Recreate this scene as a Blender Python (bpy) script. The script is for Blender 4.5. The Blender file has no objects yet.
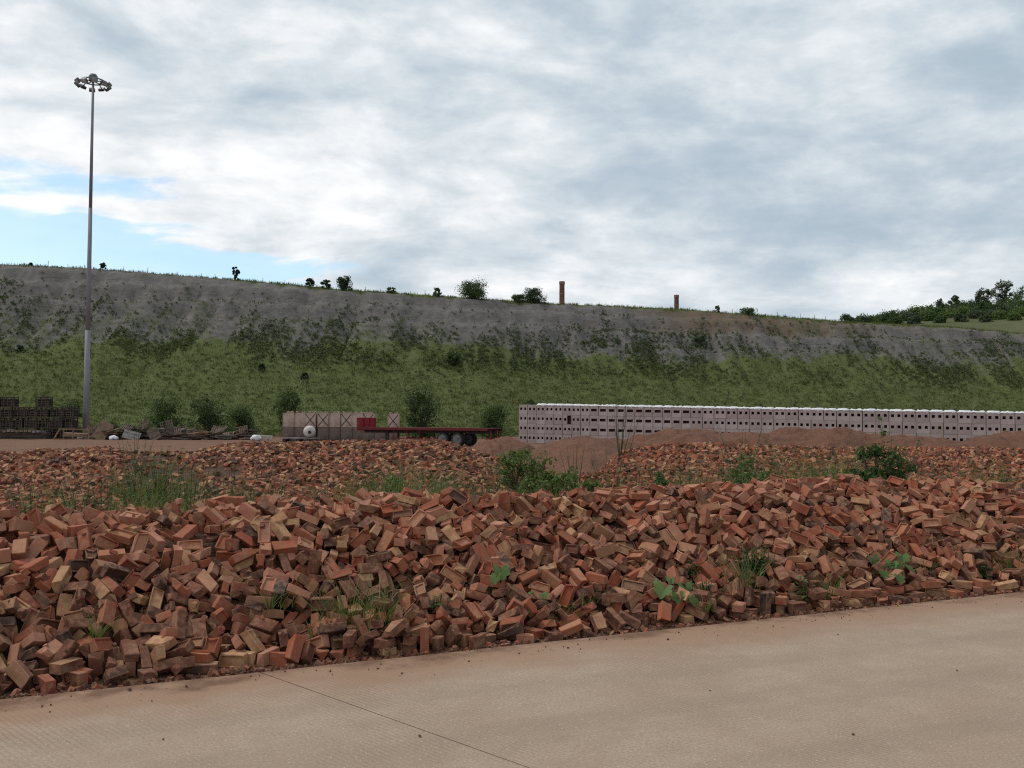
import bpy, bmesh, math, random, zlib, base64
import numpy as np
from mathutils import Vector, Matrix, Euler, Quaternion, noise
from mathutils.bvhtree import BVHTree

sc = bpy.context.scene
COL = sc.collection
R = math.radians

# ------------------------------------------------------------------ camera
F = 983.0
EYE = 1.6
cam = bpy.data.cameras.new('camera')
cam.sensor_width = 36.0
cam.lens = 36.0 * F / 1024.0
cam.clip_start = 0.1
cam.clip_end = 6000
cam_o = bpy.data.objects.new('camera', cam)
COL.objects.link(cam_o)
CAM_M = (Matrix.Translation((0, 0, EYE)) @ Euler((R(90 + 2.16), 0, 0)).to_matrix().to_4x4()
         @ Matrix.Rotation(R(0.3), 4, 'Z'))
cam_o.matrix_world = CAM_M
sc.camera = cam_o

# ------------------------------------------------------------------ light
SUN_EL, SUN_AZ = 60.0, -62.0        # degrees; azimuth measured from +Y (ahead) towards +X
sun = bpy.data.lights.new('sun', 'SUN')
sun.energy = 1.5
sun.angle = R(10)
sun.color = (1.0, 0.95, 0.88)
sun_o = bpy.data.objects.new('sun', sun)
COL.objects.link(sun_o)
sd = Vector((math.sin(R(SUN_AZ)) * math.cos(R(SUN_EL)), math.cos(R(SUN_AZ)) * math.cos(R(SUN_EL)), math.sin(R(SUN_EL))))
sun_o.rotation_euler = sd.to_track_quat('Z', 'Y').to_euler()
sun_o.location = sd * 300

sc.cycles.use_denoising = False
sc.cycles.pixel_filter_type = 'BLACKMAN_HARRIS'
sc.cycles.filter_width = 1.15
sc.view_settings.view_transform = 'Standard'
sc.view_settings.look = 'None'
sc.view_settings.exposure = 0.0
sc.view_settings.gamma = 1.0
sc.view_settings.use_curve_mapping = False


# node helper ---------------------------------------------------------------
class NT:
    def __init__(s, tree):
        s.t = tree
        s.n = tree.nodes
        s.l = tree.links

    def new(s, kind, **kw):
        nd = s.n.new(kind)
        for k, v in kw.items():
            setattr(nd, k, v)
        return nd

    def put(s, sock, v):
        if hasattr(v, 'is_linked') or isinstance(v, bpy.types.NodeSocket):
            s.l.new(v, sock)
        else:
            sock.default_value = v

    def math(s, op, a, b=None, c=None, clamp=False):
        nd = s.new('ShaderNodeMath', operation=op, use_clamp=clamp)
        s.put(nd.inputs[0], a)
        if b is not None:
            s.put(nd.inputs[1], b)
        if c is not None:
            s.put(nd.inputs[2], c)
        return nd.outputs[0]

    def noise(s, vec, scale, detail=4, rough=.5, w=None, dist=0):
        nd = s.new('ShaderNodeTexNoise')
        if w is not None:
            nd.noise_dimensions = '4D'
            s.put(nd.inputs['W'], w)
        if vec is not None:
            s.put(nd.inputs['Vector'], vec)
        nd.inputs['Scale'].default_value = scale
        nd.inputs['Detail'].default_value = detail
        nd.inputs['Roughness'].default_value = rough
        nd.inputs['Distortion'].default_value = dist
        return nd.outputs[0]

    def step(s, v, a, b, lo=0., hi=1.):
        nd = s.new('ShaderNodeMapRange', interpolation_type='SMOOTHSTEP')
        s.put(nd.inputs[0], v)
        nd.inputs[1].default_value = a
        nd.inputs[2].default_value = b
        nd.inputs[3].default_value = lo
        nd.inputs[4].default_value = hi
        return nd.outputs[0]

    def mix(s, f, a, b, blend='MIX'):
        nd = s.new('ShaderNodeMix', data_type='RGBA', blend_type=blend)
        s.put(nd.inputs[0], f)
        for i, v in ((6, a), (7, b)):
            if isinstance(v, tuple):
                v = tuple(v) + (1,) * (4 - len(v))
            s.put(nd.inputs[i], v)
        return nd.outputs[2]

    def ramp(s, f, stops):
        nd = s.new('ShaderNodeValToRGB')
        cr = nd.color_ramp
        while len(cr.elements) < len(stops):
            cr.elements.new(.5)
        for e, (p, c) in zip(cr.elements, stops):
            e.position = p
            e.color = tuple(c) + (1,)
        s.put(nd.inputs[0], f)
        return nd.outputs[0]

    def vmul(s, v, k):
        nd = s.new('ShaderNodeVectorMath', operation='MULTIPLY')
        s.put(nd.inputs[0], v)
        s.put(nd.inputs[1], k)
        return nd.outputs[0]

    def vadd(s, v, k):
        nd = s.new('ShaderNodeVectorMath', operation='ADD')
        s.put(nd.inputs[0], v)
        s.put(nd.inputs[1], k)
        return nd.outputs[0]

    def attr(s, name):
        return s.new('ShaderNodeAttribute', attribute_name=name)


# ------------------------------------------------------------------ world: clouded daylight sky
W = bpy.data.worlds.new('World')
sc.world = W
W.use_nodes = True
W.node_tree.nodes.clear()
n = NT(W.node_tree)
sky = n.new('ShaderNodeTexSky', sky_type='NISHITA')
sky.sun_disc = False
sky.sun_elevation = R(SUN_EL)
sky.sun_rotation = R(SUN_AZ)
sky.air_density = 1.0
sky.dust_density = 0.6
BG = 0.1
HX, HY, SKB = 17.3, 12.42, 1.6
tc = n.new('ShaderNodeTexCoord')
sep = n.new('ShaderNodeSeparateXYZ')
n.l.new(tc.outputs['Generated'], sep.inputs[0])
zc = n.math('MAXIMUM', sep.outputs[2], 0.0)
den = n.math('ADD', zc, 0.20)
cmb = n.new('ShaderNodeCombineXYZ')
n.put(cmb.inputs[0], n.math('DIVIDE', sep.outputs[0], den))
n.put(cmb.inputs[1], n.math('DIVIDE', sep.outputs[1], den))
cp = cmb.outputs[0]
# two decks: a broken grey sheet and lower heaped cloud, both drawn on a flat ceiling so that they crowd towards the skyline
warp = n.noise(n.vmul(cp, (.8, 1.0, 1)), 1.3, 3, .5)
cw = n.vadd(cp, n.vmul(n.vadd(warp, (-.5, -.5, -.5)), (.9, .9, 0)))
big = n.noise(n.vadd(n.vmul(cw, (.62, .80, 1)), (3.7, 1.9, 0)), .75, 3, .5)
mid = n.noise(n.vadd(n.vmul(cw, (.8, 1.15, 1)), (11.2, 5.1, 0)), 1.7, 10, .60)
fine = n.noise(n.vadd(n.vmul(cp, (1, 1.5, 1)), (1.2, 8.3, 0)), 4.2, 10, .62)
puff = n.noise(n.vadd(n.vmul(tc.outputs['Generated'], (1.0, 1.0, 2.3)), (2.2, 4.4, .7)), 5.5, 9, .57, dist=.35)
puff = n.math('ADD', n.math('MULTIPLY', puff, .65), n.math('MULTIPLY', n.noise(n.vmul(tc.outputs['Generated'], (1.0, 1.0, 1.9)), 13., 9, .6, dist=.3), .35))
lum = n.math('ADD', n.math('MULTIPLY', big, .42), n.math('ADD', n.math('MULTIPLY', mid, .26), n.math('ADD', n.math('MULTIPLY', fine, .12), n.math('MULTIPLY', puff, .52))))
lum = n.math('SUBTRACT', lum, .112)
# thinner, brighter cloud over the left, heavier grey to the right and low down
lum = n.math('ADD', lum, n.math('MULTIPLY', sep.outputs[0], -.14))
K = 1.0 / BG
lum = n.math('ADD', lum, n.math('MULTIPLY', n.step(sep.outputs[2], .34, .16), n.step(sep.outputs[0], .15, -.35, 0., .05)))
cl = n.ramp(n.step(lum, .40, .69), [(0.0, (.43, .53, .62)), (.22, (.53, .62, .695)), (.42, (.64, .71, .765)), (.60, (.745, .80, .84)), (.78, (.88, .91, .935)), (1.0, (1.06, 1.06, 1.06))])
cl = n.vmul(cl, (K, K, K))
# breaks in the cloud, low over the left
cn = n.math('ADD', n.math('MULTIPLY', n.noise(n.vadd(n.vmul(cw, (.34, 1.0, 1)), (HX, HY, 0)), 1.5, 9, .56), .80), n.math('MULTIPLY', puff, .20))
el = n.step(sep.outputs[2], .215, .33, 0., .5)
cov = n.math('ADD', n.math('ADD', cn, el), n.math('MULTIPLY', sep.outputs[0], .42))
hole = n.step(cov, .370, .315, 0., .85)
skyc = n.mix(hole, cl, n.vmul(sky.outputs[0], (SKB * .92, SKB, SKB * .98)))
bgn = n.new('ShaderNodeBackground')
n.put(bgn.inputs[0], skyc)
bgn.inputs[1].default_value = BG
wo = n.new('ShaderNodeOutputWorld')
n.l.new(bgn.outputs[0], wo.inputs[0])


# ------------------------------------------------------------------ helpers
def P(px, py, Y):
    """world point seen at picture point (px, py) at depth Y ahead of the camera"""
    d = CAM_M.to_3x3() @ Vector(((px - 512) / F, (384 - py) / F, -1))
    k = Y / d.y
    return Vector((0, 0, EYE)) + d * k


def tag(o, label=None, cat=None, group=None, kind=None):
    if label:
        o['label'] = label
    if cat:
        o['category'] = cat
    if group:
        o['group'] = group
    if kind:
        o['kind'] = kind
    return o


def link(name, me, mats=None, parent=None):
    o = bpy.data.objects.new(name, me)
    COL.objects.link(o)
    if mats is not None and not me.materials:
        for m in (mats if isinstance(mats, (list, tuple)) else [mats]):
            me.materials.append(m)
    if parent is not None:
        o.parent = parent
    return o


def empty(name, loc=(0, 0, 0), rz=0.0):
    o = bpy.data.objects.new(name, None)
    COL.objects.link(o)
    o.location = loc
    o.rotation_euler = (0, 0, rz)
    o.empty_display_size = .2
    return o


def mesh(name, vs, fs, smooth=False):
    me = bpy.data.meshes.new(name)
    me.from_pydata([tuple(v) for v in vs], [], fs)
    if smooth:
        me.polygons.foreach_set('use_smooth', [True] * len(me.polygons))
    return me


def mesh_np(name, V, Fa, smooth=False):
    """V (n,3), Fa (m,k) all faces with k corners"""
    me = bpy.data.meshes.new(name)
    V = np.asarray(V, np.float32)
    Fa = np.asarray(Fa, np.int32)
    m, k = Fa.shape
    me.vertices.add(len(V))
    me.vertices.foreach_set('co', V.ravel())
    me.loops.add(m * k)
    me.loops.foreach_set('vertex_index', Fa.ravel())
    me.polygons.add(m)
    me.polygons.foreach_set('loop_start', np.arange(m, dtype=np.int32) * k)
    if smooth:
        me.polygons.foreach_set('use_smooth', np.ones(m, bool))
    me.update(calc_edges=True)
    return me


class MB:
    """collects boxes, bars and tubes for one mesh"""
    def __init__(s):
        s.v = []
        s.f = []
        s.mi = []

    def quad_add(s, vs, fs, mi=0):
        b = len(s.v)
        s.v += [Vector(v) for v in vs]
        s.f += [tuple(b + i for i in f) for f in fs]
        s.mi += [mi] * len(fs)

    def box(s, c, d, rot=None, mi=0):
        x, y, z = d[0] / 2, d[1] / 2, d[2] / 2
        M = rot.to_matrix() if rot is not None else Matrix.Identity(3)
        vs = [M @ Vector((a * x, b_ * y, e * z)) + Vector(c) for a in (-1, 1) for b_ in (-1, 1) for e in (-1, 1)]
        s.quad_add(vs, [(0, 1, 3, 2), (4, 6, 7, 5), (0, 4, 5, 1), (2, 3, 7, 6), (0, 2, 6, 4), (1, 5, 7, 3)], mi)

    def bar(s, a, b, w, h=None, mi=0):
        a, b = Vector(a), Vector(b)
        d = b - a
        q = d.to_track_quat('X', 'Z')
        s.box((a + b) / 2, (d.length, w, h or w), q.to_euler(), mi)

    def tube(s, pts, rad, seg=8, cap=True, mi=0):
        pts = [Vector(p) for p in pts]
        rs = rad if isinstance(rad, (list, tuple)) else [rad] * len(pts)
        b = len(s.v)
        for i, p in enumerate(pts):
            d = (pts[min(i + 1, len(pts) - 1)] - pts[max(i - 1, 0)]).normalized()
            q = d.to_track_quat('Z', 'Y')
            for k in range(seg):
                a = 2 * math.pi * k / seg
                s.v.append(p + q @ Vector((math.cos(a) * rs[i], math.sin(a) * rs[i], 0)))
        for i in range(len(pts) - 1):
            for k in range(seg):
                k2 = (k + 1) % seg
                s.f.append((b + i * seg + k, b + i * seg + k2, b + (i + 1) * seg + k2, b + (i + 1) * seg + k))
                s.mi.append(mi)
        if cap:
            s.f.append(tuple(b + k for k in range(seg))[::-1])
            s.f.append(tuple(b + (len(pts) - 1) * seg + k for k in range(seg)))
            s.mi += [mi, mi]

    def build(s, name, mats, parent=None, smooth=False):
        me = mesh(name, s.v, s.f, smooth)
        o = link(name, me, mats, parent)
        if any(s.mi):
            me.polygons.foreach_set('material_index', s.mi)
        return o


def fbm(x, y, s, seed=0., oct=4):
    v = 0.
    a = 1.
    t = 0.
    for i in range(oct):
        v += a * noise.noise(Vector((x * s + seed, y * s - seed * 1.7, seed * .37)))
        t += a
        a *= .5
        s *= 2.03
    return v / t


def lerp_tab(tab, x):
    if x <= tab[0][0]:
        return tab[0][1]
    for (a, va), (b, vb) in zip(tab, tab[1:]):
        if x <= b:
            return va + (vb - va) * (x - a) / (b - a)
    return tab[-1][1]


def sstep(a, b, x):
    t = min(max((x - a) / (b - a), 0.), 1.)
    return t * t * (3 - 2 * t)


ORD = ['first', 'second', 'third', 'fourth', 'fifth', 'sixth', 'seventh', 'eighth', 'ninth', 'tenth', 'eleventh', 'twelfth',
       'thirteenth', 'fourteenth', 'fifteenth', 'sixteenth', 'seventeenth', 'eighteenth', 'nineteenth', 'twentieth']
TENS = {20: 'twenty', 30: 'thirty', 40: 'forty', 50: 'fifty', 60: 'sixty'}


def ordinal(i):
    """i counts from 0"""
    k = i + 1
    if k <= 20:
        return ORD[i]
    if k % 10 == 0:
        return TENS[k][:-1] + 'ieth'
    return TENS[k // 10 * 10] + '-' + ORD[k % 10 - 1]


# ------------------------------------------------------------------ materials
def material(name):
    m = bpy.data.materials.new(name)
    m.use_nodes = True
    t = NT(m.node_tree)
    b = t.n['Principled BSDF']
    b.inputs['Roughness'].default_value = .85
    b.inputs['Specular IOR Level'].default_value = .25
    return m, t, b


def bump(t, b, h, strength=.4, dist=.01):
    bp = t.new('ShaderNodeBump')
    bp.inputs['Strength'].default_value = strength
    bp.inputs['Distance'].default_value = dist
    t.put(bp.inputs['Height'], h)
    t.l.new(bp.outputs[0], b.inputs['Normal'])


def simple(name, col, col2=None, scale=3., rough=.85, coord='Object', metal=0., detail=5, bumpd=0.):
    m, t, b = material(name)
    b.inputs['Roughness'].default_value = rough
    b.inputs['Metallic'].default_value = metal
    tcn = t.new('ShaderNodeTexCoord')
    nz = t.noise(tcn.outputs[coord], scale, detail, .6)
    c2 = col2 or tuple(v * .6 for v in col)
    t.put(b.inputs['Base Color'], t.mix(t.step(nz, .35, .65), col, c2))
    if bumpd:
        bump(t, b, nz, .6, bumpd)
    return m


def brick_mat(name, stops, patch, patch_amt):
    """fired clay; 'lpos' is the position on the brick itself, 'rnd' and the object's random number tell bricks apart"""
    m, t, b = material(name)
    lp = t.attr('lpos').outputs['Vector']
    r = t.attr('rnd').outputs['Fac']
    oi = t.new('ShaderNodeObjectInfo').outputs['Random']
    rr = t.math('FRACT', t.math('ADD', t.math('MULTIPLY', r, 1.0), t.math('MULTIPLY', oi, 7.31)))
    wv = t.math('MULTIPLY', rr, 60.)
    base = t.ramp(rr, stops)
    lo = t.noise(lp, 7., 2, .5, w=wv)
    mid_ = t.noise(lp, 28., 5, .6, w=wv)
    fi = t.noise(lp, 190., 4, .65, w=wv)
    c = t.mix(t.math('MULTIPLY', t.step(lo, .46, .60), patch_amt), base, patch)
    c = t.mix(t.step(mid_, .30, .75, 0., .55), c, t.mix(1., c, (.60, .50, .44), 'MULTIPLY'))
    c = t.mix(t.step(mid_, .60, .72, 0., .30), c, (.28, .165, .10))
    bd = t.attr('bed').outputs['Fac']
    pick_ = t.step(t.math('FRACT', t.math('MULTIPLY', rr, 13.7)), .58, .64)
    c = t.mix(t.math('MULTIPLY', t.math('MULTIPLY', bd, pick_), t.step(mid_, .28, .62, .70, .30)), c, (.33, .185, .105))
    c = t.mix(1., c, (1.18, 1.18, 1.18), 'MULTIPLY')
    c = t.mix(t.step(fi, .35, .7, 0., .8), c, t.mix(1., c, (1.45, 1.35, 1.25), 'MULTIPLY'))
    e = t.attr('edge').outputs['Fac']
    c = t.mix(t.math('MULTIPLY', e, t.step(mid_, .40, .62, 0., .6)), c, (.34, .165, .10))
    t.put(b.inputs['Base Color'], c)
    b.inputs['Roughness'].default_value = .9
    bump(t, b, t.math('ADD', mid_, t.math('MULTIPLY', fi, .35)), .55, .004)
    return m


BR = [
    brick_mat('orange_red_clay', [(0, (.185, .048, .026)), (.35, (.255, .074, .038)), (.7, (.215, .068, .040)), (1, (.150, .043, .026))], (.215, .098, .055), .6),
    brick_mat('brown_red_clay', [(0, (.082, .031, .020)), (.5, (.130, .052, .032)), (1, (.105, .047, .031))], (.16, .085, .050), .7),
    brick_mat('buff_clay', [(0, (.28, .155, .080)), (.5, (.36, .225, .125)), (1, (.25, .135, .074))], (.20, .080, .045), .7),
    brick_mat('dark_burnt_clay', [(0, (.048, .026, .020)), (.5, (.072, .036, .026)), (1, (.042, .031, .028))], (.105, .058, .038), .6),
    brick_mat('pink_clay', [(0, (.27, .108, .068)), (.5, (.33, .15, .098)), (1, (.23, .086, .056))], (.32, .18, .115), .6),
]
TONE = ['orange-red', 'brown', 'buff', 'dark burnt', 'pale pink']


def leaf_mat(name, c1, c2, scale=1.5, trans=.35, rough=.6):
    m, t, b = material(name)
    b.inputs['Roughness'].default_value = rough
    g = t.new('ShaderNodeNewGeometry')
    isl = g.outputs['Random Per Island']
    tcn = t.new('ShaderNodeTexCoord')
    nz = t.noise(tcn.outputs['Object'], scale, 3, .6)
    f = t.math('ADD', t.math('MULTIPLY', isl, .6), t.math('MULTIPLY', nz, .4))
    c = t.mix(t.step(f, .2, .75), c1, c2)
    t.put(b.inputs['Base Color'], c)
    tr = t.new('ShaderNodeBsdfTranslucent')
    t.put(tr.inputs[0], t.mix(1., c, (1.0, 1.15, .6), 'MULTIPLY'))
    mx = t.new('ShaderNodeMixShader')
    mx.inputs[0].default_value = trans
    t.l.new(b.outputs[0], mx.inputs[1])
    t.l.new(tr.outputs[0], mx.inputs[2])
    t.l.new(mx.outputs[0], t.n['Material Output'].inputs[0])
    return m


M = dict(
    leaf_dark=leaf_mat('dark_leaf', (.018, .035, .012), (.045, .075, .022)),
    leaf_mid=leaf_mat('mid_leaf', (.035, .065, .018), (.075, .115, .035)),
    leaf_grey=leaf_mat('grey_green_leaf', (.045, .068, .036), (.095, .115, .062)),
    leaf_big=leaf_mat('broad_leaf', (.060, .110, .026), (.125, .185, .055), 14., .3, .55),
    leaf_weed=leaf_mat('weed_leaf', (.055, .095, .024), (.135, .175, .055), 3., .35),
    grass=leaf_mat('grass_blade', (.05, .095, .02), (.12, .17, .045), 2., .35),
    grass_dry=leaf_mat('dry_grass', (.14, .12, .05), (.24, .20, .10), 2., .3),
    grass_hill=leaf_mat('hill_grass', (.078, .096, .026), (.108, .122, .038), .06, .3),
    scrub=leaf_mat('hill_scrub', (.050, .066, .026), (.094, .110, .044), .1, .25),
    bark=simple('bark', (.10, .075, .055), (.05, .04, .03), 12.),
    metal=simple('galvanised_steel', (.25, .245, .265), (.21, .205, .225), .5, .6, metal=0.),
    lamp=simple('lamp_housing', (.16, .15, .155), (.09, .09, .10), 4., .5, metal=.3),
    glass=simple('lamp_glass', (.55, .57, .60), (.42, .44, .48), 5., .2),
    red=simple('red_paint', (.30, .018, .022), (.20, .016, .02), 2.2, .55),
    rubber=simple('tyre_rubber', (.022, .022, .023), (.04, .037, .035), 8., .9),
    rim=simple('wheel_rim', (.17, .16, .16), (.09, .085, .08), 6., .7),
    red_dull=simple('dull_red_paint', (.16, .018, .02), (.10, .016, .018), 2.2, .7),
    deck=simple('trailer_deck', (.075, .03, .028), (.12, .05, .04), 1.5, .8),
    dark_steel=simple('dark_steel', (.04, .035, .035), (.07, .05, .04), 3., .7),
    wood=simple('weathered_wood', (.15, .105, .075), (.07, .05, .038), 3.),
    wood_dark=simple('dark_wood', (.046, .035, .029), (.085, .063, .048), 2.),
    wood_tan=simple('tan_wood', (.26, .17, .11), (.16, .10, .07), 3.),
    white=simple('white_sheet', (.68, .67, .68), (.58, .57, .58), 3., .6),
    white_tank=simple('white_tank', (.58, .53, .50), (.40, .35, .32), 1.2, .6),
    concrete_grey=simple('grey_board', (.26, .23, .21), (.15, .13, .12), 2.),
    pack=simple('wrapped_pack', (.42, .325, .31), (.34, .26, .245), .8, .75),
    pack_b=simple('wrapped_pack_dull', (.35, .275, .26), (.45, .36, .34), .7, .75),
    pack_red_hole_shade=simple('open_red_pack_and_hole_shade', (.17, .075, .066), (.11, .055, .05), 3.),  # dark red opening; in the fork holes it paints shade into the recess
    pack_x=simple('crossed_pack', (.47, .35, .29), (.30, .21, .175), 1.6, .8),
    pack_low=simple('shaded_pack', (.17, .125, .105), (.10, .075, .065), 1.2, .85),  # crossed pack colour darkened, shade painted onto the lower tier
    strap=simple('black_strap', (.02, .018, .018), (.035, .03, .03), 5., .6),
    chimney=simple('chimney_brick', (.19, .085, .065), (.12, .065, .055), .9),
    cap=simple('chimney_cap', (.30, .17, .13), (.20, .11, .09), 2.),
    post=simple('fence_post', (.10, .085, .075), (.06, .05, .045), 3.),
    stone=simple('pebble', (.07, .04, .03), (.14, .08, .055), 20.),
)


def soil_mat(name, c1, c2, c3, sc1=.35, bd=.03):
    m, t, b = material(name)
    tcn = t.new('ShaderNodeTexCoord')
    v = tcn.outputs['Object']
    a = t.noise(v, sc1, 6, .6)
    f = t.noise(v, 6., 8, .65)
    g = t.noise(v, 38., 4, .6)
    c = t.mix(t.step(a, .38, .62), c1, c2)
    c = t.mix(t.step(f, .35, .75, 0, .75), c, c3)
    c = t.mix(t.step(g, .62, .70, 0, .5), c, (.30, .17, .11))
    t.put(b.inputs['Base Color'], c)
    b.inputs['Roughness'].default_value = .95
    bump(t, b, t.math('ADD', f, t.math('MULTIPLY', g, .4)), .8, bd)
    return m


M['soil'] = soil_mat('red_dirt', (.185, .090, .052), (.145, .074, .044), (.10, .055, .036))
M['soil_red'] = soil_mat('red_earth', (.190, .084, .049), (.148, .068, .042), (.10, .048, .033), .9, .12)
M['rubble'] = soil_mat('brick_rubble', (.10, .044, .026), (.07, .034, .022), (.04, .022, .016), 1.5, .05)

# ------------------------------------------------------------------ ground
ROAD_A = Vector((-2.94, 5.64, 0))
ANG = R(25.9)
U = Vector((math.cos(ANG), math.sin(ANG), 0))
N_ = Vector((-math.sin(ANG), math.cos(ANG), 0))


def road_st(x, y):
    d = Vector((x, y, 0)) - ROAD_A
    return d.dot(U), d.dot(N_)


def ground_z(x, y):
    z = -.035
    z -= .26 * sstep(14, 62, y)
    z -= .68 * sstep(2, 40, x) * sstep(35, 66, y)
    s, t = road_st(x, y)
    if y < 130 and t > 4:
        z += .10 * fbm(x, y, .35, 2.) * min(1, (t - 4) / 4) + .03 * fbm(x, y, 1.4, 5.) * min(1, (t - 4) / 4)
    return z


def graded(lo, hi, step, far):
    a = list(np.arange(lo, hi + step / 2, step))
    s = step
    x = lo
    left = []
    while x > -far:
        s *= 1.35
        x -= s
        left.append(x)
    s = step
    x = hi
    right = []
    while x < far:
        s *= 1.35
        x += s
        right.append(x)
    return left[::-1] + a + right


gx = graded(-62, 70, .9, 3500)
gy = graded(4, 120, .9, 3500)
gv = [(x, y, ground_z(x, y)) for x in gx for y in gy]
ny = len(gy)
gf = [(i * ny + j, (i + 1) * ny + j, (i + 1) * ny + j + 1, i * ny + j + 1) for i in range(len(gx) - 1) for j in range(ny - 1)]
go = link('ground', mesh('ground', gv, gf, True), M['soil'])
tag(go, 'bare red-brown dirt of the brickyard', 'ground', kind='structure')

# ------------------------------------------------------------------ concrete roadway
m, t, b = material('tined_concrete')
tcn = t.new('ShaderNodeTexCoord')
v = tcn.outputs['Object']                       # slabs sit in the road's own frame: x along, y across, 0 at the verge edge
sp = t.new('ShaderNodeSeparateXYZ')
t.l.new(v, sp.inputs[0])
mp = t.new('ShaderNodeMapping')
mp.inputs['Rotation'].default_value = (0, 0, R(71.7))
t.l.new(v, mp.inputs[0])
wv = t.new('ShaderNodeTexWave', wave_type='BANDS', bands_direction='Y', wave_profile='SIN')
t.l.new(mp.outputs[0], wv.inputs['Vector'])
wv.inputs['Scale'].default_value = 9.5
wv.inputs['Distortion'].default_value = .9
wv.inputs['Detail'].default_value = 2
wv.inputs['Detail Scale'].default_value = .6
gr = wv.outputs['Fac']
patch = t.noise(v, .9, 5, .6)
fine_ = t.noise(v, 60., 5, .65)
mot = t.noise(v, 5., 6, .65)
c = t.mix(t.step(patch, .35, .65), (.345, .252, .180), (.392, .296, .219))
c = t.mix(t.step(mot, .35, .7, 0., .45), c, (.28, .198, .138))
c = t.mix(t.step(t.noise(t.vmul(v, (.16, 2.2, 1)), 1.0, 5, .6), .40, .66, 0., .42), c, (.25, .18, .132))
c = t.mix(t.step(fine_, .38, .68, 0., .65), c, (.215, .152, .110))
c = t.mix(t.step(t.noise(v, 150., 3, .6), .52, .66, 0., .55), c, (.40, .315, .24))
gm = t.math('MULTIPLY', t.step(gr, .55, .9), t.step(t.noise(v, .7, 4, .6), .46, .68, .02, .30))
c = t.mix(gm, c, (.15, .095, .068))
# pale aggregate and dark specks
vo = t.new('ShaderNodeTexVoronoi', feature='F1')
vo.inputs['Scale'].default_value = 46.
t.l.new(v, vo.inputs['Vector'])
ag = t.math('MULTIPLY', t.step(vo.outputs['Distance'], .20, .12), t.step(vo.outputs['Color'], .62, .66))
c = t.mix(t.math('MULTIPLY', ag, .7), c, (.60, .54, .47))
vo2 = t.new('ShaderNodeTexVoronoi', feature='F1')
vo2.inputs['Scale'].default_value = 16.
t.l.new(v, vo2.inputs['Vector'])
ag2 = t.math('MULTIPLY', t.step(vo2.outputs['Distance'], .10, .06), t.step(vo2.outputs['Color'], .80, .84))
c = t.mix(t.math('MULTIPLY', ag2, .7), c, (.08, .045, .03))
# red dust blown off the heap lies along the edge, in tongues
dn = t.math('ADD', sp.outputs[1], t.math('MULTIPLY', t.math('SUBTRACT', t.noise(v, 1.3, 6, .65), .5), 1.0))
c = t.mix(t.step(dn, -.95, -.12, 0., .68), c, (.275, .150, .088))
c = t.mix(t.math('MULTIPLY', t.step(dn, -.22, .0), t.step(mot, .3, .6)), c, (.15, .08, .05))
t.put(b.inputs['Base Color'], c)
b.inputs['Roughness'].default_value = .9
bump(t, b, t.math('ADD', t.math('MULTIPLY', gm, -1.2), t.math('ADD', t.math('MULTIPLY', fine_, .5), t.math('MULTIPLY', ag, .3))), .5, .004)
M['concrete'] = m

road = empty('road', ROAD_A, ANG)
tag(road, 'brown concrete roadway with fine tined grooves and dusty edge', 'road', kind='structure')
# joint direction in the road's frame
ja, jb = P(262, 673, 6.2), P(530, 768, 4.5)
def on_road(px, py):
    a = P(px, py, 10.)
    d = a - Vector((0, 0, EYE))
    q = Vector((0, 0, EYE)) + d * (-EYE / d.z)
    return Vector(road_st(q.x, q.y))
j1, j2 = on_road(262, 673), on_road(530, 768)
jd = (j2 - j1) / (j2.y - j1.y)                # change of s per unit of t
s_j = j1.x - jd.x * j1.y                        # s where the joint meets t = 0
SL = 9.2
GAP = .009
for k in range(-2, 3):
    a0, a1 = s_j + SL * k + GAP / 2, s_j + SL * (k + 1) - GAP / 2
    bm = bmesh.new()
    ns = 46
    T0 = -11.
    top = []
    prev = None
    edge = []
    for i in range(ns + 1):
        s0 = a0 + (a1 - a0) * i / ns
        wob = .015 * fbm(s0, 0, 1.3, 3.) + .006 * fbm(s0, 0, 9., 3.)
        edge.append((s0 + jd.x * wob, wob))
    poly_t = [bm.verts.new((s_, t_, 0)) for s_, t_ in edge]
    poly_b = [bm.verts.new((a0 + (a1 - a0) * i / ns + jd.x * T0, T0, 0)) for i in range(ns + 1)]
    low_t = [bm.verts.new((w_.co.x, w_.co.y + .006, -.09)) for w_ in poly_t]
    low_b = [bm.verts.new((w_.co.x, w_.co.y, -.09)) for w_ in poly_b]
    for i in range(ns):
        bm.faces.new((poly_t[i + 1], poly_t[i], poly_b[i], poly_b[i + 1]))
        bm.faces.new((poly_t[i], poly_t[i + 1], low_t[i + 1], low_t[i]))
    bm.faces.new((poly_t[0], low_t[0], low_b[0], poly_b[0]))
    bm.faces.new((poly_t[-1], poly_b[-1], low_b[-1], low_t[-1]))
    bm.normal_update()
    me = bpy.data.meshes.new('concrete_slab')
    bm.to_mesh(me)
    bm.free()
    link('concrete_slab', me, M['concrete'], road)

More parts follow.
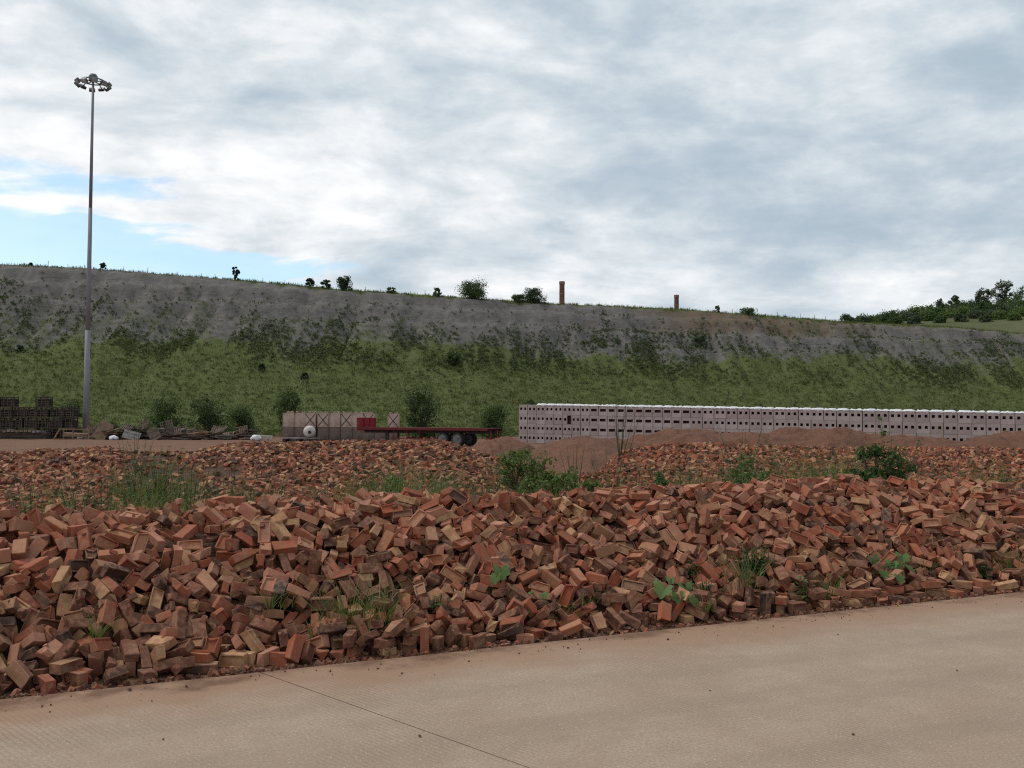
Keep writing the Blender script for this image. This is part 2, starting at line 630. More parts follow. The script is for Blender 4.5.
# crumbs of brick and grit along the verge and a few dark pebbles on the slabs
rng = random.Random(31)
def lump(r, rn, flat=.7):
    vs = []
    for vtx in [(1, 0, 0), (-1, 0, 0), (0, 1, 0), (0, -1, 0), (0, 0, 1), (0, 0, -1), (.7, .7, .3), (-.7, .6, -.2), (.6, -.7, .25), (-.6, -.7, .2)]:
        k = rn.uniform(.65, 1.15) * r
        vs.append(Vector((vtx[0] * k, vtx[1] * k * rn.uniform(.7, 1), vtx[2] * k * flat)))
    bm = bmesh.new()
    for q in vs:
        bm.verts.new(q)
    bmesh.ops.convex_hull(bm, input=bm.verts)
    bmesh.ops.delete(bm, geom=[w for w in bm.verts if not w.link_faces], context='VERTS')
    bm.verts.index_update()
    out = [w.co.copy() for w in bm.verts], [tuple(w.index for w in f.verts) for f in bm.faces]
    bm.free()
    return out
lumps = [lump(1., rng) for _ in range(8)]
mb = MB()
for _ in range(6500):
    s = rng.uniform(-3, 12.5)
    tt = abs(rng.gauss(0, .11)) * (1 if rng.random() < .93 else -2.0) + .02
    r = min(.030, .0035 + rng.expovariate(1 / .0045)) * (1 if tt > 0 else .55)
    p = ROAD_A + U * s + N_ * tt
    z = -.035 if tt > 0 else 0.001
    lv, lf = rng.choice(lumps)
    q = Euler((rng.uniform(0, 6), rng.uniform(0, 6), rng.uniform(0, 6))).to_matrix()
    mb.quad_add([q @ (w * r) + Vector((p.x, p.y, z + r * .4)) for w in lv], lf, rng.choices([0, 1, 2], [.5, .4, .1])[0])
o = mb.build('gravel', [M['soil_red'], M['soil'], BR[1]])
tag(o, 'brick crumbs and red grit strewn along the road edge', 'gravel', kind='stuff')
for k, (px, py, r) in enumerate([(402, 674, .012), (163, 740, .008), (420, 737, .012), (57, 656, .008), (853, 735, .011), (710, 691, .008), (330, 672, .010), (838, 635, .009), (957, 671, .010), (130, 691, .016), (668, 640, .013)]):
    s, tt = on_road(px, py)
    p = ROAD_A + U * s + N_ * tt
    lv, lf = lumps[k % 8]
    o = link('pebble', mesh('pebble', [w * r for w in lv], lf), M['stone'])
    o.location = (p.x, p.y, r * .45)
    o.rotation_euler = (0, 0, k)
    wh = ['near the slab joint', 'close to the road edge', 'out on the open slab'][0 if 250 < px < 460 else (1 if tt > -.7 else 2)]
    tag(o, 'small dark pebble on the concrete %s, %s along the road' % (wh, ordinal([57, 130, 163, 330, 402, 420, 668, 710, 838, 853, 957].index(px))), 'pebble', 'pebbles on the road')

# ------------------------------------------------------------------ the quarry bank
CREST = [(-200, 254), (0, 264), (100, 269), (240, 280), (350, 290), (440, 296), (560, 304), (680, 309), (760, 315), (850, 322), (950, 327), (1024, 334), (1250, 350)]
CT = []
for px, py in CREST:
    q = P(px, py, 1.0)
    CT.append((q.x, q.z - EYE))


def bank_foot(x):
    return 112 + (.28 * (x + 20) if x > -20 else .05 * (x + 20)) + 2.0 * fbm(x, 0, .03, 4.)


def bank_crest_z(x, y):
    return EYE + y * lerp_tab(CT, x / y)


PROF = [(0, 0), (.12, .035), (.30, .17), (.50, .40), (.62, .545), (.75, .715), (.86, .86), (.94, .965), (1.0, 1.0)]


def bank_pt(x, v):
    """v 0 at the foot .. 1 at the crest; beyond 1 the plateau"""
    yf = bank_foot(x)
    yc = yf + 46
    base = ground_z(x, yf) - .15
    zc = bank_crest_z(x, yc)
    if v <= 1:
        y = yf + 46 * v
        z = base + (zc - base) * lerp_tab(PROF, v)
        a = sstep(.05, .5, v) * (1 - sstep(.9, 1., v))
        z += a * (1.5 * fbm(x, y * .35, .05, 7.) + .9 * fbm(x, y * .4, .16, 9., 3) + .45 * fbm(x * 1.2, y * .6, .5, 6., 3))
        g_ = abs(fbm(x * 1.0, y * .12, .22, 21., 3))          # gullies run down the shale
        z -= sstep(.45, .7, v) * (1 - sstep(.93, 1., v)) * (1.3 * max(0, .16 - g_) / .16)
        z += .12 * fbm(x, 3., .45, 2.) * sstep(.9, 1, v)
        # ledges in the shale
        z += sstep(.68, .8, v) * (1 - sstep(.92, .99, v)) * .35 * math.sin(z * 2.1 + 2.5 * fbm(x, z, .08, 1.))
        return Vector((x, y, z))
    y = yc + (v - 1) * 120
    return Vector((x, y, zc - .03 * (y - yc) - .1 + .12 * fbm(x, 3., .45, 2.)))


def bank_cover(x, v, y, z):
    """how much grass and scrub cover the bank here"""
    big_ = fbm(x, y * 1.2, .045, 13., 3)
    small = fbm(x, y, .22, 17., 3)
    if v > 1:
        return 1.
    vv = v - .05 - .06 * sstep(-.4, -.1, x / y) - .07 * sstep(.0, .25, x / y)
    g = 1 - sstep(.40, .64, vv + .17 * big_ + .06 * small)
    g = max(g, .40 * (1 - sstep(.58, .72, vv + .36 * big_ + .25 * small)))
    if x < -20:     # thin weeds climb higher at this end of the bank
        g = max(g, .20 * (1 - sstep(.80, .90, v + .2 * small)))
    g = max(g, sstep(.965, .99, v + .02 * small) * (.45 if x < -45 else .95))
    return g


xs = list(np.arange(-175, 235, 1.15))
vsn = list(np.linspace(0, 1, 66)) + [1.008, 1.03, 1.08, 1.2, 1.5, 2.0]
bv, cov_, soil_ = [], [], []
for x in xs:
    for v in vsn:
        p = bank_pt(x, v)
        bv.append(p)
        cov_.append(bank_cover(x, v, p.y, p.z))
        a = p.x / p.y
        soil_.append(sstep(.11, .2, a) * (1 - sstep(.30, .40, a)) * sstep(.80, .90, v + .12 * fbm(x, p.y, .1, 3.)) + .35 * sstep(.05, .15, a) * sstep(.9, .96, v))
nv_ = len(vsn)
bf = [(i * nv_ + j, (i + 1) * nv_ + j, (i + 1) * nv_ + j + 1, i * nv_ + j + 1) for i in range(len(xs) - 1) for j in range(nv_ - 1)]
bme = mesh('hillside', bv, bf, True)
at = bme.attributes.new('cover', 'FLOAT', 'POINT')
at.data.foreach_set('value', cov_)
at = bme.attributes.new('soil', 'FLOAT', 'POINT')
at.data.foreach_set('value', soil_)
m, t, b = material('shale_and_turf')
tcn = t.new('ShaderNodeTexCoord')
v = tcn.outputs['Object']
cvr = t.attr('cover').outputs['Fac']
sol = t.attr('soil').outputs['Fac']
n1 = t.noise(v, .16, 6, .6)
n2 = t.noise(v, 1.1, 7, .68)
n3 = t.noise(t.vmul(v, (.5, .5, 2.6)), .9, 6, .6)           # bedding
n4 = t.noise(t.vmul(v, (1.4, .35, .35)), .8, 5, .6)         # run-off streaks
rock = t.mix(t.step(n3, .35, .65), (.140, .128, .117), (.106, .097, .089))
rock = t.mix(t.step(n4, .42, .66, 0., .5), rock, (.182, .167, .153))
rock = t.mix(t.step(n2, .35, .7, 0., .55), rock, (.075, .069, .063))
rock = t.mix(t.math('MULTIPLY', sol, t.step(n2, .3, .6, .2, .75)), rock, (.125, .082, .048))
turf = t.mix(t.step(n1, .30, .70), (.084, .100, .029), (.098, .112, .036))
turf = t.mix(t.step(n2, .4, .75, 0., .2), turf, (.070, .082, .028))
ce = t.math('ADD', cvr, t.math('MULTIPLY', t.math('SUBTRACT', n2, .5), 1.1))
t.put(b.inputs['Base Color'], t.mix(t.step(ce, .35, .62), rock, turf))
b.inputs['Roughness'].default_value = .95
bump(t, b, t.math('ADD', n2, t.math('MULTIPLY', n3, .6)), .5, .35)
bo = link('hillside', bme, m)
tag(bo, 'long quarry bank, grey shale above and rough grass below', 'hillside', kind='structure')

# grass and scrub on the bank -------------------------------------------------
rs = np.random.RandomState(4)


def blades(C, n_per, h, spread, wid, rs, lean=.35):
    """tufts of n_per triangular blades at points C (n,3); h (n,) heights"""
    n0 = len(C)
    C = np.repeat(C, n_per, 0)
    H = np.repeat(h, n_per) * rs.uniform(.55, 1.1, n0 * n_per)
    off = rs.normal(0, 1, (len(C), 2)) * np.repeat(np.broadcast_to(spread, n0), n_per)[:, None]
    base = C.copy()
    base[:, :2] += off
    a = rs.uniform(0, 2 * np.pi, len(C))
    wv_ = np.repeat(np.broadcast_to(wid, n0), n_per) * rs.uniform(.6, 1.3, len(C))
    dx = np.stack([np.cos(a) * wv_, np.sin(a) * wv_, np.zeros(len(C))], 1)
    tip = base + np.concatenate([rs.normal(0, lean, (len(C), 2)) * H[:, None], H[:, None]], 1)
    V = np.stack([base - dx, base + dx, tip], 1).reshape(-1, 3)
    Fa = np.arange(len(V)).reshape(-1, 3)
    return V, Fa


gp, gh, sp_, sh = [], [], [], []
rr_ = random.Random(9)
for _ in range(80000):
    a = rr_.uniform(-.62, .64)
    v = rr_.uniform(0, 1.004)
    x = a * (135 + 25 * v + a * 25)
    p = bank_pt(x, min(v, 1.))
    cv = bank_cover(x, v, p.y, p.z)
    r = rr_.random()
    if r < cv * 1.0:
        gp.append(p)
        gh.append(rr_.uniform(.16, .38) * (1.4 if v > .96 else 1))
for _ in range(60000):
    a = rr_.uniform(-.62, .64)
    v = rr_.uniform(.30, .95)
    x = a * (135 + 25 * v + a * 25)
    p = bank_pt(x, v)
    den_ = fbm(x, p.y, .16, 29., 3) + .6 * fbm(x, p.y, .05, 13., 2)
    band = sstep(.46, .60, v) * (1 - sstep(.64, .92, v - .06 * sstep(.0, .25, a) + .35 * fbm(x, p.y, .045, 13., 3)))
    if rr_.random() < (.72 * band * sstep(-.3, .35, den_)) + .025 * (1 - sstep(.85, .95, v)):
        sp_.append(p)
        sh.append(rr_.uniform(.22, .62) * (2.2 if rr_.random() < .05 else 1))
V, Fa = blades(np.array(gp), 5, np.array(gh), .22, .045, rs)
tag(link('hillside_grass', mesh_np('hillside_grass', V, Fa), M['grass_hill']), 'rough olive grass covering the quarry bank', 'grass', kind='stuff')
print('grass', len(gp), 'scrub', len(sp_))


def leaf_cloud(C, rad, n_per, size, rs, flat=.8):
    """n_per leaf quads around each centre C within an ellipsoid of radius rad (n,)"""
    k = len(C) * n_per
    d = rs.normal(0, 1, (k, 3))
    d /= np.linalg.norm(d, axis=1)[:, None]
    rr = rs.uniform(.15, 1, k) ** .5
    ctr = np.repeat(C, n_per, 0) + d * (rr * np.repeat(rad, n_per))[:, None] * np.array([1, 1, flat])
    nrm = d * .6 + rs.normal(0, .6, (k, 3)) + np.array([0, 0, .35])
    nrm /= np.linalg.norm(nrm, axis=1)[:, None]
    tv = rs.normal(0, 1, (k, 3))
    ax = np.cross(nrm, tv)
    ax /= np.linalg.norm(ax, axis=1)[:, None]
    ay = np.cross(nrm, ax)
    s = (np.repeat(np.broadcast_to(size, len(C)), n_per) * rs.uniform(.6, 1.35, k))[:, None]
    V = np.stack([ctr - ax * s, ctr - ay * s * .5, ctr + ax * s, ctr + ay * s * .5], 1).reshape(-1, 3)
    return V, np.arange(k * 4).reshape(-1, 4)


C = np.array(sp_)
sh = np.array(sh)
C[:, 2] += sh * .4
V, Fa = leaf_cloud(C, sh * .62, 16, .09 + .05 * sh, rs)
tag(link('hillside_scrub', mesh_np('hillside_scrub', V, Fa), M['scrub']), 'dark green scrub scattered over the grey shale of the bank', 'scrub', kind='stuff')

# ------------------------------------------------------------------ wooded ridge behind the bank
RT = [(600, 345), (760, 330), (840, 321.5), (880, 319), (950, 315), (1024, 311), (1100, 305), (1300, 300)]
RTT = [(P(px, py, 1.).x, P(px, py, 1.).z - EYE) for px, py in RT]


def ridge_pt(x, y):
    a = x / y
    zc = EYE + 255 * lerp_tab(RTT, a)
    f = (y - 255) / 50.
    return Vector((x, y, zc - 9.0 * (max(0, -f) ** 1.2) - 1.5 * max(0, f) + .8 * fbm(x, y, .05, 3.)))


rx = np.arange(20, 260, 3.)
ry = np.arange(190, 330, 3.5)
rv = [ridge_pt(x, y) for x in rx for y in ry]
nr = len(ry)
rf = [(i * nr + j, (i + 1) * nr + j, (i + 1) * nr + j + 1, i * nr + j + 1) for i in range(len(rx) - 1) for j in range(nr - 1)]
M['ridge'] = simple('ridge_turf', (.065, .075, .024), (.09, .088, .035), .12, .95)
tag(link('hill', mesh('hill', rv, rf, True), M['ridge']), 'grassy ridge rising behind the bank under the trees', 'hill', kind='structure')

# ------------------------------------------------------------------ trees and bushes
def tree(name, label, cat, base, w, h, n_leaf, leaf, mat, seed, lobes=7, trunk=.35, tall=False, group=None, sparse=1.):
    """w crown width, h total height; trunk = share of the height that is bare"""
    rn = random.Random(seed)
    rsn = np.random.RandomState(seed)
    root = empty(name, base)
    tr = MB()
    hub = Vector((0, 0, h * trunk))
    r0 = max(.03, h * .022)
    tr.tube([(0, 0, -.3), hub * .6 + Vector((rn.uniform(-.05, .05) * h, 0, 0)), hub], [r0 * 1.3, r0, r0 * .8], 6)
    C, rad = [], []
    lobes = int(lobes * 1.8)
    for i in range(lobes):
        f = (i + .5) / lobes
        a = i * 2.4 + rn.uniform(-.5, .5)
        zz = h * (trunk + (1 - trunk) * (rn.uniform(.15, .85) if not tall else f * .9))
        env = math.sin(math.pi * min(.97, max(.1, (zz / h - trunk * .6) / (1 - trunk * .6)))) ** .7
        if trunk < .1 and not tall:      # bushes are domes that sit on the ground
            zz = h * rn.uniform(.06, .84)
            env = math.sqrt(1 - (zz / h) ** 2)
        rr = w * .5 * env * rn.uniform(.25, .80)
        c = Vector((math.cos(a) * rr, math.sin(a) * rr, zz))
        lr = w * rn.uniform(.07, .20) * sparse * (1.25 if not tall else .95)
        C.append(c)
        rad.append(lr)
        tr.tube([hub * rn.uniform(.5, 1), (hub + c) / 2 + Vector((0, 0, h * .03)), c, c + (c - hub).normalized() * lr * .7], [r0 * .6, r0 * .4, r0 * .25, r0 * .1], 5)
    tr.build('trunk', M['bark'], root)
    per = max(30, n_leaf // lobes)
    V, Fa = leaf_cloud(np.array([tuple(c) for c in C]), np.array(rad), per, leaf, rsn, .85)
    # stray twigs break the outline
    k = max(3, lobes // 2)
    C2 = np.array([tuple(C[rn.randrange(lobes)] + Vector((rn.gauss(0, 1), rn.gauss(0, 1), rn.gauss(.1, .8))) * w * .10) for _ in range(k)])
    V2, F2 = leaf_cloud(C2, np.full(k, w * .08), per // 3 + 4, leaf, rsn)
    V = np.concatenate([V, V2])
    Fa = np.concatenate([Fa, F2 + len(V) - len(V2)])
    V[:, 2] = np.maximum(V[:, 2], .02)
    link('crown', mesh_np('crown', V, Fa), M[mat], root)
    return tag(root, label, cat, group)


def on_bank_crest(px):
    x = P(px, 300, 158).x
    for _ in range(6):
        yc = bank_foot(x) + 46
        x = P(px, 300, yc).x
    return bank_pt(x, 1.0)


def at_bank_foot(px, dv=0.):
    x = P(px, 420, 110).x
    for _ in range(6):
        x = P(px, 420, bank_foot(x) + 46 * dv).x
    return bank_pt(x, dv)


G_CREST = 'shrubs along the bank crest'
# on the crest: px, width px, height px
for i, (px, wp, hp, lab, sparse, mt) in enumerate([
        (102, 8, 7, 'tiny shrub on the bank crest just beside the light mast', .8, 'leaf_dark'),
        (30, 5, 3, 'low tuft of shrub at the bald end of the bank crest', .8, 'leaf_dark'),
        (235, 12, 15, 'thin spiky young tree standing alone on the bank crest', .6, 'leaf_dark'),
        (310, 12, 9, 'small round shrub on the crest, first of a loose trio', .9, 'leaf_dark'),
        (326, 14, 10, 'straggly open shrub on the crest, middle of a loose trio', .55, 'leaf_dark'),
        (343, 19, 13, 'fuller dark shrub on the crest, last of a loose trio', 1.05, 'leaf_dark'),
        (391, 12, 5, 'low flat bush barely rising above the crest grass', .9, 'leaf_mid'),
        (437, 9, 9, 'small upright shrub on the crest beside the big rounded bush', .9, 'leaf_mid'),
        (473, 34, 17, 'big rounded green bush on the bank crest', 1.2, 'leaf_mid'),
        (518, 16, 8, 'low pale bush on the crest touching a taller dark one', .9, 'leaf_mid'),
        (533, 27, 14, 'dark bush on the crest just beside the taller chimney', 1.2, 'leaf_dark'),
        (717, 9, 7, 'wispy bare shrub on the crest past the shorter chimney', .45, 'leaf_grey'),
        (748, 22, 6, 'low wide green bush on the crest past the chimneys', .9, 'leaf_mid'),
        ]):
    p = on_bank_crest(px)
    k = p.y / F
    tree('shrub', lab, 'shrub', (p.x, p.y, p.z - .25), wp * k, hp * k + .3, int(500 + wp * hp * 9), .115, mt, 100 + i, lobes=max(8, int(wp / 1.7)), trunk=.04, group=G_CREST, sparse=sparse * 1.1)

# at the foot of the bank
for i, (px, top, wp, Yd, lab, mt, tall) in enumerate([
        (68, 398, 26, 104, 'dark bush half hidden behind the stacked timber crates', 'leaf_dark', False),
        (165, 391, 34, 104, 'feathery green bush behind the scrap timber near the mast', 'leaf_mid', False),
        (208, 396, 38, 103, 'dense dark green bush behind the scrap timber', 'leaf_dark', False),
        (241, 407, 26, 102, 'loose green bush at the far end of the scrap timber', 'leaf_mid', False),
        (288, 387, 24, 108, 'tall feathery bush behind the cross-strapped packs', 'leaf_mid', True),
        (421, 388, 36, 99, 'tall dark conical bush behind the red trailer deck', 'leaf_dark', True),
        (492, 404, 30, 104, 'light green weedy bush past the tail of the trailer', 'leaf_mid', False),
        (532, 396, 16, 118, 'small bush on the grass above the end of the long pack wall', 'leaf_mid', False),
        (110, 422, 16, 99, 'small light green bush beside the foot of the light mast', 'leaf_mid', False),
        ]):
    q = P(px, 435, Yd)
    gz = ground_z(q.x, Yd)
    yf = bank_foot(q.x)
    if Yd > yf:
        gz = bank_pt(q.x, (Yd - yf) / 46).z
    topz = P(px, top, Yd).z
    tree('bush', lab, 'bush', (q.x, Yd, gz - .1), wp * Yd / F * 1.15, topz - gz + .1, 4200 if not tall else 4600, .10, mt, 200 + i, lobes=16 if tall else 14, trunk=.03, tall=tall, group='bushes at the foot of the bank', sparse=1.75)
# shrubs on the slope
for i, (px, py, hp, lab) in enumerate([
        (452, 364, 14, 'dark bush on the slope below a patch of bare shale'),
        (305, 378, 7, 'small dark bush low on the grassy slope above the cross-strapped packs'),
        (262, 370, 8, 'low grey-green bush on the grassy slope'),
        (700, 345, 12, 'rounded green bush high on the slope below the shorter chimney'),
        (20, 352, 9, 'low bush on the slope above the timber crates'),
        ]):
    best = None
    for k in range(100):
        v = k / 100
        q = P(px, py, 150)
        x = q.x
        for _ in range(4):
            w_ = bank_pt(x, v)
            x = P(px, py, w_.y).x
        e = abs(P(px, py, w_.y).z - w_.z)
        if best is None or e < best[0]:
            best = (e, w_)
    w_ = best[1]
    k = w_.y / F
    tree('bush', lab, 'bush', (w_.x, w_.y, w_.z - .2), hp * 1.3 * k, hp * k, 700, .13, 'leaf_dark', 300 + i, lobes=8, trunk=.08, group='bushes on the bank')

# ridge trees: px, top py, width px, depth, kind
rt = [
    (848, 315, 12, 232), (862, 316, 14, 236), (876, 315, 14, 240), (890, 313, 15, 244), (904, 311, 14, 246), (917, 307, 14, 250),
    (929, 305, 13, 252), (941, 299, 13, 255), (955, 295, 9, 256), (962, 303, 14, 254), (973, 299, 16, 250), (984, 288, 17, 248),
    (1003, 279, 19, 250), (1021, 285, 18, 254), (1040, 284, 20, 256), (993, 302, 18, 240), (1011, 305, 20, 238), (948, 310, 14, 238), (930, 312, 14, 234),
    (975, 311, 14, 232), (1022, 312, 18, 230), (895, 317, 12, 228), (915, 316, 10, 226), (1058, 290, 22, 250), (1075, 286, 22, 252), (960, 314, 9, 226), (1000, 315, 12, 226), (882, 317, 12, 232), (908, 314, 14, 236), (924, 314, 14, 240), (937, 309, 15, 246), (952, 306, 15, 248), (966, 307, 16, 244), (980, 303, 18, 244), (988, 312, 15, 230), (1012, 298, 20, 246), (1030, 300, 20, 244), (985, 318, 9, 222), (1014, 320, 10, 220), (940, 316, 9, 224)]
TALL = {(955, 295), (984, 288), (1003, 279), (1021, 287), (1040, 284)}
rank = {q: i for i, q in enumerate(sorted(rt))}
for i, q in enumerate(rt):
    px, top, wp, Yd = q
    g = P(px, 315, Yd)
    gz = ridge_pt(g.x, Yd).z
    hgt = max(1.6, P(px, top, Yd).z - gz)
    tl = (px, top) in TALL
    mt = ['leaf_mid', 'leaf_grey', 'leaf_weed'][i % 3] if not tl else 'leaf_grey'
    if tl:
        lab = {955: 'slim dark tree standing up from the low scrub of the ridge', 984: 'tall feathery tree on the ridge, shorter of the tall pair',
               1003: 'tallest feathery tree on the wooded ridge', 1021: 'tall tree on the ridge just past the tallest one', 1040: 'tall tree at the outer end of the wooded ridge'}[px]
    else:
        lab = '%s tree of the low wood on the ridge, %s along from the chimney side' % (['dark green', 'grey-green', 'light green'][i % 3], ordinal(rank[q]))
    tree('ridge_tree', lab, 'tree', (g.x, Yd, gz - .3), wp * Yd / F * 1.45, hgt + .3, 1500 if not tl else 2200, .24, mt, 400 + i, lobes=10 if not tl else 14, trunk=.03 if not tl else .10, tall=tl, group='trees on the ridge', sparse=1.5 if not tl else 1.15)

# ------------------------------------------------------------------ fence posts along the crest
pp = [-20, 27, 46, 66, 83, 122, 146, 176, 200, 214, 262, 284, 365, 380, 410, 425, 600, 612, 690, 733, 778, 786, 801, 815, 826]
for i, px in enumerate(pp):
    p = on_bank_crest(px)
    rn = random.Random(i)
    mb = MB()
    h = rn.uniform(.55, .95)
    mb.tube([(0, 0, -.3), (rn.uniform(-.05, .05), 0, h)], [.045, .035], 6)
    o = mb.build('fence_post', M['post'])
    o.location = (p.x, p.y + .4, p.z - .05)
    tag(o, 'thin weathered post on the bank crest, %s counting from the mast end' % ordinal(i), 'post', 'fence posts along the crest')

# ------------------------------------------------------------------ two brick chimneys beyond the crest
def chimney(px, top, wpx, Yd, lab):
    q = P(px, top, Yd)
    base = on_bank_crest(px).z - .03 * (Yd - bank_foot(q.x) - 46) - .5
    r = wpx * Yd / F / 2
    root = empty('chimney', (q.x, Yd, base))
    h = q.z - base
    sh_ = MB()
    sh_.tube([(0, 0, 0), (0, 0, h * .93)], [r * 1.06, r], 20)
    sh_.build('shaft', M['chimney'], root, False)
    for k, (z0, z1, rr) in enumerate([(h * .93, h, r * 1.12), (h * .70, h * .72, r * 1.07), (h * .5, h * .515, r * 1.07)]):
        c_ = MB()
        c_.tube([(0, 0, z0 + .002), (0, 0, z1)], [rr, rr], 20)
        c_.build('cap' if k == 0 else 'band', M['cap'], root)
    tag(root, lab, 'chimney', 'chimneys beyond the bank')
chimney(562, 281.5, 5.2, 190, 'taller brick chimney rising behind the bank crest')
chimney(676.5, 295, 4.6, 196, 'shorter brick chimney rising behind the bank crest')

# ------------------------------------------------------------------ light mast
def mast():
    Yd = 95.
    b_ = P(85.5, 438, Yd)
    tp = P(94, 80, Yd)
    gz = ground_z(b_.x, Yd)
    H = tp.z - gz
    root = empty('light_mast', (b_.x, Yd, gz))
    rad = lambda f: .30 - .19 * f
    cuts = [0, .30, .64, 1.0]
    for a, c in zip(cuts, cuts[1:]):
        s_ = MB()
        k = .93 if a > 0 else 1.
        s_.tube([(0, 0, H * a - (.25 if a else .1)), (0, 0, H * c)], [rad(a) * k, rad(c)], 12)
        s_.build('pole_section', M['metal'], root, True)
    s_ = MB()
    s_.tube([(0, 0, -.05), (0, 0, .12)], [.62, .62], 14)
    s_.build('base_flange', M['metal'], root)
    s_ = MB()
    s_.box((.28, -.21, .95), (.16, .16, .55))
    s_.build('access_door', M['metal'], root)
    fr = MB()
    for k in range(20):
        a, c = 2 * math.pi * k / 20, 2 * math.pi * (k + 1) / 20
        fr.bar((1.1 * math.cos(a), 1.1 * math.sin(a), H - .12), (1.1 * math.cos(c), 1.1 * math.sin(c), H - .12), .10)
    for k in range(5):
        a = 2 * math.pi * k / 5
        fr.bar((0, 0, H - .12), (1.1 * math.cos(a), 1.1 * math.sin(a), H - .12), .09)
    fr.build('head_frame', M['lamp'], root)
    cp_ = MB()
    cp_.tube([(0, 0, H - .1), (0, 0, H + .35), (0, 0, H + .55)], [.42, .42, .30], 12)
    cp_.build('head_cap', M['lamp'], root)
    for k in range(10):
        a = 2 * math.pi * k / 10 + .15
        d = Vector((math.cos(a), math.sin(a), 0))
        q = Vector((d.x, d.y, -1.15)).to_track_quat('X', 'Z')
        c0 = d * 1.48 + Vector((0, 0, H - .42 - .12 * (k % 2)))
        l_ = MB()
        l_.box(c0, (.24, .56, .46), q.to_euler())
        l_.bar(d * 1.1 + Vector((0, 0, H - .12)), c0, .07)
        fl = l_.build('floodlight', M['lamp'], root)
        g_ = MB()
        g_.box(c0 + q @ Vector((.14, 0, 0)), (.03, .48, .38), q.to_euler())
        g_.build('lens', M['glass'], fl)
    tag(root, 'tall grey steel light mast with a ring of floodlights', 'light mast')
mast()


# ------------------------------------------------------------------ brick packs
def pack_mesh(name, w, h, d, holes, mats, rough=.012, seed=0):
    """strapped pack; holes = list of (x0, x1, z0, z1) fork openings seen on the front (-Y) face, 0.35 deep"""
    rn = random.Random(seed)
    xs_ = sorted({-w / 2, w / 2, *[q for hh in holes for q in hh[:2]]})
    zs_ = sorted({0, h, *[q for hh in holes for q in hh[2:]]})
    mb = MB()
    def inhole(x, z):
        return any(a < x < b_ and c_ < z < e for a, b_, c_, e in holes)
    y0 = -d / 2
    for x0, x1 in zip(xs_, xs_[1:]):
        for z0, z1 in zip(zs_, zs_[1:]):
            if not inhole((x0 + x1) / 2, (z0 + z1) / 2):
                mb.quad_add([(x0, y0, z0), (x1, y0, z0), (x1, y0, z1), (x0, y0, z1)], [(0, 1, 2, 3)])
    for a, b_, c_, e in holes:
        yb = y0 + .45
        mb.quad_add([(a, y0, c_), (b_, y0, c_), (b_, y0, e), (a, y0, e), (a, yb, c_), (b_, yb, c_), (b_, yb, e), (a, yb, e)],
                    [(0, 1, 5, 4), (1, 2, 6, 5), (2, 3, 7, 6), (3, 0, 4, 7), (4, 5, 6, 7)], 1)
    X, Y_ = w / 2, d / 2
    mb.quad_add([(-X, y0, 0), (X, y0, 0), (X, Y_, 0), (-X, Y_, 0), (-X, y0, h), (X, y0, h), (X, Y_, h), (-X, Y_, h)],
                [(4, 5, 6, 7), (3, 2, 1, 0), (1, 2, 6, 5), (2, 3, 7, 6), (3, 0, 4, 7)])
    me = mesh(name, mb.v, mb.f)
    for m_ in mats:
        me.materials.append(m_)
    me.polygons.foreach_set('material_index', mb.mi)
    return me


PH = .80
def hole2(w):
    return [(-w * .36, -w * .13, .34, .55), (w * .13, w * .36, .34, .55)]
def hole1(w):
    return [(-w * .34, w * .34, .33, .55)]
PA = [pack_mesh('brick_pack', .76, PH, .95, hole2(.76), [m_, M['pack_red_hole_shade']]) for m_ in (M['pack'], M['pack_b'])]
PB = [pack_mesh('brick_pack', .735, PH, .95, hole1(.735), [m_, M['pack_red_hole_shade']]) for m_ in (M['pack'], M['pack_b'])]
PC = [pack_mesh('brick_pack', .885, PH, .95, hole2(.885), [m_, M['pack_red_hole_shade']]) for m_ in (M['pack'], M['pack_b'])]
PRED = pack_mesh('brick_pack', .76, PH, .95, [(-.28, -.08, .33, .55), (.0, .34, .04, .76)], [M['pack'], M['pack_red_hole_shade']])


def sheet_mesh(seed, w):
    rn = random.Random(seed)
    vs, fs = [], []
    nx, ny_ = 6, 4
    for i in range(nx + 1):
        for j in range(ny_ + 1):
            edge = i in (0, nx) or j in (0, ny_)
            vs.append(((i / nx - .5) * (w + .04), (j / ny_ - .5) * 1.0, (-.10 if edge else .03) + rn.uniform(-.02, .09)))
    for i in range(nx):
        for j in range(ny_):
            a = i * (ny_ + 1) + j
            fs.append((a, a + ny_ + 1, a + ny_ + 2, a + 1))
    # closed underneath so that the sheet has thickness
    k = len(vs)
    vs += [(x, y, z - .012) for x, y, z in vs]
    fs += [tuple(k + q for q in f[::-1]) for f in fs]
    me = mesh('plastic_sheet', vs, fs, True)
    me.materials.append(M['white'])
    return me
SHEETS = [sheet_mesh(i, .86) for i in range(6)]

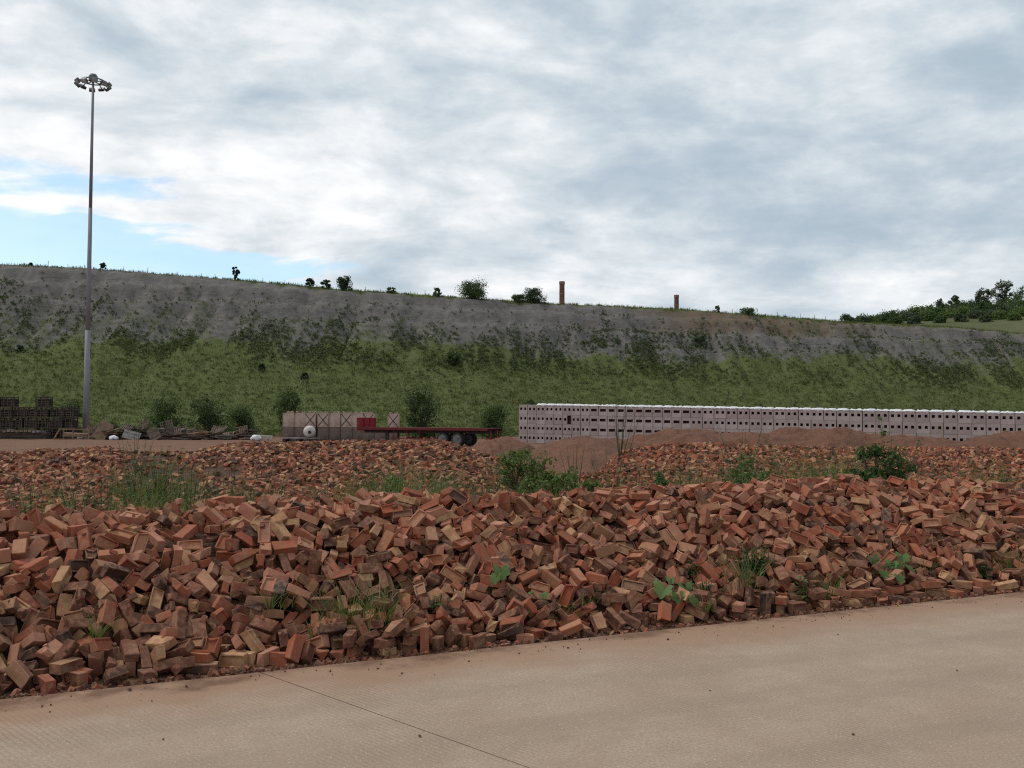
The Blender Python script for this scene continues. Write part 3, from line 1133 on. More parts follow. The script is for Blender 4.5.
WA = P(521, 438, 84.)
WB = P(1020, 438, 69.)
wdir = Vector((WB.x - WA.x, WB.y - WA.y, 0))
wlen = wdir.length
wdir.normalize()
wrot = math.atan2(wdir.y, wdir.x)
rn = random.Random(77)
s = 0.
col_i = 0
ROWN = ['bottom row', 'second row up', 'third row up', 'top row']
while s < wlen + 5.5:
    px_here = s / wlen
    if s < 6.0:
        kind, w = PA, .79
    elif s < 14.4:
        kind, w = PB, .765
    else:
        kind, w = PC, .915
    c = Vector((WA.x, WA.y, 0)) + wdir * (s + w / 2)
    zb = -.23 - .66 * (s / wlen)
    skew = 0. if kind is not PA else 0.
    off = rn.uniform(-.03, .03)
    for r in range(4):
        me = kind[0 if rn.random() < .55 else 1]
        if col_i == 5 and r == 2:
            me = PRED
        o = link('brick_pack', me)
        dx = rn.uniform(-.012, .012)
        o.location = (c.x + dx, c.y + off + rn.uniform(-.03, .03), zb + r * (PH + .012))
        o.rotation_euler = (0, 0, wrot + rn.uniform(-.012, .012))
        extra = 'open dark' if me is PRED else {0: 'pinkish-grey', 1: 'pinkish-grey', 2: 'pinkish-grey'}[0]
        tag(o, '%s brick pack, long wall, %s, %s column from the trailer' % (extra, ROWN[r], ordinal(col_i)), 'brick pack', 'brick packs of the long wall')
        if r == 3 and col_i > 1:
            ch = link('plastic_sheet', SHEETS[rn.randrange(6)], None, o)
            ch.location = (0, 0, PH + .03)
            ch.scale = ((w + .06) / .88, 1, 1)
    s += w
    col_i += 1
print('pack columns', col_i)

# cross-strapped packs left of the trailer
PX = pack_mesh('strapped_pack', .98, 1.24, .96, [], [M['pack_x']])
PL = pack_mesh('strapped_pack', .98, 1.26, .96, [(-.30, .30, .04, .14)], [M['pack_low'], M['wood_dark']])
mb = MB()
for sx in (-1, 1):
    mb.bar((-.44 * sx, -.492, .08), (.44 * sx, -.492, .94), .02, .07)
STRAPS = []
for sx in (-1, 1):
    q = MB()
    q.bar((-.44 * sx, -.49 - .004 * sx, .08), (.44 * sx, -.49 - .004 * sx, 1.14), .012, .06)
    me = mesh('strap', q.v, q.f)
    me.materials.append(M['strap'])
    STRAPS.append(me)
def top_bricks(seed):
    r_ = random.Random(seed)
    q = MB()
    for _ in range(9):
        q.box((r_.uniform(-.38, .38), r_.uniform(-.38, .38), r_.uniform(.0, .05)), (.22, .11, .075), Euler((r_.uniform(-.3, .3), r_.uniform(-.3, .3), r_.uniform(0, 3))))
    me = mesh('loose_top_course', q.v, q.f)
    me.materials.append(M['pack_x'])
    return me
TOPB = [top_bricks(i) for i in range(4)]
Yd = 88.
for i, px in enumerate([289.5, 300.5, 311.5, 324, 335.5, 347, 358, 369, 381, 393.5]):
    q = P(px, 430, Yd)
    gz = ground_z(q.x, Yd)
    for r in range(2):
        if px == 381 and r == 1:
            continue
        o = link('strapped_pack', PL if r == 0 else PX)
        o.location = (q.x + rn.uniform(-.03, .03), Yd + rn.uniform(-.1, .1), gz + r * 1.265)
        o.rotation_euler = (0, 0, rn.uniform(-.04, .04))
        if r == 1:
            for me in (STRAPS if i in (2, 3, 5, 7, 8, 9) else STRAPS[:0]):
                link('strap', me, None, o)
            ch = link('loose_course', TOPB[i % 4], None, o)
            ch.location = (0, 0, 1.28)
            tag(o, ('pink pack with crossed black straps in the upper tier, %s from the white tank end' if i in (2, 3, 5, 7, 8, 9) else 'plain pink pack in the upper tier, %s from the white tank end') % ordinal(i), 'brick pack', 'cross-strapped packs')
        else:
            tag(o, 'brown pack with painted shade in the lower tier, %s from the white tank end' % ordinal(i), 'brick pack', 'packs under the cross-strapped packs')


# ------------------------------------------------------------------ red flatbed trailer
def trailer():
    Yd = 75.5
    A = P(366, 430, 78.)
    B = P(495, 430, 73.)
    ax = Vector((B.x - A.x, B.y - A.y, 0))
    L = ax.length
    rz = math.atan2(ax.y, ax.x)
    mid_ = (A + B) / 2
    gz = ground_z(mid_.x, Yd) + .0
    root = empty('flatbed_trailer', (A.x, A.y, gz), rz)
    Wd = 2.4
    zt = 1.07 - gz
    d_ = MB()
    d_.box((L / 2, 0, zt - .04), (L, Wd, .08))
    d_.build('deck', M['deck'], root)
    for sy in (-1, 1):
        r_ = MB()
        r_.box((L / 2, sy * (Wd / 2 + .022), zt - .10), (L, .04, .20))
        r_.build('side_rail', M['red_dull'], root)
        c_ = MB()
        c_.box((L / 2, sy * .5, zt - .26), (L * .96, .14, .34))
        c_.build('chassis_beam', M['dark_steel'], root)
        l_ = MB()
        l_.box((2.55, sy * .75, (zt - .25) / 2 + .14), (.13, .13, zt - .25))
        l_.box((2.55, sy * .75, .04), (.34, .30, .05))
        l_.build('landing_leg', M['dark_steel'], root)
        g_ = MB()
        for x in (3.3, 4.5, 5.6):
            g_.box((x, sy * 1.12, zt - .55), (.07, .05, .70))
        g_.box((5.2, sy * 1.16, zt - .82), (4.2, .04, .09))
        g_.build('side_guard', M['red_dull'], root)
    for k, x in enumerate([.55 * i + .3 for i in range(int(L / .55))]):
        q = MB()
        q.box((x, 0, zt - .16), (.06, Wd - .06, .12))
        q.build('cross_member', M['dark_steel'], root)
    h_ = MB()
    h_.box((.06, 0, zt + .22), (.08, Wd, .95))
    for y in (-1.15, -.4, .4, 1.15):
        h_.box((-.02, y, zt + .22), (.10, .09, 1.0))
        h_.box((.13, y, zt + .22), (.06, .09, 1.0))
    h_.box((.06, 0, zt + .70), (.12, Wd + .06, .07))
    h_.build('headboard', M['red'], root)
    xb = [L * .665, L * .775]
    for x in xb:
        a_ = MB()
        a_.tube([(x, -1.0, .5), (x, 1.0, .5)], .07, 8)
        a_.build('axle', M['dark_steel'], root)
        for y in (-1.05, -.74, .74, 1.05):
            w_ = empty('wheel', (x, y, .5))
            w_.parent = root
            ty = MB()
            prof = [(-.13, .36), (-.13, .47), (-.08, .50), (.08, .50), (.13, .47), (.13, .36)]
            sg = 22
            for i in range(sg):
                a0, a1 = 2 * math.pi * i / sg, 2 * math.pi * (i + 1) / sg
                for (ya, ra), (yb_, rb) in zip(prof, prof[1:]):
                    ty.quad_add([(ra * math.cos(a0), ya, ra * math.sin(a0)), (rb * math.cos(a0), yb_, rb * math.sin(a0)),
                                 (rb * math.cos(a1), yb_, rb * math.sin(a1)), (ra * math.cos(a1), ya, ra * math.sin(a1))], [(0, 1, 2, 3)])
            ty.build('tyre', M['rubber'], w_)
            ri = MB()
            ri.tube([(0, -.125, 0), (0, -.06, 0), (0, .06, 0), (0, .125, 0)], [.365, .28, .28, .365], 18)
            ri.tube([(0, -.17, 0), (0, .17, 0)], .11, 10)
            ri.build('rim', M['rim'], w_)
    u_ = MB()
    u_.box((L - .1, 0, .55), (.08, 2.2, .12))
    for y in (-.5, .5):
        u_.box((L - .1, y, (.55 + zt - .1) / 2), (.08, .08, zt - .65))
    u_.build('rear_bumper', M['red'], root)
    tag(root, 'parked red flatbed trailer with no truck', 'trailer')
trailer()


# ------------------------------------------------------------------ stacked timber crates by the mast
def crate_mesh(seed):
    r_ = random.Random(seed)
    q = MB()
    w, d, h = 1.15, 1.05, .99
    for x in (-1, 1):
        for y in (-1, 1):
            q.box((x * w / 2 * .94, y * d / 2 * .94, h / 2), (.09, .09, h))
    for z in np.linspace(.08, h - .08, 5):
        if r_.random() < .88:
            q.box((0, -d / 2, z), (w, .035, .09), Euler((0, r_.uniform(-.04, .04), 0)))
        q.box((0, d / 2, z), (w, .035, .09))
        q.box((-w / 2, 0, z), (.035, d, .09))
        q.box((w / 2, 0, z), (.035, d, .09))
    for x in np.linspace(-.35, .35, 3):
        q.box((x, -d / 2 - .035, h / 2), (.07, .03, h * .98), Euler((0, r_.uniform(-.06, .06), 0)))
    q.box((0, 0, .05), (w, d, .06))
    q.box((.02, .12, h * .42), (w * .82, d * .62, h * .72))
    for _ in range(14):
        q.box((r_.uniform(-.4, .4), r_.uniform(-.3, .3), r_.uniform(.2, .75)), (.7, .12, .10), Euler((r_.uniform(-.5, .5), r_.uniform(-.5, .5), r_.uniform(0, 3))))
    me = mesh('timber_crate', q.v, q.f)
    me.materials.append(M['wood_dark'])
    return me
CR = [crate_mesh(i) for i in range(6)]
Yd = 92.5
for i, (px, nh) in enumerate([(-30, 4), (-17.5, 4), (-5, 4), (7.5, 4), (20, 3), (32.5, 3), (45, 4), (57.5, 3), (69, 3)]):
    q = P(px, 436, Yd)
    gz = ground_z(q.x, Yd)
    for r in range(nh):
        o = link('timber_crate', CR[rn.randrange(6)])
        o.location = (q.x + rn.uniform(-.10, .10), Yd + rn.uniform(-.2, .2), gz + r * .995)
        o.rotation_euler = (0, rn.uniform(-.03, .03), rn.uniform(-.16, .16))
        tag(o, 'dark slatted timber crate, %s tier up, %s stack along towards the mast' % (ordinal(r), ordinal(i)), 'crate', 'stacked timber crates')
# pale sawn ends stacked in front of the crates
for i in range(9):
    q = P(8 + i * 4.2, 431, 91.)
    gz = ground_z(q.x, 91.)
    mb = MB()
    mb.box((0, 0, 0), (.26, 1.2, .2), Euler((0, rn.uniform(-.1, .1), 0)))
    o = mb.build('timber_beam', M['wood_tan'] if i in (0, 2, 3, 4, 5, 6) else M['concrete_grey'])
    o.location = (q.x, 90.9, gz + .72 + rn.uniform(-.04, .04))
    tag(o, 'sawn timber beam, end on before the crates, %s in its row' % ordinal(i), 'beam', 'timber beams before the crates')
mb = MB()
for k in range(5):
    mb.box((0, 0, .1 + .14 * k), (4.4, 1.0, .10), Euler((0, .01 * k, .02 * (k % 3))))
o = mb.build('plank_stack', M['wood_dark'])
q = P(25, 434, 90.9)
o.location = (q.x, 90.9, ground_z(q.x, 90.9) - .03)
tag(o, 'low dark plank stack under the pale beam ends', 'planks')
mb = MB()
mb.bar((-1.3, 0, .05), (-.75, 0, .98), .12)
mb.bar((-.75, 0, .98), (2.0, 0, .93), .13)
mb.bar((1.9, 0, .05), (1.9, 0, .93), .12)
mb.bar((-.75, .8, .96), (2.0, .8, .91), .10)
mb.bar((.4, .1, .05), (.4, .1, .95), .1)
mb.bar((1.2, .5, .05), (1.2, .5, .93), .1)
mb.bar((-.75, .8, .05), (-.75, .8, .96), .1)
mb.box((.6, .4, .45), (2.2, .7, .3), Euler((.1, .04, 0)))
o = mb.build('timber_trestle', M['wood_tan'])
q = P(68, 436, 90.)
o.location = (q.x, 90., ground_z(q.x, 90.) - .02)
tag(o, 'tan timber trestle frame at the foot of the mast', 'trestle')


# ------------------------------------------------------------------ scrap timber row
def pallet_mesh(seed, mat):
    r_ = random.Random(seed)
    q = MB()
    for i in range(7):
        if r_.random() < .85:
            q.box((-.52 + i * .173, 0, .13), (.11, r_.uniform(.85, 1.0), .024), Euler((0, r_.uniform(-.03, .03), r_.uniform(-.05, .05))))
    for y in (-.42, 0, .42):
        q.box((0, y, .065), (1.15, .09, .10))
    for x in (-.45, 0, .45):
        q.box((x, 0, .0), (.11, .95, .022))
    me = mesh('broken_pallet', q.v, q.f)
    me.materials.append(mat)
    return me
PLT = [pallet_mesh(i, [M['wood'], M['wood_dark'], M['wood'], M['wood_tan']][i % 4]) for i in range(9)]
def boards_mesh(seed, mat):
    r_ = random.Random(seed)
    q = MB()
    for i in range(9):
        q.box((r_.uniform(-.3, .3), r_.uniform(-.3, .3), .05 + .055 * i), (r_.uniform(.9, 1.9), r_.uniform(.1, .22), .05), Euler((r_.uniform(-.12, .12), r_.uniform(-.15, .15), r_.uniform(-.7, .7))))
    me = mesh('board_pile', q.v, q.f)
    me.materials.append(mat)
    return me
BDS = [boards_mesh(i, [M['wood'], M['wood_dark'], M['wood_tan'], M['concrete_grey']][i % 4]) for i in range(8)]
rn = random.Random(5)
ip = ib = 0
npos = 40
for i in range(npos):
    px = 92 + i * (256 - 92) / npos + rn.uniform(-1.5, 1.5)
    Yd = 92 + rn.uniform(-1.2, 1.6)
    q = P(px, 435, Yd)
    gz = ground_z(q.x, Yd)
    near = 'beside the mast' if px < 125 else ('below the feathery bush' if px < 185 else ('below the dense dark bush' if px < 228 else 'at the white sack end'))
    kk = rn.choice([2, 2, 3, 3]) if px < 200 else rn.choice([1, 2, 2])
    z = gz
    for r in range(kk):
        if rn.random() < .5:
            o = link('broken_pallet', PLT[rn.randrange(9)])
            o.location = (q.x + rn.uniform(-.2, .2), Yd, z + .05)
            if r == kk - 1 and rn.random() < .55:
                o.rotation_euler = (rn.uniform(.5, 1.15), rn.uniform(-.3, .3), rn.uniform(-.5, .5))
                o.location.z += .30
            else:
                o.rotation_euler = (rn.uniform(-.12, .12), rn.uniform(-.12, .12), rn.uniform(-.6, .6))
            z += .20
            tag(o, 'weathered broken pallet in the scrap %s, %s from the mast' % (near, ordinal(ip)), 'pallet', 'scrap timber row')
            ip += 1
        else:
            o = link('board_pile', BDS[rn.randrange(8)])
            o.location = (q.x, Yd + rn.uniform(-.3, .3), z)
            o.rotation_euler = (rn.uniform(-.1, .1), rn.uniform(-.1, .1), rn.uniform(-1., 1.))
            z += .48
            tag(o, 'jumbled boards in the scrap %s, %s pile from the mast' % (near, ordinal(ib)), 'boards', 'scrap timber row')
            ib += 1
def leaning(px, py, Yd, w, h, rx, ry, mat, lab):
    mb = MB()
    mb.box((0, 0, h / 2), (w, .07, h))
    mb.box((0, -.045, h * .3), (w, .03, .1))
    mb.box((0, -.045, h * .75), (w, .03, .1))
    o = mb.build('leaning_board', M[mat])
    q = P(px, py, Yd)
    o.location = (q.x, Yd, ground_z(q.x, Yd) + .02)
    o.rotation_euler = (rx, ry, .2)
    tag(o, lab, 'board')
leaning(157, 436, 90.2, 1.0, 1.35, -.5, -.55, 'wood', 'big grey board leaning steeply in the scrap row')
leaning(97, 436, 90.4, 1.2, 1.9, -.35, .5, 'wood_tan', 'tan board sheet propped up beside the mast')
leaning(130, 436, 90.0, 1.5, .9, -.6, .25, 'concrete_grey', 'pale board lying against the scrap between mast and feathery bush')


def sack(px, py, Yd, w, h, lab, seed):
    bm = bmesh.new()
    bmesh.ops.create_icosphere(bm, subdivisions=3, radius=1)
    for w_ in bm.verts:
        k = 1 + .25 * noise.noise(w_.co * 1.7 + Vector((seed, 0, 0)))
        w_.co = Vector((w_.co.x * w / 2 * k, w_.co.y * w / 2.5 * k, max(-.75, w_.co.z) * h / 1.75 * k))
    zmin = min(w_.co.z for w_ in bm.verts)
    for w_ in bm.verts:
        w_.co.z -= zmin
    me = bpy.data.meshes.new('sack')
    bm.to_mesh(me)
    bm.free()
    o = link('sack', me, M['white'])
    q = P(px, py, Yd)
    o.location = (q.x, Yd, ground_z(q.x, Yd) - .02)
    tag(o, lab, 'sack', 'white sacks in the yard')
sack(113.5, 438, 89.5, .85, .42, 'white sack lying by the scrap row near the mast', 1)
sack(256, 437, 88.5, .95, .55, 'white sack at the end of the scrap row by the pale boards', 2)
for i, (px, w, z, lab) in enumerate([(264, 1.5, .62, 'upper pale board of the small pile beside the white sack'), (263, 1.7, .40, 'lower pale board of the small pile beside the white sack')]):
    mb = MB()
    mb.box((0, 0, 0), (w, .6, .12), Euler((0, .05 * (1 - 2 * i), .1)))
    mb.box((-.4, 0, -.14), (.12, .5, .14))
    mb.box((.4, 0, -.14), (.12, .5, .14))
    o = mb.build('pale_board', M['white_tank'])
    q = P(px, 436, 89.)
    o.location = (q.x, 89., ground_z(q.x, 89.) + z - .19)
    tag(o, lab, 'board')


def tank():
    q = P(309.5, 430, 85.)
    gz = ground_z(q.x, 85.)
    root = empty('white_tank', (q.x, 85., gz + .40), R(12))
    b_ = MB()
    r = .52
    prof = [(-.70, .10), (-.68, .30), (-.58, .46), (-.42, r), (.45, r), (.6, .44), (.68, .25), (.70, .05)]
    b_.tube([(0, y, r) for y, _ in prof], [k for _, k in prof], 20)
    b_.build('tank_body', M['white_tank'], root, True)
    h_ = MB()
    h_.tube([(0, -.74, r - .05), (0, -.62, r - .05)], [.14, .14], 12)
    h_.build('outlet', M['strap'], root)
    for y in (-.35, .38):
        g_ = MB()
        g_.tube([(0, y - .02, r), (0, y + .02, r)], [r + .012, r + .012], 20)
        g_.build('hoop', M['concrete_grey'], root)
    tag(root, 'round dirty white tank lying end on on a low pallet bed', 'tank')
    f_ = empty('low_bed', (q.x - .8, 85., gz))
    d_ = MB()
    d_.box((0, 0, .34), (3.0, 1.7, .10))
    d_.build('bed_top', M['concrete_grey'], f_)
    for x in (-1.2, 0, 1.2):
        l_ = MB()
        l_.box((x, 0, .145), (.24, 1.6, .28))
        l_.build('bearer', M['wood_dark'], f_)
    tag(f_, 'low grey pallet bed carrying the white tank', 'pallet bed')
    for k in range(5):
        l_ = MB()
        l_.bar((-.35, 0, .0), (.35, .1, .52), .16, .05)
        o = l_.build('plank', M['wood_tan'])
        o.location = (q.x - 2.75 + k * .19, 85.1 + .06 * k, gz + .42)
        tag(o, 'tan plank leaning on the low pallet bed, %s from the white sack side' % ordinal(k), 'plank', 'planks by the white tank')
tank()


# ------------------------------------------------------------------ dirt mounds
def mound(px, top, hw_px, Yd, depth, lab, seed, skew=0.):
    q = P(px, top, Yd)
    gz = ground_z(q.x, Yd) - .12
    h = q.z - gz
    hw = hw_px * Yd / F
    nx, ny_ = 110, 60
    vs, fs = [], []
    for i in range(nx + 1):
        for j in range(ny_ + 1):
            x = (i / nx * 2 - 1)
            y = (j / ny_ * 2 - 1)
            r = math.sqrt((x - skew * (1 - abs(x))) ** 2 + y * y)
            k = max(0, 1 - r)
            z = h * (1 - (1 - k) ** 2.6) * .88 if k > 0 else 0
            X, Y_ = q.x + x * hw, Yd + y * depth
            z *= 1 + .34 * fbm(X, Y_, .40, seed, 3)
            z += min(1, k * 4) * (.30 * fbm(X, Y_, .9, seed + 3, 4) + .16 * fbm(X, Y_, 3., seed + 1, 3))
            vs.append((X - q.x, Y_ - Yd, z))
    for i in range(nx):
        for j in range(ny_):
            a = i * (ny_ + 1) + j
            fs.append((a, a + ny_ + 1, a + ny_ + 2, a + 1))
    o = link('dirt_mound', mesh('dirt_mound', vs, fs, True), M['soil_red'])
    o.location = (q.x, Yd, gz)
    tag(o, lab, 'dirt mound', 'dirt mounds before the long pack wall')
mound(503, 437, 46, 44, 5, 'low dirt mound below the tail of the red trailer', 1.)
mound(594, 435, 84, 39, 10, 'broad dirt mound before the trailer end of the pack wall', 2.)
mound(690, 428, 92, 50, 6, 'high dirt mound before the middle of the pack wall', 3.)
mound(745, 430, 72, 49, 5, 'dirt mound beside the high one before the pack wall', 4.)
mound(818, 424, 84, 51, 6, 'peaked dirt mound before the pack wall past the middle', 5.)
mound(880, 431, 66, 50, 5, 'small dirt mound behind the bushy plant', 6.)
mound(925, 433, 80, 47, 5, 'low dirt mound before the far part of the pack wall', 7.)
mound(1010, 433, 100, 46, 5.5, 'wide low dirt mound at the far end of the pack wall', 8.)

# ------------------------------------------------------------------ bricks
def np_brick(kind, seed):
    """whole, half, three-quarter brick or fragment: chamfered body, frog in the bed, chipped corners"""
    rn = random.Random(seed)
    L_, W_, H_ = [(.190, .091, .063), (.096, .091, .063), (.133, .091, .063), (.065, .052, .040)][kind]
    bm = bmesh.new()
    bmesh.ops.create_cube(bm, size=1)
    for w in bm.verts:
        w.co = Vector((w.co.x * L_, w.co.y * W_, w.co.z * H_))
    if kind in (1, 2):       # a broken end
        f = max(bm.faces, key=lambda q: q.calc_center_median().x)
        r = bmesh.ops.subdivide_edges(bm, edges=list(f.edges), cuts=2, use_grid_fill=True)
        bm.faces.ensure_lookup_table()
        for w in bm.verts:
            if w.co.x > L_ / 2 - .001:
                w.co.x += rn.uniform(-.020, .010) + .10 * w.co.y * rn.choice((-1, 1)) * .5
                w.co.y += rn.uniform(-.004, .004)
    if kind == 3:
        for w in bm.verts:
            w.co += Vector((rn.uniform(-.3, .22) * L_, rn.uniform(-.3, .2) * W_, rn.uniform(-.35, .2) * H_)) * .6
    frog = None
    if kind != 3:
        tops = [q for q in bm.faces if q.normal.z > .9 and len(q.verts) >= 4]
        if tops and rn.random() < .93:
            f = max(tops, key=lambda q: q.calc_area())
            r = bmesh.ops.inset_region(bm, faces=[f], thickness=rn.uniform(.011, .016))
            r2 = bmesh.ops.inset_region(bm, faces=[f], thickness=.008)
            dz = rn.uniform(.010, .016)
            for w in f.verts:
                w.co.z -= dz
    hard = [e for e in bm.edges if len(e.link_faces) == 2 and e.calc_face_angle(0) > .9 and not (abs(e.verts[0].co.x) < L_ * .46 and abs(e.verts[0].co.y) < W_ * .42)]
    bmesh.ops.bevel(bm, geom=hard, offset=rn.uniform(.0028, .0048), segments=1, affect='EDGES', profile=.5)
    # chips out of corners
    if kind != 3:
        for _ in range(rn.randint(2, 6)):
            c = Vector((rn.choice((-1, 1)) * L_ / 2, rn.choice((-1, 1)) * W_ / 2 * rn.choice((1, 1, .3)), rn.choice((-1, 1)) * H_ / 2))
            rr = rn.uniform(.010, .036)
            for w in bm.verts:
                d = (w.co - c).length
                if d < rr:
                    w.co += (Vector((0, 0, 0)) - c).normalized() * rr * rn.uniform(.3, .75)
    if kind != 3 and seed % 2:      # a corner or an edge knocked off along a rough plane
        for _ in range(rn.choice((1, 1, 2))):
            dv = Vector((rn.choice((-1, 1)), rn.choice((-1, 1)) * rn.uniform(.2, 1.1), rn.choice((-1, 1)) * rn.uniform(.1, 1.0))).normalized()
            ext = abs(dv.x) * L_ / 2 + abs(dv.y) * W_ / 2 + abs(dv.z) * H_ / 2
            r = bmesh.ops.bisect_plane(bm, geom=bm.verts[:] + bm.edges[:] + bm.faces[:], plane_co=dv * (ext - rn.uniform(.012, .045)), plane_no=dv, clear_outer=True)
            ce = [q for q in r['geom_cut'] if isinstance(q, bmesh.types.BMEdge)]
            if ce:
                bmesh.ops.edgeloop_fill(bm, edges=ce)
    for w in bm.verts:
        w.co += Vector((rn.gauss(0, .0008), rn.gauss(0, .0008), rn.gauss(0, .0008)))
    k = 1 + rn.uniform(-.02, .02)
    for w in bm.verts:
        w.co *= k
    bm.normal_update()
    bm.verts.index_update()
    vs = np.array([w.co[:] for w in bm.verts], np.float32)
    fs = [tuple(w.index for w in f.verts) for f in bm.faces]
    bm.free()
    a = np.abs(vs) / np.array([L_ / 2, W_ / 2, H_ / 2])
    ed = (np.sort(a, axis=1)[:, 1] > .86).astype(np.float32)
    return vs, fs, ed


def perforated(seed):
    rn = random.Random(seed)
    L_, W_, H_ = .190, .091, .063
    xs_ = [-L_ / 2, -.071, -.034, -.019, .019, .034, .071, L_ / 2]
    ys_ = [-W_ / 2, -.022, .022, W_ / 2]
    mb = MB()
    for i in range(7):
        for j in range(3):
            x0, x1, y0, y1 = xs_[i], xs_[i + 1], ys_[j], ys_[j + 1]
            z = H_ / 2
            if j == 1 and i in (1, 3, 5):
                mb.quad_add([(x0, y0, z), (x1, y0, z), (x1, y1, z), (x0, y1, z), (x0, y0, -z + .001), (x1, y0, -z + .001), (x1, y1, -z + .001), (x0, y1, -z + .001)],
                            [(0, 4, 5, 1), (1, 5, 6, 2), (2, 6, 7, 3), (3, 7, 4, 0), (4, 7, 6, 5)])
            else:
                mb.quad_add([(x0, y0, z), (x1, y0, z), (x1, y1, z), (x0, y1, z)], [(0, 1, 2, 3)])
    x, y, z = L_ / 2, W_ / 2, H_ / 2
    mb.quad_add([(-x, -y, -z), (x, -y, -z), (x, y, -z), (-x, y, -z), (-x, -y, z), (x, -y, z), (x, y, z), (-x, y, z)],
                [(3, 2, 1, 0), (0, 1, 5, 4), (1, 2, 6, 5), (2, 3, 7, 6), (3, 0, 4, 7)])
    vs = np.array([w[:] for w in mb.v], np.float32)
    return vs, mb.f, np.zeros(len(vs), np.float32)


VAR = {0: [np_brick(0, i) for i in range(14)], 1: [np_brick(1, 50 + i) for i in range(7)], 2: [np_brick(2, 80 + i) for i in range(7)], 3: [np_brick(3, 120 + i) for i in range(8)]}
PERF = perforated(1)
_shared = {}


_bed = {}


def bed_flags(vs, fs):
    """1 for the faces that are a brick's bed (its largest sides and the frog)"""
    if id(fs) not in _bed:
        out = []
        for f in fs:
            p = [Vector(vs[q].tolist()) for q in f[:3]]
            nr_ = (p[1] - p[0]).cross(p[2] - p[0])
            out.append(1. if nr_.length > 0 and abs(nr_.z) / nr_.length > .8 else 0.)
        _bed[id(fs)] = out
    return _bed[id(fs)]


def attrs(me, lp, ed, rnd=None, bed=None):
    a = me.attributes.new('bed', 'FLOAT', 'FACE')
    a.data.foreach_set('value', bed)
    a = me.attributes.new('lpos', 'FLOAT_VECTOR', 'POINT')
    a.data.foreach_set('vector', np.asarray(lp, np.float32).ravel())
    a = me.attributes.new('edge', 'FLOAT', 'POINT')
    a.data.foreach_set('value', np.asarray(ed, np.float32))
    a = me.attributes.new('rnd', 'FLOAT', 'POINT')
    a.data.foreach_set('value', np.asarray(rnd if rnd is not None else np.zeros(len(ed)), np.float32))


def shared_brick(kind, vi):
    if (kind, vi) not in _shared:
        vs, fs, ed = VAR[kind][vi] if kind >= 0 else PERF
        me = mesh('brick', vs, fs)
        attrs(me, vs, ed, None, bed_flags(vs, fs))
        me.materials.append(BR[0])
        _shared[(kind, vi)] = me
    return _shared[(kind, vi)]


def joined(name, items, mats, soft=False):
    """items: (variant, 3x3 rot, location, material index, random); many bricks as one mesh"""
    VV, FF, LP, ED, RN, MI, BD = [], [], [], [], [], [], []
    base = 0
    for (vs, fs, ed), rot, loc, mi, rd in items:
        VV.append(vs @ np.array(rot).T.astype(np.float32) + np.array(loc, np.float32))
        FF += [tuple(base + i for i in f) for f in fs]
        MI += [mi] * len(fs)
        BD += bed_flags(vs, fs)
        LP.append(vs)
        ED.append(ed)
        RN.append(np.full(len(vs), rd, np.float32))
        base += len(vs)
    me = bpy.data.meshes.new(name)
    me.from_pydata(np.concatenate(VV).tolist(), [], FF)
    attrs(me, np.concatenate(LP), np.concatenate(ED), np.concatenate(RN), BD)
    for m_ in mats:
        me.materials.append(m_)
    me.polygons.foreach_set('material_index', MI)
    return link(name, me)


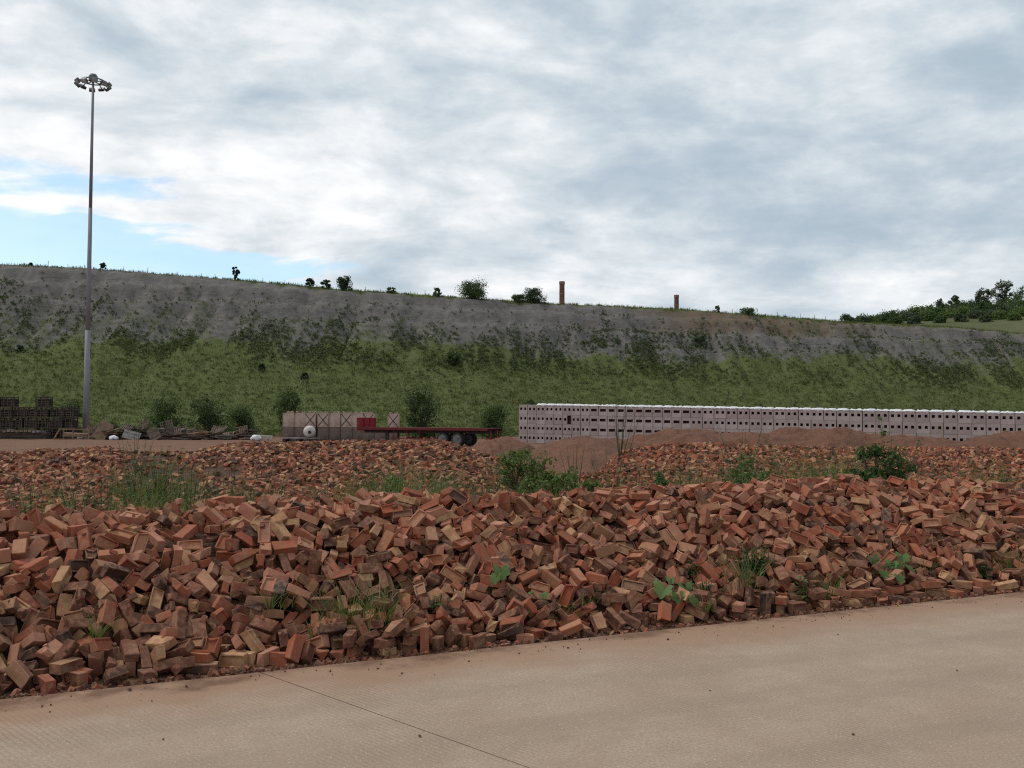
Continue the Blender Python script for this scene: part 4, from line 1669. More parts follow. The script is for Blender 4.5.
# the settled heap, brick by brick: place along, across and up (mm), turn about x, y, z (degrees); whole, half, three-quarter bricks and lumps in turn
REST = [
[-2815,299,35,0,-180,49,-2558,175,49,-90,0,-90,-2535,3097,473,-88,-40,-77,-2516,1255,598,29,26,-65,-2502,2041,877,82,-168,20,-2461,1445,727,4,-159,-86,-2454,615,146,-43,-14,26,
-2448,210,49,-90,0,-124,-2431,481,81,-50,-10,168,-2425,2317,840,72,-7,-65,-2385,1052,501,-42,97,39,-2375,722,224,-130,-22,14,-2347,1695,846,147,14,24,-2340,555,155,-41,-15,9,
-2340,297,100,0,57,60,-2333,1175,582,-22,-144,-84,-2313,3472,204,-9,149,-111,-2310,1813,825,-55,-16,-157,-2300,1306,698,139,11,105,-2298,2433,850,-18,-50,-49,-2294,342,161,-16,27,130,
-2288,3103,454,27,-13,-179,-2287,496,209,46,-22,16,-2284,1638,813,37,-175,13,-2277,2622,869,-3,-5,143,-2277,1034,452,-9,-32,90,-2274,2345,846,37,13,-170,-2260,872,342,-32,38,-148,
-2258,253,49,-90,0,39,-2244,1799,899,35,174,35,-2244,443,170,11,-133,113,-2234,2156,891,-35,-29,-48,-2228,416,49,-90,0,-175,-2226,1566,764,-173,4,11,-2221,2006,950,-85,-18,125,
-2219,1429,791,50,33,-111,-2208,3193,400,157,10,-2,-2192,326,126,180,0,73,-2165,1690,840,-63,33,-40,-2161,3283,346,-37,-6,-1,-2147,607,155,7,35,-62,-2122,1160,608,-34,-4,20,
-2113,3063,491,50,-172,29,-2111,1325,669,-150,-36,39,-2088,1724,908,78,-151,-22,-2083,881,403,161,18,-15,-2083,1821,861,51,-84,0,-2075,1050,480,-122,-11,8,-2070,924,456,19,-161,-14,
-2068,3702,132,-113,-48,89,-2039,1629,816,54,31,-152,-2026,607,237,-15,-156,73,-2025,134,100,-27,38,-84,-2017,507,196,154,-6,-57,-2008,916,518,64,-5,-67,-2007,1476,786,33,0,115,
-2000,2310,928,-72,-33,162,-1999,467,133,26,7,121,-1990,254,165,135,24,31,-1967,81,134,-145,15,12,-1964,2925,550,38,-10,-158,-1964,3386,253,14,142,-106,-1962,1322,746,81,125,30,
-1957,264,58,47,-180,16,-1943,1494,818,24,-156,-23,-1923,3729,80,-61,-14,-123,-1918,1090,608,17,-17,71,-1917,3471,255,147,-24,-71,-1914,3103,441,-27,30,58,-1913,2114,972,3,164,21,
-1910,1966,885,62,7,67,-1906,617,251,-150,3,-113,-1896,585,142,159,8,-4,-1885,1661,905,-99,13,139,-1879,1591,812,95,-14,-2,-1879,1095,514,-51,-169,-1,-1879,2847,637,-60,-146,55,
-1875,942,477,144,-17,7,-1872,1757,889,-15,1,141,-1862,405,43,-170,0,1,-1862,1314,653,8,-45,102,-1859,463,127,51,-20,-23,-1853,912,426,-39,1,31,-1851,2264,931,25,160,74,
-1840,401,188,-52,-2,138,-1833,1012,526,142,-11,16,-1827,1883,871,-26,103,117,-1811,1200,616,0,-135,-66,-1791,585,321,15,15,-66,-1790,73,35,0,0,-67,-1786,1822,929,-62,-77,122,
-1762,849,337,-9,130,108,-1759,3517,217,-56,-9,26,-1754,1308,651,122,39,-66,-1753,1455,750,-16,179,19,-1740,1461,817,-15,-6,177,-1737,3217,403,153,-8,-31,-1716,1863,929,-128,77,-58,
-1715,430,163,6,153,92,-1708,1103,500,-141,-45,43,-1707,572,245,-65,4,-42,-1699,524,127,-151,-4,21,-1691,3428,240,158,31,52,-1686,694,340,32,24,157,-1683,1002,499,-13,-23,20,
-1680,931,559,18,24,-78,-1677,873,359,66,-49,107,-1664,650,276,-79,39,110,-1649,254,93,-114,-25,112,-1647,1935,937,83,-147,-21,-1633,74,49,90,0,177,-1627,372,49,-90,0,-25,
-1614,392,150,64,0,94,-1614,1989,836,-65,176,23,-1604,942,467,-19,6,93,-1597,1383,707,15,-137,-90,-1590,1769,876,-7,4,-80,-1577,2234,904,31,-26,-139,-1574,1598,799,128,-7,54,
-1555,3370,271,12,35,115,-1550,789,376,121,43,-73,-1548,1231,638,-15,43,-90,-1544,278,197,-137,-7,102,-1537,2869,611,44,21,173,-1537,3255,419,-38,28,39,-1527,540,315,-10,32,-110,
-1522,1882,941,-154,22,21,-1520,158,111,170,-13,-70,-1516,1533,830,-36,3,-131,-1505,1085,550,36,21,-145,-1505,365,119,150,17,-83,-1500,877,356,-13,51,-105,-1471,1673,897,37,-17,-106,
-1462,2152,942,42,-13,-94,-1447,3482,212,35,-165,28,-1443,3574,146,139,7,34,-1429,663,267,38,29,-37,-1429,2609,813,-79,-44,-86,-1420,1463,729,-27,-13,160,-1408,342,147,-162,16,-83,
-1407,538,258,-72,40,-70,-1405,785,377,-170,10,-8,-1396,1320,638,-76,-21,26,-1380,1176,602,103,2,101,-1374,895,475,8,165,41,-1372,798,296,7,-171,-4,-1367,122,95,90,145,0,
-1366,242,209,-164,44,-61,-1366,3715,68,90,-12,-157,-1365,3340,353,-59,8,48,-1361,1789,833,-2,175,91,-1358,1590,847,60,38,-132,-1355,675,191,-15,-140,-82,-1343,2101,925,78,-14,111,
-1339,345,85,-28,23,-151,-1321,1773,936,28,-10,-94,-1311,897,427,-7,15,167,-1299,1269,653,-5,-19,-133,-1282,602,230,-109,4,49,-1273,1349,745,-25,-156,-25,-1265,1771,866,31,-22,-105,
-1261,1915,898,-82,-164,8,-1260,791,360,-120,-11,-98,-1257,1219,572,-175,6,7,-1251,1063,443,-65,-178,12,-1245,1448,727,0,-147,-73,-1233,689,324,58,-21,-92,-1224,462,285,-50,31,-139,
-1220,2237,919,4,-164,23,-1219,307,116,79,-11,-111,-1207,243,35,-180,0,2,-1201,296,208,83,-13,-128,-1184,1514,760,-90,-28,107,-1183,557,265,42,35,-136,-1180,973,478,-47,175,-9,
-1179,776,371,122,20,90,-1179,1084,569,7,140,85,-1176,2086,911,154,6,-100,-1175,1279,650,94,0,-113,-1163,166,152,90,0,-155,-1144,46,35,0,-180,-13,-1135,710,302,46,-53,16,
-1129,79,119,37,-8,-159,-1127,508,230,-71,-26,48,-1122,3554,154,25,27,125,-1120,839,423,-120,-23,-96,-1114,1215,545,-8,14,-82,-1110,1743,838,0,-1,-25,-1110,550,132,-138,-5,32,
-1105,1996,884,126,-13,75,-1104,1199,686,-77,-131,-39,-1096,1666,775,179,-1,32,-1078,1611,861,180,-15,-25,-1074,311,58,59,0,134,-1073,449,265,71,-9,-121,-1066,1330,672,105,11,-74,
-1052,1557,778,-19,-23,49,-1049,1017,471,-154,-44,28,-1046,1891,917,82,37,-46,-1042,774,462,92,-70,75,-1039,420,176,-41,10,-138,-1002,600,357,-20,156,-20,-997,2036,954,-36,28,24,
-994,1982,897,130,-36,-56,-986,1104,559,151,32,-23,-984,357,153,45,158,31,-982,2142,926,96,-40,12,-970,174,177,-76,-21,-52,-961,1706,806,-48,-34,-83,-960,729,421,-126,-17,68,
-940,871,400,-51,-165,42,-935,330,98,130,-30,-96,-925,674,263,-44,-133,7,-924,522,293,116,-25,-39,-922,1437,697,-29,-167,7,-912,1619,752,50,-1,65,-908,1534,802,-173,49,-17,
-906,1983,849,119,-12,-82,-905,1749,855,-100,4,127,-884,1271,657,146,-8,102,-882,465,191,-34,-176,-58,-868,3667,82,41,169,-15,-865,2132,885,-3,-178,-70,-863,1003,545,40,120,75,
-860,846,414,33,-41,105,-844,1390,768,11,-8,10,-844,639,293,140,18,45,-844,3524,223,-44,-13,1,-839,478,110,-103,29,-99,-818,1280,715,-3,35,-5,-816,1620,900,-12,-33,135,
-814,1282,614,116,-8,102,-809,191,151,38,-16,-71,-808,1662,784,40,-5,-120,-807,1079,469,15,-166,-18,-805,876,329,-28,34,-138,-786,590,332,58,-51,78,-775,301,188,140,18,107,
-768,1437,706,-82,10,-76,-765,2269,907,-6,8,-159,-760,389,105,49,0,-92,-754,1993,891,-25,156,72,-738,1569,783,100,-56,-57,-737,231,130,10,-40,-16,-728,1116,609,-71,25,92,
-718,647,327,127,-28,110,-708,1808,837,-114,25,89,-702,119,103,-90,46,129,-701,854,318,-29,28,-139,-699,33,35,0,0,10,-679,1329,770,-30,156,34,-670,1848,896,48,-124,-44,
-670,257,79,61,14,105,-652,1025,483,-79,-69,-22,-649,1124,687,-103,-5,133,-647,495,214,-128,20,-51,-646,2059,951,-78,0,-64,-637,725,275,-33,-44,139,-635,1529,758,-160,24,62,
-629,1912,826,-64,-112,-53,-624,335,109,152,1,112,-624,1626,846,34,-153,-70,-618,1785,798,2,34,141,-607,1227,571,-14,-179,-32,-600,1195,629,0,14,-117,-595,1202,696,-13,-7,124,
-594,283,187,-167,-13,-28,-581,1004,605,85,-159,-8,-578,846,399,135,-9,-71,-577,676,323,-44,13,-97,-560,371,77,2,28,-156,-553,1684,784,171,-24,-29,-533,568,160,50,165,54,
-526,663,222,-44,-24,31,-515,2032,882,142,-12,80,-513,1385,757,-2,28,160,-495,1783,846,-91,2,-42,-491,1306,600,95,9,162,-488,186,77,99,16,-104,-483,2409,876,134,-30,84,
-478,947,420,6,-5,153,-464,1585,713,-1,-165,-76,-457,1176,632,-49,-109,81,-451,465,235,16,16,55,-438,1628,888,78,10,-39,-434,413,140,16,8,-62,-423,922,492,161,7,40,
-419,1327,699,106,-9,-142,-419,1983,865,-10,-1,-95,-405,2381,819,-7,-22,92,-404,234,164,-136,-12,62,-399,1001,535,-19,-6,2,-393,84,128,-57,178,14,-366,533,269,154,-8,-108,
-365,1629,771,-17,17,69,-365,1491,741,96,-23,-83,-357,3099,464,-114,33,67,-343,1702,924,-52,20,99,-330,873,333,-128,-5,7,-328,1841,837,-55,-42,64,-325,38,49,-90,0,-163,
-321,605,335,89,27,-5,-319,2032,893,75,12,-96,-314,1174,576,40,5,-107,-304,280,124,66,2,-113,-300,1588,797,71,33,64,-295,858,485,13,-47,-131,-267,1267,682,-150,-22,-61,
-259,1470,717,12,-168,-71,-239,971,486,0,78,36,-234,579,169,-92,-13,110,-232,304,88,115,21,82,-229,696,256,28,-9,172,-228,2652,774,4,50,81,-222,1178,614,148,7,-104,
-220,1050,639,-56,168,22,-215,319,185,22,29,31,-201,466,235,87,-24,112,-192,2104,918,7,-164,63,-185,64,35,180,0,-76,-169,3869,35,0,-180,54,-169,187,92,0,45,86,
-168,1489,752,23,-165,-65,-164,1741,800,21,165,50,-163,568,249,74,-51,114,-162,1010,507,-80,72,48,-161,883,564,-161,1,33,-155,779,346,-131,35,-47,-143,871,360,-48,-31,133,
-130,423,98,-65,24,159,-117,1826,893,-6,-142,109,-116,476,160,-1,146,-73,-104,1962,856,102,-7,13,-96,225,193,-12,-161,-74,-96,546,294,-60,-24,-110,-93,2058,904,109,36,53,
-93,691,374,41,-45,32,-84,1757,767,11,23,-161,-83,47,49,90,0,100,-75,1011,519,71,-50,105,-74,1121,535,-48,-26,149,-70,617,169,-46,-4,-179,-59,227,120,-14,-8,117,
-56,1684,896,-80,28,128,-49,3970,49,90,0,-85,-43,1603,781,30,-2,-159,-40,1225,732,85,172,-4,-30,1925,933,-39,2,-174,-25,491,91,1,-140,-94,-7,1173,647,-175,-9,55,
-5,3426,231,79,33,85,0,1806,999,177,-7,-45,3,157,35,-180,0,-31,9,550,291,141,31,76,13,707,268,27,-2,-167,19,1769,924,-27,173,-66,21,809,418,-43,17,156,
21,403,132,48,-35,116,30,484,245,-133,24,67,39,3870,98,0,0,57,41,2149,879,-39,-31,-18,44,2063,875,1,51,98,55,1476,743,88,13,-49,58,3987,35,0,0,-81,
80,616,172,46,134,87,81,1045,589,7,-8,-68,94,1962,878,-31,164,-2,97,2950,557,-77,31,102,103,1011,532,-11,-1,57,110,1304,770,7,155,87,113,396,149,67,-29,87,
115,468,80,-41,-179,-5,119,1661,904,-79,-16,-134,119,831,405,-38,-16,122,125,244,49,-90,0,143,126,1254,614,12,-16,96,129,1826,838,138,48,48,134,1748,789,-6,164,-12,
141,147,99,-65,-32,126,153,1201,660,20,0,45,175,557,265,19,32,137,181,899,441,37,-38,139,181,383,183,-20,3,74,184,1620,798,-66,-167,-4,186,520,215,16,33,133,
198,300,91,13,145,-106,199,1398,739,-52,47,-151,199,713,315,11,-61,32,202,1512,805,-176,-8,17,202,1834,926,41,59,-66,206,1104,665,8,17,-139,238,806,338,61,-17,-11,
262,235,63,90,8,71,274,666,308,-91,-18,-146,276,1901,941,23,13,164,282,467,108,164,23,-65,283,38,49,90,0,103,284,3080,461,95,-39,-115,290,1198,636,174,-24,35,
294,1034,569,-132,-25,63,297,307,197,-31,9,-128,305,1364,728,12,175,68,306,530,184,-10,26,-51,309,531,254,16,-23,116,317,1224,576,8,20,-120,321,3776,40,0,3,30,
327,2006,958,-64,146,11,346,1727,892,7,29,-31,359,2833,683,111,13,-28,361,3597,194,-19,-33,-85,373,1001,566,94,-36,62,379,2010,894,-38,9,78,380,283,180,47,128,18,
380,2335,959,166,16,25,391,182,126,180,0,45,394,889,389,-19,132,77,402,388,81,90,-22,96,406,642,293,-12,52,-116,412,1839,852,132,28,-4,417,1436,777,66,8,60,
422,220,50,90,0,-149,423,2393,864,18,180,-62,428,1639,782,-3,180,-13,442,1237,656,8,121,54,464,399,84,-90,24,-84,465,3053,508,-13,16,164,466,796,422,113,-28,76,
470,598,352,-54,171,6,470,1352,665,20,36,-72,475,531,305,139,8,24,476,2230,857,-18,32,42,479,1160,639,98,-9,-139,481,411,181,-22,15,-149,483,922,504,37,8,140,
497,1774,902,109,-27,108,508,539,199,-57,29,55,511,1612,859,88,3,-143,523,2703,724,144,-20,-6,527,659,301,-9,114,87,530,3637,130,40,173,-49,544,2324,902,27,-9,118,
544,1476,787,-141,45,-83,551,1848,807,22,23,107,557,934,434,-40,22,-64,559,342,167,-53,-10,-139,563,219,103,0,-65,-100,579,753,315,51,15,1,584,848,337,-40,6,-10,
589,2853,656,-91,-26,-90,590,2040,889,-67,-178,11,601,2389,872,48,-7,-54,603,511,237,-38,-37,-117,609,318,201,-53,-170,41,611,1886,870,-157,-22,-70,611,3844,35,0,0,-107,
612,1549,784,-164,-9,-35,623,916,477,130,-23,116,624,307,99,-69,33,153,629,1102,577,32,-14,79,629,3402,292,17,49,120,641,581,367,-48,137,76,641,1997,926,-67,-174,10,
650,2213,932,24,-167,-49,652,1672,817,87,-39,-52,652,2565,831,136,-33,-39,665,1076,623,30,18,30,670,1398,772,84,29,22,677,946,426,-27,-162,-60,689,3258,361,-6,136,-89,
693,1977,818,155,-10,51,700,899,511,-45,19,-67,706,2453,805,44,171,-47,710,2753,670,-21,-25,-82,714,1855,887,114,25,-51,715,1252,694,-21,177,-7,720,1019,595,61,-162,30,
720,2128,834,-68,-8,-163,720,652,254,-54,151,21,730,1010,480,46,-15,117,731,533,187,96,-35,-65,734,719,356,-51,26,-153,747,2225,903,62,-8,-38,760,1525,786,-108,-28,122,
762,292,167,0,-23,96,771,3665,155,117,-3,-113,774,3407,261,143,14,21,777,616,339,123,52,-49,790,1432,822,-153,17,-23,792,1747,819,7,-18,27,802,1107,503,-40,-150,-37,
806,2860,650,135,17,-15,807,330,80,34,17,-4,808,757,285,48,15,-7,822,3030,511,18,-27,-127,824,417,158,-25,19,172,845,2623,733,83,-1,-153,845,235,99,83,37,-86,
851,605,170,-45,12,-137,865,2269,863,-36,24,-94,882,1247,657,-22,-8,-60,886,1631,841,-8,178,62,888,2962,574,-51,-19,-150,895,1809,926,21,3,-49,896,1628,775,1,8,-39,
905,2519,892,-24,135,-53,909,1845,796,-171,7,-57,910,1344,757,-132,-63,47,913,966,485,-155,16,73,918,4097,36,0,0,71,919,2408,849,-38,-80,-86,920,2227,885,20,-142,-63,
923,202,119,88,32,102,925,3561,232,26,167,71,926,452,257,32,-179,-12,935,1862,884,-8,161,27,948,3401,286,32,-9,-152,948,1122,558,41,34,-153,956,271,198,-28,4,129,
956,3113,475,115,-34,-100,958,2034,820,20,-1,108,965,2133,907,49,-168,43,968,3680,168,-30,4,-61,970,2541,857,-45,-25,46,972,2696,788,41,-22,-87,977,836,389,19,-42,67,
979,2024,881,8,18,39,989,154,69,-31,-10,1,990,720,289,52,25,2,996,388,207,17,33,110,1029,2412,854,-86,54,-44,1033,1803,820,-73,-5,-59,1035,1479,754,-85,-17,109,
1053,209,154,-155,-20,-42,1055,590,319,-34,-25,-24,1056,2203,804,173,11,84,1061,575,224,126,34,60,1063,32,79,0,-149,107,1064,1086,485,27,139,90,1069,2020,916,-168,17,45,
1081,436,276,61,67,-104,1084,2972,562,42,12,166,1088,1271,623,69,-64,-76,1097,913,386,126,36,-83,1098,3870,35,0,-180,21,1099,757,320,147,14,-19,1128,750,388,-20,30,14,
1132,819,477,-141,-13,113,1132,2503,842,19,-145,-48,1133,1748,885,45,-2,100,1135,2042,800,134,8,32,1139,333,149,-33,4,157,1139,3459,240,50,6,-1,1149,622,274,31,172,-41,
1150,1645,772,-176,20,-51,1158,1246,638,71,-70,-70,1160,3089,501,74,-37,-84,1176,201,98,-180,0,-36,1185,2653,792,-19,160,-68,1191,125,35,0,0,-15,1194,3748,86,34,22,152,
1203,554,164,50,-178,-14,1209,1136,561,163,-14,-13,1218,458,211,5,141,92,1220,2355,854,3,-157,-44,1231,1301,612,6,-149,-90,1232,959,523,-54,-26,26,1233,2046,899,17,-155,44,
1236,1099,467,-56,-3,-176,1239,1843,887,-26,-21,-126,1240,807,454,130,-6,112,1251,751,280,5,6,-93,1260,871,404,47,21,-76,1262,3017,550,-101,41,71,1264,1538,801,-7,154,43,
1266,1041,490,-50,151,27,1268,2147,935,-88,-25,-104,1277,1414,705,-49,-1,179,1282,2387,903,34,-24,137,1300,345,35,180,0,58,1304,1643,768,170,-15,82,1316,2688,778,-5,-147,-31,
1318,2596,840,-146,8,64,1323,833,501,-35,-34,130,1325,728,339,5,14,-1,1327,2912,616,26,-171,31,1335,1257,658,167,-6,49,1340,3418,254,14,147,-68,1345,645,204,7,60,-128,
1346,2466,780,77,19,67,1349,1195,601,-13,6,97,1358,867,407,89,38,-79,1364,3557,164,155,-22,-46,1372,2794,700,29,35,133,1388,988,573,-132,28,-110,1397,200,49,90,0,-38,
1402,1756,810,-93,-1,-91,1405,3035,531,45,168,-3,1412,2318,853,24,133,-25,1419,405,105,-90,49,-17,1429,637,332,-91,34,11,1443,2048,910,-116,13,135,1444,841,419,73,-32,-85,
1449,484,100,-130,19,-17,1453,2512,806,-56,-111,-16,1455,2202,947,142,6,-111,1466,230,49,-90,0,-42,1467,1558,827,0,-3,-83,1479,336,132,45,20,52,1480,693,186,-58,-171,2,
1483,2266,828,-23,16,47,1502,984,510,-1,36,7,1507,1645,930,-14,-40,148,1507,728,271,-13,13,-7,1514,820,382,-14,-162,90,1517,3934,49,90,0,101,1522,558,165,83,-23,-137,
1526,1406,714,-18,31,-115,1526,1765,888,-54,28,177,1527,575,244,6,-24,-168,1529,857,434,14,162,-89,1530,2709,726,-6,1,-78,1544,281,141,17,-46,131,1546,1279,624,82,-177,-7,
1555,2631,801,84,-1,-93,1558,2334,883,12,-179,-38,1574,1600,763,-13,-12,50,1575,1300,717,-89,7,64,1588,2123,963,60,-23,171,1591,1925,861,6,35,-91,1599,2894,598,-15,-137,109,
1600,366,163,160,16,-40,1602,1879,944,129,-2,31,1621,3395,308,-17,-138,86,1623,2076,883,-3,-117,71,1627,187,54,-88,3,-139,1628,2251,989,80,14,159,1629,1167,633,29,17,-157,
1633,1607,847,-173,-12,48,1639,774,415,172,15,61,1641,861,455,0,17,90,1642,1176,561,-30,-16,26,1650,438,121,31,176,-27,1651,420,223,42,11,-44,1660,490,163,31,2,156,
1663,656,350,79,2,-34,1665,2806,710,115,11,24,1679,751,332,-36,172,-28,1683,1852,891,8,-15,-135,1687,673,187,-100,5,-16,1688,1051,477,25,14,-148,1688,2554,783,-167,16,-24,
1689,2369,901,96,14,-24,1693,1829,816,79,13,35,1699,2681,747,-25,-12,24,1704,1392,729,42,-31,138,1708,582,128,-26,13,155,1732,2992,556,-32,6,35,1732,2248,864,99,-7,28,
1733,2131,999,-100,-3,154,1735,949,367,-146,-39,44,1736,752,449,-162,-22,67,1736,2550,863,-107,-1,-98,1736,659,261,-6,10,13,1740,1298,619,70,-176,-2,1755,2165,928,2,-11,69,
1756,1966,926,-33,20,129,1757,308,146,-81,-4,-100,1768,48,134,71,-57,50,1770,1128,567,-93,31,68,1773,1728,843,169,24,-53,1793,1780,934,-103,24,-54,1809,1948,883,33,-20,-50,
1810,1195,674,-6,169,82,1813,3697,75,-37,13,28,1817,723,422,-162,-22,67,1819,174,97,30,146,59,1825,358,179,99,-15,-102,1830,885,487,-37,-155,3,1832,2486,878,87,-26,-76,
1834,1607,854,38,-10,60,1834,2959,585,145,18,27,1836,1353,789,2,56,-106,1842,1414,766,17,54,-87,1843,1141,573,88,-6,69,1849,2059,877,135,-93,-2,1868,1939,847,-7,-38,24,
1869,650,197,-46,-29,37,1869,758,308,-127,-9,-99,1872,220,59,-124,0,-77,1886,1775,833,78,7,142,1886,1595,796,128,-11,59,1903,2749,757,9,-154,42,1906,933,355,40,40,-44,
1906,2291,937,-4,-10,178,1910,555,125,-39,-2,3,1911,2399,824,47,-3,36,1915,2558,768,19,-169,47,1936,1524,752,17,-12,57,1946,3016,558,73,-18,-57,1950,1152,537,-100,-41,98,
1955,2207,914,-80,15,-3,1955,699,386,145,21,-20,1955,2071,973,37,-20,-95,1958,688,292,135,-30,-92,1962,1216,684,-38,4,176,1965,669,188,45,152,35,1974,260,89,104,24,123,
1977,1865,947,-45,-30,147,1981,2085,854,53,-9,85,1986,1454,783,-12,37,-69,1989,857,480,147,-2,-85,2008,1239,610,-99,-37,96,2016,2853,646,75,-30,-88,2022,1898,858,-11,150,29,
2023,1988,966,124,-36,42,2031,762,297,21,-148,-33,2047,516,153,62,-50,80,2057,3352,425,-30,-49,-19,2063,3336,305,-23,4,4,2068,3833,99,9,90,0,2071,226,196,26,178,-6,
2073,3234,372,-44,12,6,2074,892,361,-103,-42,108,2077,2436,831,7,-144,59,2083,1613,820,-37,-4,-14,2086,1335,661,3,-143,-70,2092,1132,595,136,-3,-115,2094,145,35,-180,0,67,
2096,1089,485,73,14,-9,2100,2653,861,165,12,41,2101,242,113,1,172,91,2115,593,313,-92,1,159,2120,2176,959,-101,-165,0,2125,2625,805,1,19,96,2127,382,181,-30,-18,-72,
2129,1725,910,-80,1,-136,2138,490,88,2,142,80,2139,935,452,8,176,-82,2140,631,142,-2,2,169,2142,1780,827,7,-174,88,2148,3270,440,77,36,58,2150,2023,970,8,-5,61,
2152,1018,571,-40,80,-147,2156,3759,99,-91,90,0,2156,2750,721,163,4,2,2156,357,50,-89,0,-9,2165,781,389,61,-22,-99,2165,2043,908,-173,-6,74,2165,108,140,90,0,63,
2168,1427,749,0,-32,157,2169,2562,760,-14,-13,-41,2172,2006,839,-9,-2,-163,2179,1893,940,-79,32,-135,2180,2383,838,-88,29,83,2182,690,342,18,31,169,2220,145,50,-90,0,41,
2223,1144,584,28,-20,58,2229,1812,905,101,76,-46,2230,828,323,-69,-26,55,2238,1623,853,150,23,-16,2243,561,272,91,30,-99,2244,1005,443,9,-40,74,2248,2877,629,-60,30,137,
2253,680,249,-4,152,71,2258,2650,783,-96,-19,118,2265,2272,921,-19,-19,178,2268,1327,682,-77,-25,69,2276,467,171,43,153,-28,2286,953,502,-70,38,-60,2287,360,99,-90,-40,91,
2289,795,483,140,-10,6,2296,292,161,-81,40,-77,2303,121,127,53,-3,-140,2312,2431,877,89,-21,61,2314,652,403,-23,-41,111,2323,1139,582,-69,-5,72,2325,821,373,-104,43,-120,
2328,2141,967,13,-150,5,2328,578,241,8,137,81,2329,1287,737,102,-23,-124,2331,720,383,15,43,-79,2336,1271,659,-2,154,-100,2361,3487,223,73,29,68,2366,3178,429,52,-1,-2,
2369,2490,825,-160,-9,-9,2377,235,35,0,0,90,2383,1880,852,-7,168,-19,2402,1548,872,7,17,-63,2404,413,212,24,9,-111,2408,842,301,-135,0,-13,2413,2066,892,101,8,32,
2418,2861,651,32,170,-25,2422,457,150,-13,158,-33,2430,1251,637,5,152,-102,2432,3232,376,38,177,0,2441,2764,765,84,10,92,2445,1300,681,-6,-28,-100,2448,782,380,-51,42,-50,
2450,601,345,-53,-3,40,2454,2337,871,4,-13,160,2457,316,98,0,0,59,2459,63,194,-180,-21,32,2469,604,163,15,22,-75,2476,1338,743,82,-28,-96,2476,285,35,0,-180,-81,
2483,1433,813,-124,-7,25,2490,932,409,139,-2,-2,2492,548,228,61,175,-9,2501,471,305,-7,-175,-53,2512,2474,856,-159,11,-98,2520,2171,901,-75,-4,-16,2523,1665,914,-6,150,74,
2530,2559,784,-18,-15,-32,2545,2061,941,-45,34,-49,2555,1359,696,-5,41,-106,2560,297,239,133,-11,69,2565,1808,829,-6,-18,103,2566,1635,825,-161,24,-54,2578,3296,378,-50,-5,-49,
2578,756,341,109,-4,-106,2579,959,488,-49,-178,3,2579,1234,701,-104,-41,-3,2589,149,35,0,0,-90,2617,1076,497,36,38,-51,2632,254,232,-21,136,-40,2633,511,153,35,170,-16,
2643,3096,463,7,-139,101,2648,613,277,-53,-81,68,2651,802,412,-124,-40,86,2662,1020,577,1,-10,-3,2665,1789,894,25,-25,82,2667,171,129,-175,-17,-25,2675,276,145,153,-38,-57,
2676,2483,861,-125,21,-41,2676,385,58,-131,0,15,2682,2272,896,104,29,10,2684,3451,270,-5,-167,93,2690,876,356,-3,-43,93,2695,54,99,17,-90,138,2707,3633,153,30,-150,44,
2713,1332,729,-51,28,97,2715,722,289,-82,14,-162,2730,237,56,-142,0,87,2733,971,490,53,-6,99,2734,2142,877,6,5,98,2735,2715,728,7,14,99,2741,559,270,26,124,67,
2742,1433,773,-45,-8,134,2744,619,177,17,34,-64,2749,3762,111,113,-10,134,2769,1648,855,82,-171,-7,2770,1618,929,6,10,-17,2784,3606,95,-40,1,5,2784,3226,386,148,-12,-13,
2787,2035,940,11,20,-29,2790,1201,663,35,-58,6,2794,917,525,-57,0,-86,2795,1775,838,-9,-22,-177,2800,322,101,-180,59,17,2804,1869,919,-43,166,-51,2807,1291,636,-100,19,-8,
2810,2418,898,-56,27,80,2826,478,239,94,-35,-89,2828,2261,848,11,171,-82,2831,1720,883,8,25,-11,2832,450,165,-20,30,62,2853,1548,791,-149,19,-11,2857,3917,35,0,0,-169,
2860,576,341,17,165,77,2861,366,149,-16,36,80,2866,1052,528,-9,25,143,2868,3023,589,-11,-8,51,2876,1115,658,6,16,67,2878,3354,307,-7,147,-86,2879,3065,523,-172,-12,-24,
2880,215,107,122,42,39,2901,1736,937,-151,1,49,2917,2169,963,31,42,-38,2922,2294,893,11,-59,-134,2933,259,192,-51,-142,25,2940,1856,836,36,12,88,2951,1281,727,-161,-27,48,
2952,588,290,-34,158,9,2962,1354,652,40,-176,-12,2964,2433,914,1,165,61,2966,1656,839,1,41,-118,2967,515,254,54,22,-169,2973,351,217,34,-21,176,2975,618,208,39,147,33,
2978,1613,899,-42,171,-2,2986,2028,911,-11,60,-135,2994,395,258,38,-167,-15,3005,1082,452,-74,-172,1,3008,1271,623,38,-3,169,3009,2213,924,-38,-121,72,3014,2435,852,14,17,-121,
3014,336,89,-44,-1,96,3015,802,374,-136,32,101,3015,1839,946,56,34,145,3024,145,49,-90,0,-84,3032,3608,102,153,-22,-36,3035,1420,755,8,-52,87,3036,1567,792,17,-29,51,
3040,3014,526,163,34,57,3043,1532,849,-142,-3,-2,3048,3770,89,16,32,-82,3051,2301,949,-29,14,143,3057,2642,797,125,-6,-4,3061,1914,878,48,-27,76,3062,2829,687,-128,13,2,
3066,1155,602,5,25,1,3069,463,233,105,140,-2,3072,2904,638,65,-3,-170,3079,1723,829,-172,8,-39,3084,3883,36,0,-180,70,3100,289,58,134,0,-83,3101,1693,901,95,10,-54,
3102,569,159,16,-20,171,3105,713,318,-46,41,-151,3108,47,49,-90,0,-141,3110,934,422,165,-7,66,3114,1357,828,-144,-40,16,3116,2130,866,-79,-11,99,3117,447,158,-152,-32,-35,
